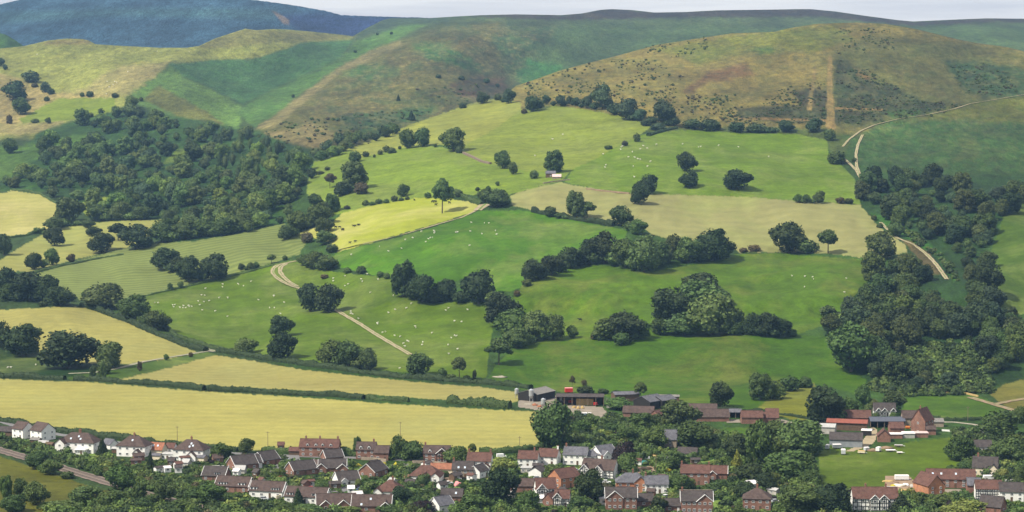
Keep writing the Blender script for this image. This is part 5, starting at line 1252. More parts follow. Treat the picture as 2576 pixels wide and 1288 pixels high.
# bungalows
H('dark roofed brick bungalow with a white dormer', '30', 2160, 985, 11, 9, 2.7, -12, 'brick', 'r_dark', nwin=3, dorm=((.3, 2.2, False),), barge=True)
H('brick bungalow whose white edged gable faces the gardens', '30', 2420, 880, 12, 9.5, 2.8, 32, 'brick', 'r_dark', nwin=3, gw=2, barge=True)
H('grey roofed bungalow with white walls at the close end', '30', 2500, 860, 9, 8, 2.7, 28, 'white', 'r_dark', nwin=2, barge=True)
H('long brown roofed terrace with two wide white dormers', '30', 2345, 1100, 16, 9, 3.0, -15, 'brick', 'r_brown', nwin=4, dorm=((-.55, 4.2, False), (.6, 3.2, False)), barge=True)
H('middle terrace with white dormers and a brown roof', '31', 110, 1150, 15.5, 9, 3.0, -14, 'white', 'r_brown', nwin=4, dorm=((-.75, 3.2, False), (.55, 3.6, False)), barge=True)
H('end terrace with brick gable and white dormers', '31', 500, 1212, 19, 9, 3.0, -15, 'white', 'r_brown', nwin=5, dorm=((-.75, 2.8, False), (.52, 3.4, False)), gw=2, barge=True)
H('brick bungalow with dark roof and gable by the close road', '31', 80, 830, 10, 9, 2.7, 45, 'brick', 'r_dark', nwin=2, barge=True)
H('bungalow with white bargeboards on its garden gable', '31', 430, 930, 12.5, 9, 2.6, 33, 'brick', 'r_dark', nwin=3, gw=2, barge=True)
H('long bungalow with a brick gable at each end', '31', 745, 900, 13, 8.5, 2.6, 2, 'brick', 'r_dark', nwin=3, wings=((-.8, 5, 1.2, 2.6, 1, None, None), (.75, 5, 2.0, 2.6, 1, None, None)), barge=True)
H('bungalow with a white gabled porch', '31', 880, 1030, 10.5, 8.5, 2.6, 24, 'white', 'r_dark', nwin=3, wings=((-.6, 3.4, 2.2, 2.5, 1, 'white', None),), barge=True)
H('brick bungalow with two white windows in its gable', '31', 1150, 948, 12, 9, 2.8, 62, 'brick', 'r_dark', nwin=3, gw=2, barge=True)
H('dark roofed bungalow behind the long gabled bungalow', '31', 740, 800, 9, 8, 2.7, 24, 'brick', 'r_dark', nwin=2, barge=True)
H('white bungalow with a hipped red brown roof', '31', 1320, 1148, 12, 11, 2.8, -8, 'white', 'r_red', 'hip', 38, 4, gw=2, chim=(0.2,), wings=((-.75, 4, 2.2, 2.8, 1, None, None),))
H('brown roofed bungalow with brick gables on the lower edge', '31', 780, 1272, 17, 9.5, 2.6, 6, 'brick', 'r_brown', nwin=4, wings=((.35, 5.2, 2.4, 2.6, 1, None, None), (-.55, 4.6, 1.6, 2.6, 1, None, None)), barge=True)
H('broad brown roofed bungalow with a white roof vent', '31', 1140, 1290, 17, 10, 2.7, -2, 'brick', 'r_brown', nwin=4, sky=((-.05, .6), (-.5, .1)), wings=((.75, 5, 2, 2.6, 1, None, None),), barge=True)
H('dark roofed cottage with one skylight', '31', 1940, 1195, 9.5, 7, 2.8, -6, 'brick', 'r_dark', nwin=2, sky=((.4, .4),))
H('grey slated roof peeping over the lower trees', '31', 1830, 1300, 8, 8, 3.2, 38, 'white', 'r_slate', nwin=2, barge=True)
# along the wheat field
H('brick cottage row with four white dormer windows and three chimneys', '31', 620, 742, 19.5, 8, 4.9, -6, 'brick', 'r_red', pitch=40, nwin=5, chim=(-.72, 0, .92), dorm=((-.58, 1.3, True), (-.15, 1.3, True), (.2, 1.3, True), (.62, 1.3, True)))
H('brick house with two dark dormers and a brown roof', '31', 1085, 764, 9.5, 8, 4.8, -5, 'brick', 'r_brown', nwin=3, chim=(.75,), dorm=((-.5, 1.5, True), (.35, 1.5, True)))
H('lower brown roofed wing beside the brick house', '31', 1240, 775, 7, 7.5, 3.8, -5, 'brick', 'r_brown', nwin=2, gw=1)
H('brick house with a steep timbered cross gable', '31', 1790, 795, 13, 8, 4.5, -5, 'brick', 'r_brown', nwin=4, chim=(-.9,), wings=((.45, 5.5, 1.5, 4.8, 2, None, True),), dorm=((-.5, 1.5, True),))
H('white rendered house with a brown roof by the weeping tree', '31', 2215, 880, 11.5, 8.5, 4.8, -8, 'white', 'r_red', nwin=4, chim=(-.9, .9), wings=((.62, 3.5, 2.6, 2.6, 1, None, None),))
H('tiny brick shed by the field hedge', '31', 230, 662, 3.2, 3, 2.2, 0, 'brick', 'r_red', nwin=1, gw=0, name='shed', cat='shed', door=None)
H('low brown roofed garage on the grey drive', '31', 370, 722, 5.4, 5, 2.2, -4, 'brown', 'r_red', nwin=0, gw=0, name='garage', cat='garage', door=None, pitch=28)
# village centre
H('white house with a wide red brown roof and several bays', '31', 1680, 996, 14.5, 10, 2.9, -10, 'white', 'r_red', 'hip', 40, 5, gw=2, chim=(-.15,), wings=((.75, 4, 1.6, 2.9, 1, None, None), (.1, 4, 2.2, 2.7, 1, None, None)))
H('long building with a bright orange tiled roof', '31', 1850, 935, 11.5, 6, 3.6, -5, 'cream', 'r_orange', pitch=34, nwin=4, name='outbuilding', cat='outbuilding')
H('cottage with a mottled grey brown roof and red chimney', '31', 2050, 952, 10, 8, 4.2, -4, 'stone', 'r_dark', nwin=4, chim=(-.9,), sky=((-.4, .2), (.2, .2)))
H('dark roofed cottage with a bold white edged gable', '31', 2200, 955, 8, 6.5, 3.2, 58, 'white', 'r_dark', nwin=2, barge=True)
H('white cottage with a red brown roof, westernmost beside the wheat field corner', '32', 125, 848, 9.5, 8, 4.4, -8, 'white', 'r_red', nwin=3, chim=(.6,))
H('white cottage with a red brown roof and end chimney by the lawn bank', '32', 330, 826, 9.5, 8, 4.3, -16, 'white', 'r_red', nwin=2, chim=(.92,), chmat='white')
H('open fronted garage with a dark roof and a parked car', '32', 215, 945, 7, 6.5, 2.7, 66, 'white', 'r_dark', nwin=0, gw=0, name='garage', cat='garage', door=None, pitch=30)
H('flat roofed lean-to of pale boards beside the white cottage', '32', 105, 900, 5, 4, 2.3, -12, 'block', 'r_pale', 'flat', 0, 2, gw=0, name='lean_to', cat='shed', door=None)
H('white house with a grey slate roof and long veranda', '32', 600, 822, 11.5, 8, 5, -14, 'white', 'r_slate', nwin=4, chim=(-.85,))
H('white house with two tall gables and slate roof', '32', 870, 820, 10, 9, 5.2, 38, 'white', 'r_slate', nwin=3, gw=2, wings=((-.6, 4.5, 2, 5.0, 1, None, None),), barge=True)
H('low slated link between the white houses', '32', 745, 815, 6, 6, 4.2, -12, 'white', 'r_slate', nwin=2)
H('rambling timber framed cottage with brown roof and red chimney', '32', 840, 962, 16, 8.5, 4.2, -22, 'white', 'r_brown', pitch=44, nwin=4, chim=(.1,), wings=((-.75, 4.2, 1.2, 4.2, 1, 'white', True), (.15, 4.4, 2.2, 4.0, 1, 'white', True)), frame=(9, 3))
H('brick house with an orange brick gable and brown roof', '32', 480, 1058, 12, 9, 4.8, 40, 'orange_brick', 'r_red', nwin=3, gw=2)
H('long low brown roof behind the timber framed cottages', '32', 80, 1095, 14, 7, 3, -4, 'brick', 'r_brown', nwin=3)
H('black and white cottage with timbered gable facing the lane', '32', 290, 1155, 9, 7.5, 4.6, 8, 'white', 'r_red', pitch=46, nwin=3, wings=((-.5, 4.4, 1.6, 4.4, 1, 'white', True),), frame=(6, 3))
H('small brick cottage with a steep red roof', '32', 340, 1232, 5.2, 5, 2.6, 62, 'brick', 'r_red', pitch=48, nwin=1)
H('narrow black and white cottage with a thatch coloured roof', '32', 462, 1245, 6.5, 6, 4.2, -8, 'white', 'r_red', pitch=46, nwin=2, wings=((-.55, 3.4, 1.2, 4.6, 1, 'white', True),), frame=(5, 3))
H('orange brick house with dark hipped roof and central gable', '32', 1150, 1092, 14, 8.5, 4.6, 0, 'orange_brick', 'r_slate', 'hip', 40, 4, wings=((.55, 6, .8, 4.4, 2, 'orange_brick', None),), chim=(.1,))
H('white cottage with pointed windows joined to the orange brick house', '32', 1398, 1104, 10.5, 8, 4.3, 0, 'white', 'r_slate', nwin=4, chim=(-.92,))
H('brick house with white gable boards and two rows of white windows', '32', 1045, 1262, 13.5, 9, 5.3, 0, 'brick', 'r_dark', nwin=5, chim=(.92,), wings=((-.42, 6.8, .5, 5.3, 3, None, None),), barge=True)
H('flat roofed white annexe of the gabled brick house', '32', 872, 1215, 3.6, 6, 2.6, 0, 'white', 'r_white', 'flat', 0, 1, gw=0, name='annexe', cat='extension', door=None)
H('low dark roofed garage block between the brick houses', '32', 1270, 1232, 8.5, 6.5, 2.5, 0, 'brick', 'r_dark', nwin=1, gw=0, name='garage', cat='garage', door=None)
H('brick house with its white gable on the right side', '32', 1800, 1300, 13.5, 9, 5.3, -2, 'brick', 'r_dark', nwin=6, chim=(-.92,), wings=((.5, 6.8, .5, 5.3, 3, None, None),), barge=True)
H('dark roofed garage with a white door attached to the brick house', '32', 1570, 1285, 7.5, 6.5, 2.6, 0, 'brick', 'r_dark', nwin=2, gw=0, name='garage', cat='garage', door='trim')
H('brick house under a broad hipped brown roof at the trees', '32', 2405, 1275, 12, 10.5, 5, -8, 'brick', 'r_brown', 'hip', 36, 4, gw=2, chim=(.0,))
H('brick villa with a white string course and red brown roof', '32', 1788, 1022, 13.2, 9, 5.6, -6, 'brick', 'r_red', nwin=4, chim=(-.95, .95), pitch=34)
H('lower brick wing with a small white gable beside the brick villa', '32', 2010, 975, 9, 7.5, 3.4, -6, 'brick', 'r_red', nwin=2, wings=((-.5, 3.4, 1.0, 3.2, 1, None, None),), barge=True)
H('slate roofed stone barn among the dark trees', '32', 1545, 645, 6.2, 8, 4.2, -8, 'stone', 'r_slate', pitch=46, nwin=1, name='barn', cat='barn')
H('low tumbledown stone shed with a mossy brown roof', '32', 1715, 748, 9.5, 6, 2.2, -14, 'stone', 'r_dark', nwin=1, gw=0, name='shed', cat='shed', door=None)
# big farm
def barn(label, tile, X, Y, L, W, h, yaw, wall, roof, pitch=18, **k):
    k.setdefault('nwin', 0); k.setdefault('gw', 0); k.setdefault('door', None); k.setdefault('name', 'barn'); k.setdefault('cat', 'barn')
    return H(label, tile, X, Y, L, W, h, yaw, wall, roof, 'gable', pitch, **k)
barn('large grey cement roofed barn with a dark open gable beside the silos', '32', 205, 188, 20, 13, 4.2, 58, 'black', 'r_grey', 17)
barn('long open fronted barn with a brown roof, bales and red machines inside', '32', 640, 232, 27, 9, 5.2, -4, 'brown', 'r_dark', 14, open_front=True, posts=6)
barn('low grey roofed shed east of the open fronted barn', '32', 1000, 250, 11, 8, 3.4, -3, 'block', 'r_grey', 14)
barn('curved run of grey roofed sheds behind the farmyard', '32', 1090, 188, 15, 8, 4, 14, 'brown', 'r_slate', 16)
barn('dark timber barn with a blue grey roof and open end', '32', 1330, 268, 14, 12, 4.4, 48, 'black', 'r_slate', 24)
barn('smaller blue grey roofed barn joined to the dark timber barn', '32', 1470, 255, 12, 9, 4.4, 44, 'black', 'r_slate', 24)
barn('low pale roofed shed at the top of the yard', '32', 1480, 185, 17, 5, 2.8, -4, 'brown', 'r_grey', 14)
barn('long low barn with a brown tiled roof sloping to the yard', '32', 1225, 345, 17, 8, 2.6, -10, 'brick', 'r_brown', 36)
barn('orange brown roofed cart shed seen end on', '32', 1420, 380, 9, 7, 2.6, 56, 'brick', 'r_red', 38)
barn('long brown tiled barn above the small lawn', '32', 1945, 385, 19, 9, 2.6, 0, 'brick', 'r_brown', 38)
barn('brown roofed range behind the long tiled barn', '32', 1860, 300, 16, 6, 2.6, -6, 'brick', 'r_brown', 34)
barn('small grey roofed open bay between two brown barns', '32', 2185, 350, 6.5, 7, 3.2, 0, 'black', 'r_slate', 20, open_front=True, posts=2)
barn('two storey brown tiled barn with brick front', '32', 2350, 408, 11.5, 8, 3.6, 0, 'brick', 'r_red', 36)
barn('low red brown roofed barn by the lane corner', '32', 2530, 400, 9.5, 7, 3.0, -4, 'brick', 'r_red', 34)
barn('last red brown roof before the pale farm lane', '33', 60, 352, 7, 6, 2.8, -4, 'brick', 'r_red', 34)
# east farm hamlet
barn('long red sheeted barn roof', '33', 812, 482, 21, 7, 4.2, -14, 'brown', 'r_rust', 20, over=.6)
barn('sagging red brown tiled barn behind the red sheeted one', '33', 890, 408, 16.5, 8, 3.4, -3, 'brick', 'r_red', 40)
barn('long blue grey sheeted barn with an open dark front', '33', 1205, 448, 18.5, 8, 3.6, 0, 'black', 'r_blue', 22, open_front=True, posts=5)
H('tall brick farmhouse with a steep tiled roof and cream gable end', '33', 1560, 515, 12, 8, 7.0, 58, 'brick', 'r_red', pitch=56, nwin=3, fl=2, gw=1, chim=(-.5,))
barn('rear wing of the tall farmhouse under a brown roof', '33', 1430, 440, 8, 7, 5, 0, 'stone', 'r_brown', 44)
barn('low stone barn east of the tall farmhouse', '33', 1682, 440, 9, 6, 2.8, -2, 'stone', 'r_grey', 24)
barn('stone lean-to under the tall farmhouse', '33', 1640, 520, 5, 5, 3, 0, 'brick', 'r_brown', 30)
barn('long grey boarded barn with a grey brown roof', '33', 800, 645, 16.5, 10, 3.8, -10, 'grey', 'r_dark', 30)
barn('pale roofed cement shed by the trees', '33', 605, 512, 9.5, 9, 3.6, -14, 'block', 'r_pale', 14)
barn('small brick barn with a steep gable facing the meadow', '33', 1175, 592, 8.5, 6.5, 3.2, 84, 'brick', 'r_red', 42)
barn('brown tiled cart shed over a pink lean-to', '33', 1298, 525, 7.5, 7, 4, 0, 'brick', 'r_red', 36)
H('long low lean-to with a white and pinkish roof', '33', 1420, 552, 6, 5, 2.4, 0, 'block', 'r_white', 'flat', 0, 0, gw=0, name='lean_to', cat='shed', door=None)
H('low lean-to with a pinkish sheet roof', '33', 1535, 546, 8, 4.5, 2.3, 0, 'brick', 'r_pink', 'flat', 0, 0, gw=0, name='lean_to', cat='shed', door=None)
H('white topped lean-to with a red brick front', '33', 1290, 556, 7, 4, 2.2, 0, 'brick', 'r_white', 'flat', 0, 0, gw=0, name='lean_to', cat='shed', door=None)
H('small pale sheeted shed beside the grey barn', '33', 1005, 528, 5, 4.5, 2.6, -12, 'black', 'r_white', 'flat', 0, 0, gw=0, name='shed', cat='shed', door=None)
H('white timbered cottage with dormers in front of the trees', '33', 1180, 332, 12, 7, 3.2, -5, 'white', 'r_dark', pitch=46, nwin=4, wings=((-.55, 2.6, .6, 3.1, 1, 'white', True), (.0, 2.6, .6, 3.1, 1, 'white', True), (.8, 2.6, .6, 3.1, 1, 'white', True)))
H('long brick barn house with a red brown roof and skylights', '33', 1840, 1052, 22, 9.5, 4.2, -5, 'brick', 'r_red', pitch=38, nwin=6, fl=2, sky=((-.75, .5), (-.4, .5), (.2, .5)))
barn('steep gabled brick wing with a red tiled roof', '33', 1625, 1125, 13, 8.5, 4.4, 112, 'orange_brick', 'r_red', 46, gw=2)
H('black and white timbered house with twin gables and chimneys', '33', 1080, 1275, 19.5, 9, 5.4, -1, 'white', 'r_red', pitch=42, nwin=7, chim=(-.4, .5), wings=((-.05, 3.8, 1.2, 5.2, 1, 'white', True), (.36, 3.8, 1.2, 5.2, 1, 'white', True)), frame=(11, 3))
H('white timber framed house with a red brown roof and close studding', '33', 2215, 1165, 11.5, 8, 4.8, -6, 'white', 'r_red', nwin=4, frame=(11, 4))
H('plain white house joined to the timber framed one', '33', 2445, 1185, 10.5, 8.5, 4.4, -8, 'white', 'r_dark', nwin=3)
barn('grey roofed wing of the timber framed house', '33', 2070, 1100, 6, 7, 3.6, -6, 'brick', 'r_slate', 38)
H('cream cottage with a mottled roof beside the lane', '33', 2190, 928, 11.5, 9, 3.8, -16, 'cream', 'r_dark', pitch=44, nwin=4, chim=(-.6,), wings=((.7, 4, 2, 3.4, 1, None, None),))
H('dark roofed cottage behind the meadow tree', '33', 2160, 692, 8.5, 7, 2.8, -3, 'white', 'r_dark', nwin=3)
H('grey brown tiled roof below the white timber framed house', '33', 2260, 1310, 10, 8, 3.0, -30, 'brick', 'r_dark', pitch=44, nwin=2)
H('small dark field barn under a tall tree', '12', 345, 482, 9, 7, 3.6, -3, 'brown', 'r_slate', pitch=30, nwin=1, gw=0, name='barn', cat='barn', door='black')
H('small pinkish bothy with a curved roof beside the field barn', '12', 405, 497, 8, 6, 2.0, -3, 'stone', 'r_pink', pitch=34, nwin=1, gw=0, name='barn', cat='barn', door=None)

# ------------------------------------------------------------------ silos, vehicles and yard things
def place(tile, X, Y):
    x, y = T(tile, X, Y); p = ground(x, min(y, 1360)); return p
def silo(tile, X, Y, hgt, r, label):
    p = place(tile, X, Y); e = link('silo', None); e.location = p
    m = MB(); m.tube((0, 0, hgt * .45), (0, 0, hgt * .9), r, None, 14); m.tube((0, 0, hgt * .9), (0, 0, hgt), r, .25, 14); m.tube((0, 0, hgt * .25), (0, 0, hgt * .45), .25, r, 14); m.obj('bin', 'steel', e)
    for k in range(4):
        a = k * math.pi / 2 + .7; q = MB(); q.tube((r * .9 * math.cos(a), r * .9 * math.sin(a), -.3), (r * .9 * math.cos(a), r * .9 * math.sin(a), hgt * .5), .09, None, 6); q.obj('leg', 'steel', e)
    q = MB(); q.tube((r + .15, 0, 0), (r + .15, 0, hgt), .05, None, 5); q.tube((r + .15, .4, 0), (r + .15, .4, hgt), .05, None, 5)
    for k in range(int(hgt / .6)): q.tube((r + .15, 0, k * .6 + .3), (r + .15, .4, k * .6 + .3), .03, None, 4)
    q.obj('ladder', 'steel', e)
    setp(e, label, 'silo', 'farm silos')
silo('32', 150, 188, 7.6, 1.35, 'tall steel silo on legs in front of the grey barn')
silo('32', 270, 255, 6.0, 1.3, 'steel silo on legs by the big oak')
silo('32', 5, 152, 6.0, 1.2, 'steel silo beside the wheat hedge')
silo('32', 445, 205, 4.5, 1.1, 'short steel silo at the open barn corner')
def car(tile, X, Y, yaw, paint, label, van=False, sc=1.0):
    p = place(tile, X, Y); e = link('van' if van else 'car', None); e.location = p; e.rotation_euler = (0, 0, math.radians(yaw)); e.scale = (sc,) * 3
    L, W = (4.9, 1.9) if van else (4.2, 1.75)
    sec = [(-L / 2, .35), (-L / 2, 1.0), (-L / 2 + .1, 1.95), (L / 2 - 1.5, 1.95), (L / 2 - .8, 1.15), (L / 2, .95), (L / 2, .35)] if van else [(-L / 2, .3), (-L / 2, .85), (-L / 2 + .35, .95), (L / 2 - 1.0, .92), (L / 2, .75), (L / 2, .3)]
    n = len(sec); m = MB()
    m.poly([(x, -W / 2, z) for x, z in sec] + [(x, W / 2, z) for x, z in sec], [tuple(range(n)), tuple(range(2 * n - 1, n - 1, -1))] + [(i, i + n, (i + 1) % n + n, (i + 1) % n) for i in range(n)])
    m.obj('body', paint, e)
    if not van:
        c = MB(); q = [(-L / 2 + .4, .94), (-L / 2 + .85, 1.45), (.35, 1.45), (1.0, .92)]
        c.poly([(x, -W / 2 + .12, z) for x, z in q] + [(x, W / 2 - .12, z) for x, z in q], [(0, 1, 2, 3), (7, 6, 5, 4)] + [(i, i + 4, (i + 1) % 4 + 4, (i + 1) % 4) for i in (0, 2)]); c.obj('windows', 'glass', e)
        c = MB(); c.box(-L / 2 + .8, .4, -W / 2 + .1, W / 2 - .1, 1.44, 1.5); c.obj('roof', paint, e)
    else:
        c = MB(); c.box(L / 2 - 1.45, L / 2 - 1.0, -W / 2 - .02, W / 2 + .02, 1.2, 1.75); c.obj('windows', 'glass', e)
    for sx in (-.32, .32):
        for sy in (-1, 1):
            w = MB(); w.tube((sx * L, sy * (W / 2 - .18), .32), (sx * L, sy * (W / 2 + .02), .32), .32, None, 10); w.obj('wheel', 'rubber', e)
    return setp(e, label, 'van' if van else 'car')
car('32', 832, 600, 20, 'red', 'bright red car on the grass under the garden trees')
car('32', 215, 960, 5, 'silver', 'silver car in front of the open garage')
car('31', 2430, 745, 12, 'trim', 'white van beside the white rendered house', True)
car('31', 1985, 965, 10, 'trim', 'white car in front of the cottage with the red chimney')
car('31', 1900, 1010, 25, 'trim', 'white car parked on the brick yard')
car('31', 1650, 1095, 20, 'silver', 'silver car among the garden shrubs')
car('31', 800, 1010, 60, 'silver', 'silver car by the porch of the white bungalow')
car('31', 120, 1120, -10, 'trim', 'white car before the middle terrace')
car('31', 60, 1165, -10, 'silver', 'silver car below the middle terrace')
car('31', 300, 785, 80, 'silver', 'silver car on the grey drive by the brick row')
car('31', 560, 790, 5, 'silver', 'silver car in front of the brick row')
car('32', 900, 1000, 0, 'trim', 'white car by the rambling timber cottage')
car('33', 2220, 690, 0, 'trim', 'white car by the dark roofed cottage')
car('33', 2440, 1010, 0, 'trim', 'white van at the timber house roadside', True)
car('33', 2200, 965, 5, 'trim', 'white car in front of the cream cottage')
car('33', 1450, 1100, 15, 'trim', 'white car by the cluttered yard')
car('31', 2540, 760, 10, 'dkblue', 'dark blue car next to the white van')
car('32', 880, 365, 0, 'silver', 'silver car in the farmyard')
def trailer(tile, X, Y, yaw, body, roofc, label, L=3.6, W=2.0, h=2.3, name='trailer', cat='trailer'):
    p = place(tile, X, Y); e = link(name, None); e.location = p; e.rotation_euler = (0, 0, math.radians(yaw))
    m = MB(); m.box(-L / 2, L / 2, -W / 2, W / 2, .5, h - .12); m.obj('body', body, e)
    m = MB(); m.poly([(-L / 2 - .05, -W / 2 - .05, h - .12), (L / 2 + .05, -W / 2 - .05, h - .12), (L / 2 + .05, W / 2 + .05, h - .12), (-L / 2 - .05, W / 2 + .05, h - .12), (-L / 2 + .1, -W / 2 + .3, h + .12), (L / 2 - .1, -W / 2 + .3, h + .12), (L / 2 - .1, W / 2 - .3, h + .12), (-L / 2 + .1, W / 2 - .3, h + .12)], [(4, 5, 6, 7), (0, 1, 5, 4), (1, 2, 6, 5), (2, 3, 7, 6), (3, 0, 4, 7)]); m.obj('roof', roofc, e)
    for sy in (-1, 1):
        w = MB()
        for sx in (-.4, .4): w.tube((sx, sy * (W / 2 - .1), .3), (sx, sy * (W / 2 + .1), .3), .3, None, 10)
        w.obj('wheel', 'rubber', e)
    m = MB(); m.beam((L / 2, -.4, .55), (L / 2 + 1.1, 0, .5), .1); m.beam((L / 2, .4, .55), (L / 2 + 1.1, 0, .5), .1); m.obj('drawbar', 'steel', e)
    return setp(e, label, cat)
trailer('33', 612, 662, 70, 'silver', 'r_white', 'white horse trailer under the trees at the meadow edge', 3.0, 1.8)
trailer('33', 708, 655, 8, 'grey', 'r_white', 'grey livestock trailer with a white roof by the grey barn', 4.2, 2.2)
trailer('33', 772, 712, 82, 'silver', 'r_white', 'white and grey horse box standing on the meadow', 4.2, 2.2, 2.5)
trailer('33', 955, 705, -20, 'cream', 'straw', 'cream cart on the track edge', 3.6, 2.0, 1.5)
trailer('33', 1003, 680, 30, 'silver', 'r_white', 'small white trailer beside the cream cart', 2.4, 1.8, 2)
trailer('33', 1122, 685, 60, 'trim', 'r_white', 'white rounded trailer on the brown heap', 2.8, 1.9)
trailer('33', 1245, 686, 2, 'wood', 'trim', 'low flat trailer loaded with white pipes', 4.8, 1.8, 1.0)
trailer('33', 1325, 638, -5, 'wood', 'r_pale', 'low wooden cart on the grass mound', 4.2, 1.8, 1.1)
trailer('33', 1335, 706, 0, 'cream', 'r_white', 'cream low trailer at the end of the heap', 2.8, 1.6, .9)
trailer('31', 1498, 985, 65, 'pink', 'pink', 'pink covered trailer beside the white walled house', 4.0, 2.2, 2.9)
trailer('32', 525, 98, 8, 'red', 'pink', 'red farm trailer with high sides behind the open barn', 4.6, 2.5, 3.0)
trailer('32', 655, 330, 3, 'bluew', 'r_white', 'pale blue covered boat like load in the farmyard', 5.4, 2.2, 1.8)
trailer('32', 712, 328, 3, 'trim', 'r_white', 'white covered load next to the pale blue one', 4.2, 2.2, 1.7)
trailer('32', 600, 330, 20, 'trim', 'r_white', 'small white trailer west of the pale blue load', 2.4, 1.8, 1.4)
trailer('32', 1300, 765, -10, 'trim', 'r_white', 'white topped trailer by the teal tarpaulin', 3.6, 2, 1.8)
trailer('33', 1355, 970, 0, 'trim', 'r_white', 'long white caravan at the back of the cluttered yard', 6.4, 2.3, 2.4, 'caravan', 'caravan')
trailer('33', 1245, 1085, 0, 'trim', 'r_white', 'white caravan behind the black and white house', 5.6, 2.3, 2.2, 'caravan', 'caravan')
trailer('33', 2445, 1012, 4, 'trim', 'r_white', 'white caravan behind the timber framed house', 6.0, 2.3, 2.3, 'caravan', 'caravan')
trailer('33', 2220, 968, 6, 'trim', 'r_white', 'white touring caravan below the cream cottage', 4.6, 2.2, 2.2, 'caravan', 'caravan')
trailer('33', 1415, 460, 0, 'orange', 'orange', 'orange machine parked by the tall farmhouse', 2.2, 1.8, 1.5)
trailer('32', 545, 205, 5, 'red', 'red', 'red machine inside the open fronted barn', 2.8, 2, 2.0)
trailer('32', 790, 228, 5, 'red', 'red', 'red machine at the east end of the open barn', 2.2, 1.8, 1.9)
trailer('32', 502, 565, 10, 'orange', 'r_white', 'small orange machine beside the big oak', 2.2, 1.4, 1.4)
def heap(name, tile, X, Y, wd, dp, hgt, mat, label, cat, seed):
    p = place(tile, X, Y); rg = np.random.default_rng(seed)
    V = ICO2.copy(); V = V * (1 + .22 * rg.normal(0, 1, (len(V), 1))); V[:, 2] = np.maximum(V[:, 2], -.15)
    V = V * np.array([wd / 2, dp / 2, hgt])
    o = link(name, mesh_np(name, V, ICO2F, M[mat])); o.location = p; return setp(o, label, cat)
for i, (tile, X, Y, wd, dp, hg, mt, lab) in enumerate([
    ('33', 1330, 1030, 5.5, 4, 1.3, 'wool', 'pale heap of covered goods in the cluttered yard'), ('33', 1270, 1035, 3, 3, 1.0, 'gold', 'small yellowish heap in the cluttered yard'), ('33', 1390, 1025, 4, 3, 1.1, 'trim', 'white sheeted heap near the brick wing'),
    ('33', 1220, 985, 4.5, 3, .9, 'straw', 'brownish heap at the west of the cluttered yard'), ('33', 1290, 1000, 4, 3, .8, 'earth', 'earth heap behind the white sheets'), ('33', 1470, 1040, 3.5, 3, 1.2, 'block', 'grey rubble heap against the brick wing'), ('33', 1440, 1085, 3.6, 3, 1.2, 'trim', 'white sheeted heap by the white car'), ('33', 1380, 1075, 4, 3, .9, 'straw', 'straw coloured heap in front of the white sheets'),
    ('33', 1060, 680, 7, 4, 1.3, 'earth', 'brown earth heap beside the trailers'), ('33', 1200, 655, 9, 4, 1.4, 'earth', 'overgrown brown mound by the brick barn'),
    ('32', 190, 225, 3.5, 3, 1.3, 'clay', 'rusty scrap heap below the grey barn'), ('32', 235, 240, 3, 2.5, 1.2, 'clay', 'rusty scrap heap next to the oak side silo'), ('32', 120, 215, 6, 4, .8, 'gravel', 'rubble heap below the tall silo'),
    ('32', 575, 250, 2.4, 2, 1.5, 'straw', 'bale stack at the open barn front'), ('32', 620, 258, 2.4, 2, 1.4, 'straw', 'bale heap before the open barn'), ('32', 665, 255, 2.4, 2, 1.4, 'straw', 'bale heap in line before the open barn'),
    ('32', 1300, 800, 6, 4, 1.0, 'teal', 'teal tarpaulin over a heap in the garden'), ('32', 1350, 735, 9, 4, 1.0, 'straw', 'straw coloured heap beside the copper beech'), ('32', 1290, 860, 5, 5, 1.0, 'earth', 'brown garden heap below the teal tarpaulin'),
    ('32', 560, 575, 6, 3, .7, 'clay', 'rusty heap of boards beside the small orange machine'), ('32', 860, 405, 6, 4, .9, 'gravel', 'pale rubble at the farmyard entrance'), ('31', 1990, 1040, 3.4, 3, 3.0, 'pink', 'pinkish garden shelter near the village middle'), ('31', 230, 790, 5, 3, 1.0, 'wool', 'cream covered heap by the close'),
    ('21', 2420, 1190, 9, 4, .8, 'gravel', 'stone heap in the pasture corner'), ('31', 960, 830, 7, 2.4, 1.4, 'gold', 'golden flowering bush by the bungalows'), ('31', 1215, 812, 6, 2.4, 1.4, 'gold', 'golden flowering hedge behind the gabled bungalow'), ('31', 1375, 855, 3.4, 3, 2.6, 'gold', 'yellow leaved shrub at the street corner'), ('32', 1510, 880, 5, 3, 1.4, 'gold', 'yellow flowering shrub by the brick villa')]):
    heap('shrub' if mt == 'gold' else ('tarpaulin' if mt in ('teal', 'trim', 'wool', 'pink') else 'heap'), tile, X, Y, wd, dp, hg, mt, lab, 'shrub' if mt == 'gold' else 'heap', 900 + i)
# bales and field dots, farmyard stacks inside the open barn
_b = MB()
for i in range(4):
    for k in range(3): _b.box(i * 2.5, i * 2.5 + 2.4, 0, 2.2, k * 1.25, k * 1.25 + 1.2)
o = _b.obj('bale_stack', 'straw'); p = place('32', 600, 228); o.location = (p[0], p[1] + 2.5, p[2]); o.rotation_euler = (0, 0, math.radians(-4)); setp(o, 'stack of straw bales inside the open fronted barn', 'bale stack')

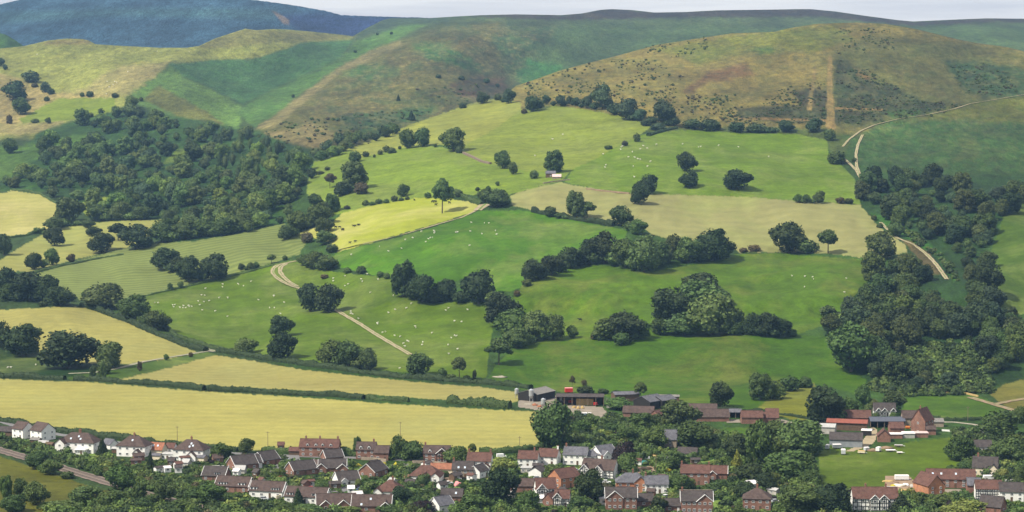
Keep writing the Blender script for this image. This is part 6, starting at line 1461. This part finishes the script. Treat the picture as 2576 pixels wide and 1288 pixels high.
# ------------------------------------------------------------------ roads, tracks, railway (sheets on the land)
def ribbon(name, pts, wm, mat, label, lift=0.07, tile=None, width_px=None):
    P = []
    q = [T(tile, *a) if tile else a for a in pts]
    for (x0, y0), (x1, y1) in zip(q[:-1], q[1:]):
        n = max(2, int(math.hypot(x1 - x0, (y1 - y0) * 2) / 3))
        for i in range(n): P.append(ground(x0 + (x1 - x0) * i / n, y0 + (y1 - y0) * i / n))
    P.append(ground(*q[-1])); P = np.array(P)
    for _ in range(3): P[1:-1] = (P[:-2] + 2 * P[1:-1] + P[2:]) / 4
    d = np.gradient(P[:, :2], axis=0); d /= np.linalg.norm(d, axis=1, keepdims=True) + 1e-9
    nr = np.stack([-d[:, 1], d[:, 0], np.zeros(len(P))], 1)
    k = 6; o = np.linspace(-.5, .5, k)
    wob = 1 + .12 * vnoise(np.arange(len(P)) / 3.0, np.zeros(len(P)) + 5, 77)
    cols = []
    for a in o:
        c = P + nr * (a * wm * wob)[:, None]
        # lie on the slope beside the centre line
        cols.append(c + np.array([0, 0, lift + (0.0 if abs(a) > .45 else .05)]))
    V = np.stack(cols, 1); n = len(P)
    idx = np.arange(n * k).reshape(n, k)
    Q = np.stack([idx[:-1, :-1], idx[1:, :-1], idx[1:, 1:], idx[:-1, 1:]], -1).reshape(-1, 4)
    fm = np.tile(np.arange(k - 1) == (k - 1) // 2, n - 1) & (np.repeat(vnoise(np.arange(n - 1) / 2.0, np.zeros(n - 1) + 2, 78) > -.45, k - 1)) & (name in ('track', 'lane', 'path'))
    ob = link(name, mesh_np(name, V.reshape(-1, 3), Q[:, ::-1], [M[mat], M['lawn']], True, None, fm.astype(int)))
    setp(ob, label, None, None, 'structure'); return P, nr
ribbon('track', [(745, 657), (720, 662), (697, 668), (688, 676), (686, 686), (695, 698), (712, 710), (735, 720), (760, 728)], 4.0, 'track', 'pale farm track bending round the pasture top', 0.35)
ribbon('track', [(720, 664), (706, 672), (704, 684), (712, 696), (728, 710), (748, 721)], 3.6, 'track', 'second wheel track beside the bend', 0.36)
ribbon('track', [(845, 780), (870, 795), (905, 815), (940, 838), (985, 865), (1033, 893)], 3.8, 'track', 'straight pale farm track crossing the sheep pasture', 0.3)
ribbon('track', [(835, 633), (900, 617), (1000, 594), (1060, 577), (1110, 562), (1160, 548), (1192, 533), (1212, 520)], 2.4, 'track', 'stony track along the lower edge of the yellow meadow', 0.3)
ribbon('lane', [(1204, 530), (1214, 520), (1222, 514)], 9.0, 'track', 'pinkish bare ground at the meadow corner', 0.4)
ribbon('lane', [(172, 940), (240, 937), (300, 926), (360, 910), (420, 900), (470, 892), (520, 884), (545, 884)], 3.6, 'gravel', 'pale farm lane between the verges', 0.15)
ribbon('lane', [(512, 877), (530, 882), (545, 885)], 6.0, 'gravel', 'pale junction of the lanes', 0.3)
ribbon('path', [(2120, 370), (2135, 352), (2165, 330), (2200, 315), (2260, 300), (2330, 290), (2400, 275), (2440, 262), (2500, 252), (2580, 238)], 2.2, 'track', 'pale path climbing across the brown hill', 0.6)
ribbon('path', [(2170, 340), (2158, 365), (2153, 390), (2155, 420), (2165, 445), (2174, 462)], 2.6, 'track', 'tan path descending beside the bracken', 0.6)
ribbon('path', [(2122, 400), (2140, 415), (2155, 430), (2168, 455)], 3.0, 'track', 'tan side path joining above the wood', 0.6)
ribbon('path', [(2330, 640), (2345, 655), (2358, 670), (2372, 690), (2382, 704)], 3.2, 'track', 'pale stony path beside the stream wood', 0.5)
ribbon('path', [(2215, 560), (2235, 580), (2258, 600), (2300, 616), (2330, 640)], 2.8, 'track', 'pale path at the corner of the mown field', 0.4)
ribbon('lane', [(2440, 1000), (2480, 1012), (2530, 1027), (2600, 1048)], 4.5, 'earth', 'brown track beyond the bright paddock', 0.3)
ribbon('lane', [(2500, 1018), (2540, 1010), (2600, 1000)], 4.0, 'earth', 'brown track branching to the rough pasture', 0.3)
ribbon('road', [(2480, 1070), (2478, 1085), (2490, 1110), (2505, 1140), (2522, 1172)], 4.6, 'tarmac', 'grey lane running down beside the dark trees', 0.1)
ribbon('road', [(2350, 1062), (2400, 1062), (2450, 1068), (2476, 1074)], 3.2, 'gravel', 'stony lane behind the farm garden', 0.1)
ribbon('road', [(1955, 1056), (1985, 1064), (2000, 1067)], 6, 'yard', 'pale lane beside the brown barns', 0.1)
ribbon('road', [(-30, 1056), (10, 1062), (60, 1078), (140, 1092), (250, 1108), (380, 1122), (520, 1137), (640, 1143), (760, 1148), (900, 1152), (1040, 1158), (1160, 1160)], 5.5, 'tarmac', 'village road running behind the white houses', 0.08)
ribbon('road', [(1000, 1168), (1030, 1175), (1080, 1177), (1130, 1175), (1170, 1168)], 10, 'tarmac', 'grey road junction with bare tarmac in the village', 0.09)
ribbon('road', [(1048, 1178), (1052, 1195)], 7, 'tarmac', 'short spur of grey road', 0.10)
ribbon('road', [(720, 1162), (700, 1180), (675, 1195), (650, 1206)], 6.5, 'tarmac', 'close road between the bungalows', 0.10)
ribbon('road', [(840, 1238), (862, 1232), (880, 1225)], 7, 'tarmac', 'grey turning place under the clipped hedge', 0.10)
ribbon('road', [(735, 1145), (740, 1158), (738, 1168)], 6, 'tarmac', 'grey drive of the brick row', 0.11)
ribbon('road', [(1770, 1246), (1850, 1247), (1940, 1250)], 5, 'tarmac', 'road behind the long garden wall', 0.1)
LAWNS = []
def patch(name, outline, mat, label, lift=0.05, tile=None):
    q = [T(tile, *a) if tile else a for a in outline]
    LAWNS.append(q)
    xs = np.arange(min(a[0] for a in q), max(a[0] for a in q) + 3, 3.0); ys = np.arange(min(a[1] for a in q), max(a[1] for a in q) + 2, 2.0)
    X, Y = np.meshgrid(xs, ys); ok = inside((X[:-1, :-1] + X[1:, 1:]) / 2 + 2 * vnoise(X[:-1, :-1] / 7, Y[:-1, :-1] / 5, 8), (Y[:-1, :-1] + Y[1:, 1:]) / 2, q)
    D = depth(X, Y, True); V = at_depth(X, Y, D) + np.array([0, 0, lift])
    idx = np.arange(X.size).reshape(X.shape)
    Q = np.stack([idx[:-1, :-1], idx[1:, :-1], idx[1:, 1:], idx[:-1, 1:]], -1)[ok]
    u, inv = np.unique(Q, return_inverse=True)
    setp(link(name, mesh_np(name, V.reshape(-1, 3)[u], inv.reshape(Q.shape), M[mat])), label, None, None, 'structure')
patch('farmyard', [(20, 190), (60, 165), (330, 120), (420, 130), (520, 215), (860, 240), (900, 280), (880, 420), (840, 400), (780, 330), (560, 320), (460, 260), (230, 275), (20, 240)], 'yard', 'pale stony farmyard between the sheds', 0.06, '32')
patch('farmyard', [(980, 560), (1060, 430), (1120, 470), (1090, 590), (1000, 640), (880, 680), (800, 680), (920, 620)], 'track', 'sandy track through the farm hamlet', 0.06, '33')
patch('yard', [(1190, 930), (1420, 920), (1520, 1010), (1500, 1110), (1330, 1110), (1190, 1060)], 'earth', 'brown cluttered yard beside the brick barn house', 0.06, '33')
patch('yard', [(1740, 1060), (1950, 1060), (1960, 1100), (1760, 1095)], 'yard', 'pale gravel in front of the brick barn house', 0.06, '33')
patch('yard', [(1860, 945), (1940, 945), (1950, 1000), (1880, 1010)], 'earth', 'reddish yard beside the orange roof', 0.06, '31')
patch('yard', [(2100, 365), (2240, 365), (2230, 400), (2110, 400)], 'yard', 'pale wall and yard by the open bay', 0.06, '32')
patch('yard', [(1210, 840), (1380, 830), (1390, 880), (1260, 960), (1220, 900)], 'earth', 'brown garden ground below the teal heap', 0.06, '32')
for t_, q_, lb in [('30', [(740, 712), (960, 706), (950, 745), (830, 760), (740, 735)], 'lawn in front of the white conservatory'), ('31', [(1020, 1165), (1110, 1090), (1200, 1060), (1195, 1130), (1090, 1180)], 'long lawn under the clipped hedge'), ('32', [(470, 850), (520, 830), (650, 850), (640, 890), (480, 905)], 'lawn below the veranda house'), ('32', [(1160, 950), (1200, 900), (1390, 890), (1400, 945), (1250, 965)], 'lawn with shrubs behind the orange brick house'), ('32', [(1400, 910), (1560, 890), (1560, 960), (1420, 965)], 'lawn beside the yellow shrub'), ('32', [(1950, 1170), (2110, 1165), (2120, 1240), (1960, 1270)], 'bright lawn beside the brick gabled house'), ('31', [(900, 860), (1080, 830), (1060, 900), (960, 930)], 'garden lawn among the bungalows'), ('32', [(1830, 790), (1980, 760), (2010, 830), (1850, 850)], 'lawn behind the brick villa'), ('31', [(1940, 1225), (2080, 1180), (2350, 1240), (2400, 1288), (2300, 1300)], 'lawn at the lower edge under the big dark tree'), ('30', [(2290, 760), (2420, 740), (2440, 790), (2320, 810)], 'garden lawn by the eastern hipped house'), ('32', [(2140, 830), (2360, 800), (2380, 880), (2160, 900)], 'lawn behind the golden conifer')]:
    patch('lawn', q_, 'lawn', lb, 0.05, t_)
# railway
RAILPTS = [(-40, 1122), (0, 1133), (65, 1152), (130, 1170), (190, 1189), (272, 1214), (325, 1231), (378, 1247), (440, 1262), (500, 1276), (560, 1292)]
RP, RN = ribbon('railway_bed', RAILPTS, 8.5, 'ballast', 'brown ballast bed of the railway', 0.25)
for off in (-2.6, -1.1, 1.1, 2.6):
    m = MB()
    C = RP + RN * off + np.array([0, 0, .42])
    for a, b in zip(C[:-1:2], C[2::2]): m.beam(tuple(a), tuple(b), .12)
    setp(m.obj('rail', 'rail'), {-2.6: 'outer rail of the upper railway line', -1.1: 'inner rail of the upper railway line', 1.1: 'inner rail of the lower railway line', 2.6: 'outer rail of the lower railway line'}[off], None, None, 'structure')
seg = np.r_[0, np.cumsum(np.linalg.norm(np.diff(RP, axis=0), axis=1))]
m = MB()
for s in np.arange(0, seg[-1], .75):
    c = np.array([np.interp(s, seg, RP[:, i]) for i in range(3)]); nn = np.array([np.interp(s, seg, RN[:, i]) for i in range(3)])
    for off in (-1.85, 1.85):
        q = c + nn * off; m.beam(tuple(q - nn * 1.25 + np.array([0, 0, .28])), tuple(q + nn * 1.25 + np.array([0, 0, .28])), .16)
setp(m.obj('sleepers', 'sleeper'), 'timber sleepers under both railway lines', None, None, 'stuff')
# walls, poles, fences
def wall_run(name, tile, pts, hgt, th, mat, label, cat):
    m = MB(); q = [place(tile, *a) for a in pts]
    for a, b in zip(q[:-1], q[1:]):
        d = (b - a)[:2]; d = d / (np.linalg.norm(d) + 1e-9); n = np.array([-d[1], d[0], 0]) * th / 2
        lo = np.array([0, 0, -.3]); hi = np.array([0, 0, hgt])
        m.poly([tuple(v) for v in (a - n + lo, b - n + lo, b + n + lo, a + n + lo, a - n + hi, b - n + hi, b + n + hi, a + n + hi)], [(0, 3, 2, 1), (4, 5, 6, 7), (0, 1, 5, 4), (1, 2, 6, 5), (2, 3, 7, 6), (3, 0, 4, 7)])
    return setp(m.obj(name, mat), label, cat)
wall_run('garden_wall', '32', [(1500, 1100), (1700, 1104), (1930, 1104), (2160, 1112)], 1.8, .4, 'stone', 'long stone garden wall behind the brick house', 'wall')
wall_run('garden_wall', '31', [(1030, 768), (1150, 772), (1280, 790)], 1.5, .4, 'stone', 'stone wall in front of the brick house', 'wall')
wall_run('garden_wall', '31', [(1540, 802), (1700, 806), (1880, 822)], 1.4, .4, 'stone', 'stone wall along the road junction', 'wall')
wall_run('garden_wall', '31', [(180, 1165), (250, 1140)], 1.6, .3, 'cream', 'short cream wall between the terraces', 'wall')
wall_run('fence', '32', [(285, 940), (360, 938), (470, 925), (560, 915)], 1.6, .15, 'grey', 'grey board fence beside the open garage', 'fence')
wall_run('fence', '30', [(300, 645), (420, 655), (520, 665), (560, 690)], 1.5, .12, 'wood', 'board fence above the railway bank', 'fence')
wall_run('fence', '33', [(1755, 480), (1840, 486), (1910, 484)], 1.0, .1, 'trim', 'low white rail fence in the farm garden', 'fence')
wall_run('garden_wall', '33', [(1350, 108), (1600, 112), (1800, 106), (2000, 112), (2120, 140)], 1.0, .6, 'straw', 'pale earth bank along the top of the paddock', 'wall')
wall_run('earth_bank', '12', [(700, 602), (800, 612), (950, 628), (1130, 645)], 1.0, 1.6, 'earth', 'brown earth bank at the top of the mown field', 'bank')
wall_run('earth_bank', '11', [(2050, 245), (2150, 290), (2230, 330), (2320, 350)], 1.8, 2.4, 'wood', 'bare eroded bank below the crest hedge', 'bank')
wall_run('field_wall', '12', [(270, 545), (360, 530), (450, 518), (535, 508)], 1.0, .8, 'stone', 'low stone bank at the corner of the mown field', 'wall')
def pole(tile, X, Y, hgt, label):
    p = place(tile, X, Y); e = link('utility_pole', None); e.location = p
    m = MB(); m.tube((0, 0, -.5), (0, 0, hgt), .16, .11, 8); m.obj('post', 'wood', e)
    m = MB(); m.box(-.9, .9, -.06, .06, hgt - .6, hgt - .45); m.obj('crossarm', 'wood', e)
    setp(e, label, 'pole', 'utility poles in the village')
for t_, X, Y, lab in [('30', 1770, 585, 'wooden pole at the wheat field edge behind the white houses'), ('31', 98, 640, 'wooden pole by the tiny brick shed'), ('31', 1748, 1105, 'wooden pole among the village gardens'), ('31', 725, 1070, 'pale pole beside the porch bungalow'), ('32', 1395, 900, 'wooden pole in the garden by the yellow shrub'), ('32', 35, 690, 'wooden pole at the wheat field corner'), ('32', 1655, 1090, 'wooden pole behind the long garden wall'), ('32', 1320, 660, 'wooden pole among the garden trees'), ('33', 2015, 380, 'wooden pole by the paddock hedge'), ('31', 1420, 540, 'wooden pole standing in the wheat')]:
    pole(t_, X, Y, 8.0, lab)

# ------------------------------------------------------------------ animals
def beast(kind):
    import bmesh
    bm = bmesh.new()
    L, R, leg = (1.05, .34, .42) if kind == 'sheep' else (1.9, .42, .75)
    bmesh.ops.create_icosphere(bm, subdivisions=2, radius=1.0)
    for v in bm.verts:
        x, y, z = v.co
        v.co = (x * L * .5, y * R * (1 - .12 * x), z * R * (1.05 + .1 * x) + leg + R * .75)
    def tb(p0, p1, r0, r1):
        V, Q = tube_np(p0, p1, r0, r1, 6); vs = [bm.verts.new(v) for v in V]
        for q in Q: bm.faces.new([vs[i] for i in q])
        bm.faces.new(vs[:6][::-1]); bm.faces.new(vs[6:])
    h = leg + R
    tb((L * .36, 0, h + R * .3), (L * .62, 0, h + R * .65), R * .5, R * .34); tb((L * .58, 0, h + R * .75), (L * .86, 0, h + R * .2), R * .36, R * .2)
    for sx in (-.32, .3):
        for sy in (-1, 1): tb((sx * L, sy * R * .5, h - R * .4), (sx * L * 1.03, sy * R * .5, 0), R * .26, R * .14)
    tb((-L * .48, 0, h + R * .2), (-L * .56, 0, h - R * .7), R * .12, R * .06)
    for sy in (-1, 1): tb((L * .6, sy * R * .3, h + R * .75), (L * .57, sy * R * .62, h + R * .7), R * .12, R * .04)
    me = bpy.data.meshes.new(kind); bm.to_mesh(me); bm.free()
    me.materials.append(M['wool' if kind == 'sheep' else 'hide'])
    for f in me.polygons: f.use_smooth = True
    return me
SHEEP, COW = beast('sheep'), beast('cow')
rs = random.Random(3)
def herd(tile, lst, label, group, me=SHEEP, name='sheep', cat='sheep', sc=1.25):
    if me is SHEEP: sc *= .8
    for X, Y in lst:
        p = place(tile, X, Y); o = link(name, me); o.location = (p[0], p[1], p[2] - .02)
        o.rotation_euler = (0, 0, rs.uniform(0, 6.28) if rs.random() < .4 else rs.choice((0, math.pi)) + rs.uniform(-.5, .5)); k = sc * rs.uniform(.9, 1.1); o.scale = (k, k, k)
        setp(o, label, cat, group)
herd('21', [(870, 185), (750, 210), (750, 235), (1030, 217), (1040, 242), (897, 267), (866, 283), (1090, 165), (1200, 220), (1120, 350), (1350, 382), (1303, 553), (1370, 522), (1480, 507), (1528, 460), (1900, 507), (1875, 528), (2092, 523), (2030, 643), (1960, 635), (1575, 700), (1570, 690), (1735, 755), (1960, 780), (1978, 786), (1930, 803), (928, 540), (925, 562), (945, 568), (1003, 612), (1190, 655), (1193, 664), (1273, 742), (1242, 750), (1365, 782), (1418, 790), (1490, 833), (1503, 840), (1450, 860), (1467, 888), (1645, 848), (1636, 873), (1897, 873), (1990, 916), (1906, 962), (1412, 1107)], 'white sheep grazing east of the straight farm track', 'sheep east of the farm track', sc=1.4)
herd('21', [(155, 380), (158, 386), (115, 503), (163, 503), (225, 562), (262, 450), (5, 425)], 'white sheep between the track bend and the stacked trees', 'sheep near the track bend', sc=1.4)
herd('20', [(2050, 310), (2225, 268), (2222, 294), (2383, 268), (2430, 283), (2375, 262), (2505, 240), (2010, 375), (2045, 378), (2187, 403), (2275, 405), (2270, 398), (1980, 436), (2037, 443), (2088, 434), (1993, 474), (1545, 452), (1577, 453), (1725, 475), (1745, 473), (1735, 494), (1833, 483), (1880, 480), (1890, 490), (1915, 490), (1827, 503), (1853, 503), (1797, 500), (2020, 527), (2147, 536), (2270, 588)], 'white sheep in the western part of the big pasture', 'sheep in the western pasture', sc=1.4)
herd('20', [(78, 1102), (108, 1100), (357, 1073)], 'white sheep on the small dark green pasture', 'sheep on the dark pasture', sc=1.4)
herd('11', [(2130, 940), (2260, 943), (2303, 945), (1755, 1020), (1758, 1045), (1762, 1030), (1975, 1038), (1990, 1036), (2120, 1028), (2235, 1052), (2380, 1058), (1545, 1093), (1743, 1088), (1720, 1092), (1702, 1105), (1468, 1110), (1673, 1132), (1213, 1178), (1433, 1198), (2110, 1170), (1303, 1227), (930, 1260), (1630, 1030), (2370, 1020)], 'white sheep on the vivid pasture below the yellow meadow', 'sheep on the vivid pasture', sc=1.5)
herd('12', [(1050, 185), (1045, 210), (1060, 180), (1160, 235), (1310, 200), (1240, 205), (895, 365), (890, 390), (1170, 378), (1310, 380), (1120, 285), (1185, 290), (1215, 305), (1240, 310), (870, 255), (1340, 330), (1180, 485), (1660, 155), (1820, 185), (1840, 182), (2020, 170), (2220, 185), (2520, 280), (1400, 160), (1270, 175)], 'pale sheep scattered over the wide hill pasture', 'sheep on the hill pasture', sc=1.7)
herd('12', [(365, 108), (190, 273), (465, 60)], 'pale sheep on the crest pasture under the ridge trees', 'sheep on the crest pasture', sc=1.8)
herd('23', [(262, 185), (388, 190), (465, 195), (475, 215), (803, 210), (785, 350), (930, 335), (385, 295)], 'white sheep near the stream wood in the uneven pasture', 'sheep near the stream wood', sc=1.4)
herd('00', [(1570, 515), (1890, 523), (1275, 720), (1070, 818), (1145, 820), (1130, 850), (1090, 876), (1165, 827), (1060, 945), (1000, 608), (370, 548)], 'tiny pale sheep on the high tan hillside', 'sheep on the high hillside', sc=2.0)
herd('11', [(600, 1005), (590, 1010), (400, 1055), (385, 1057), (775, 990), (815, 990), (850, 1013), (842, 1016), (970, 975), (1000, 970), (1010, 965), (955, 978), (915, 1143), (968, 1132), (1560, 717), (1740, 735), (1760, 735), (1775, 733), (1910, 745), (1775, 765)], 'black cow in the brilliant yellow meadow', 'black cattle in the yellow meadow', COW, 'cow', 'cow', 1.35)
herd('22', [(640, 630)], 'single black cow in the uneven pasture', None, COW, 'cow', 'cow', 1.4)

# small sheds and cars that fill the gardens and closes
def freespot(r, poly, need):
    p0 = np.array(poly)
    for _ in range(200):
        x, y = r.uniform(p0[:, 0].min(), p0[:, 0].max()), r.uniform(p0[:, 1].min(), p0[:, 1].max())
        if not inside(np.array([x]), np.array([y]), poly)[0]: continue
        p = ground(x, y)
        if min(math.hypot(f[0] - p[0], f[1] - p[1]) - f[2] for f in FOOT) > need: return x, y
    return None
rc = random.Random(23)
ZONES = [[(520, 1150), (760, 1160), (1150, 1180), (1180, 1260), (900, 1260), (560, 1230)], [(1180, 1180), (1560, 1150), (1900, 1180), (1980, 1270), (1200, 1270)], [(180, 1140), (500, 1160), (560, 1190), (420, 1200)]]
SH = [('brown', 'r_dark', 'small brown garden shed'), ('block', 'r_pale', 'small pale garden shed'), ('white', 'r_red', 'small white outbuilding with a red brown roof'), ('brick', 'r_brown', 'small brick outbuilding'), ('white', 'r_dark', 'small white outbuilding with a dark roof'), ('trim', 'r_white', 'small white glasshouse')]
for i in range(46):
    z = ZONES[(0, 0, 1, 1, 2)[i % 5]]; q = freespot(rc, z, 1.2)
    if q is None: continue
    wl, rf, lb = SH[i % 6]
    H(f'{lb} among the village gardens', '00', q[0] * 3.968, q[1] * 3.968, rc.uniform(2.6, 5.5), rc.uniform(2.4, 4), rc.uniform(2.0, 2.6), rc.uniform(-50, 50), wl, rf, pitch=rc.choice((22, 30, 38)), nwin=1, gw=0, door=None, name='garden_shed', cat='shed', group='small garden buildings of the village')
for i in range(22):
    q = freespot(rc, ZONES[i % 2], 0.4)
    if q is None: continue
    cl = ('trim', 'silver', 'dkblue', 'trim', 'red', 'silver')[i % 6]
    car('00', q[0] * 3.968, q[1] * 3.968, rc.uniform(-40, 60), cl, {'trim': 'white', 'silver': 'silver', 'dkblue': 'dark blue', 'red': 'red'}[cl] + ' car parked between the village gardens')['group'] = 'cars parked in the village'
# ------------------------------------------------------------------ gardens: shrubs and low growth between the houses
VILLAGE = [[(0, 1100), (140, 1122), (300, 1150), (520, 1165), (560, 1200), (520, 1262), (440, 1250), (300, 1215), (160, 1165), (0, 1122)], [(520, 1140), (760, 1165), (980, 1175), (1150, 1185), (1380, 1150), (1500, 1120), (1560, 1080), (1760, 1080), (1900, 1110), (2040, 1120), (2060, 1240), (2300, 1245), (2330, 1300), (500, 1330), (540, 1230)], [(1420, 1040), (1560, 1050), (1740, 1060), (1740, 1110), (1560, 1110), (1420, 1110)], [(2400, 1180), (2576, 1130), (2576, 1300), (2330, 1300), (2340, 1230)]]
gr = random.Random(17); gsh, glow = [], []
FP = np.array([f[:3] for f in FOOT])
for poly in VILLAGE:
    for x, y in scatter(poly, 13, 7.5, 91):
        p = ground(x, min(y, 1362))
        d = np.hypot(FP[:, 0] - p[0], FP[:, 1] - p[1]) - FP[:, 2]
        front = ((FP[:, 1] > p[1]) & (FP[:, 1] - p[1] < FP[:, 2] + 26) & (np.abs(FP[:, 0] - p[0] * FP[:, 1] / p[1]) < FP[:, 2])).any()
        if d.min() < 0.3 or any(inside(np.array([x]), np.array([y]), q)[0] for q in LAWNS): continue
        wd = gr.uniform(1.6, 3.6) if front else gr.uniform(2.4, 6.0)
        ht = min(wd * gr.uniform(.6, 1.0), 1.5 if front else 5.0)
        t = gr.choice(['', '', 'dark', 'olive', 'light', 'light', '', 'lime' if gr.random() < .5 else 'olive', 'brown' if gr.random() < .3 else '', 'copper' if gr.random() < .25 else 'dark'])
        (gsh if (gr.random() < .34 and wd > 2.2) else glow).append((p, wd, ht, t))
gsh.sort(key=lambda q: -q[1] * q[2]); glow += gsh[280:]; gsh = gsh[:280]
WORD = {'': 'green', 'dark': 'dark green', 'olive': 'olive green', 'light': 'light green', 'brown': 'brownish', 'copper': 'dark purple', 'lime': 'yellow green'}
for p, wd, ht, t in gsh:
    fi = int(np.argmin(np.hypot(FP[:, 0] - p[0], FP[:, 1] - p[1])))
    tree('garden_shrub', (p[0], p[1], p[2] - .1), wd, ht, 'bush', t, f'rounded {WORD[t]} shrub among the village gardens', 'shrub', f'{WORD[t]} garden shrubs', True)
clump_stuff('garden_growth', [((p[0], p[1], p[2] - .2), wd, ht, t) for p, wd, ht, t in glow], 'low garden plants and scrub between the houses', 90, .1, 19)
low_growth('bank_scrub', [[(0, 1100), (140, 1135), (300, 1172), (420, 1215), (520, 1255), (520, 1270), (400, 1240), (250, 1195), (120, 1152), (0, 1122)]], 9, 5, (2.0, 4.5), (.5, .8), ['', 'dark', 'olive', ''], 'scrub on the railway bank', 97, 60, .11)
low_growth('bank_scrub', [[(430, 1282), (560, 1296), (700, 1300), (880, 1305), (880, 1350), (60, 1350), (120, 1305), (300, 1292)]], 14, 8, (4, 7), (.6, .9), ['', 'dark', 'olive', 'light'], 'scrub on the near bank below the railway', 101, 150, .075)
low_growth('bank_scrub', [[(880, 1312), (1560, 1318), (2000, 1316), (2300, 1318), (2576, 1312), (2600, 1352), (880, 1352)]], 12, 7, (2.5, 5), (.6, .9), ['', 'dark', 'olive', 'light'], 'scrub along the near edge of the village', 102, 110, .085)
low_growth('farm_scrub', [[(1350, 1100), (1480, 1060), (1560, 1090), (1500, 1125), (1400, 1140)], [(1500, 1055), (1700, 1062), (1740, 1110), (1560, 1110)], [(2270, 985), (2500, 970), (2470, 990), (2290, 998)], [(2400, 1090), (2576, 1100), (2576, 1240), (2440, 1180)]], 11, 6, (2.5, 5.5), (.6, .95), ['', 'dark', 'olive', ''], 'scrub round the farm buildings', 103, 90, .1)
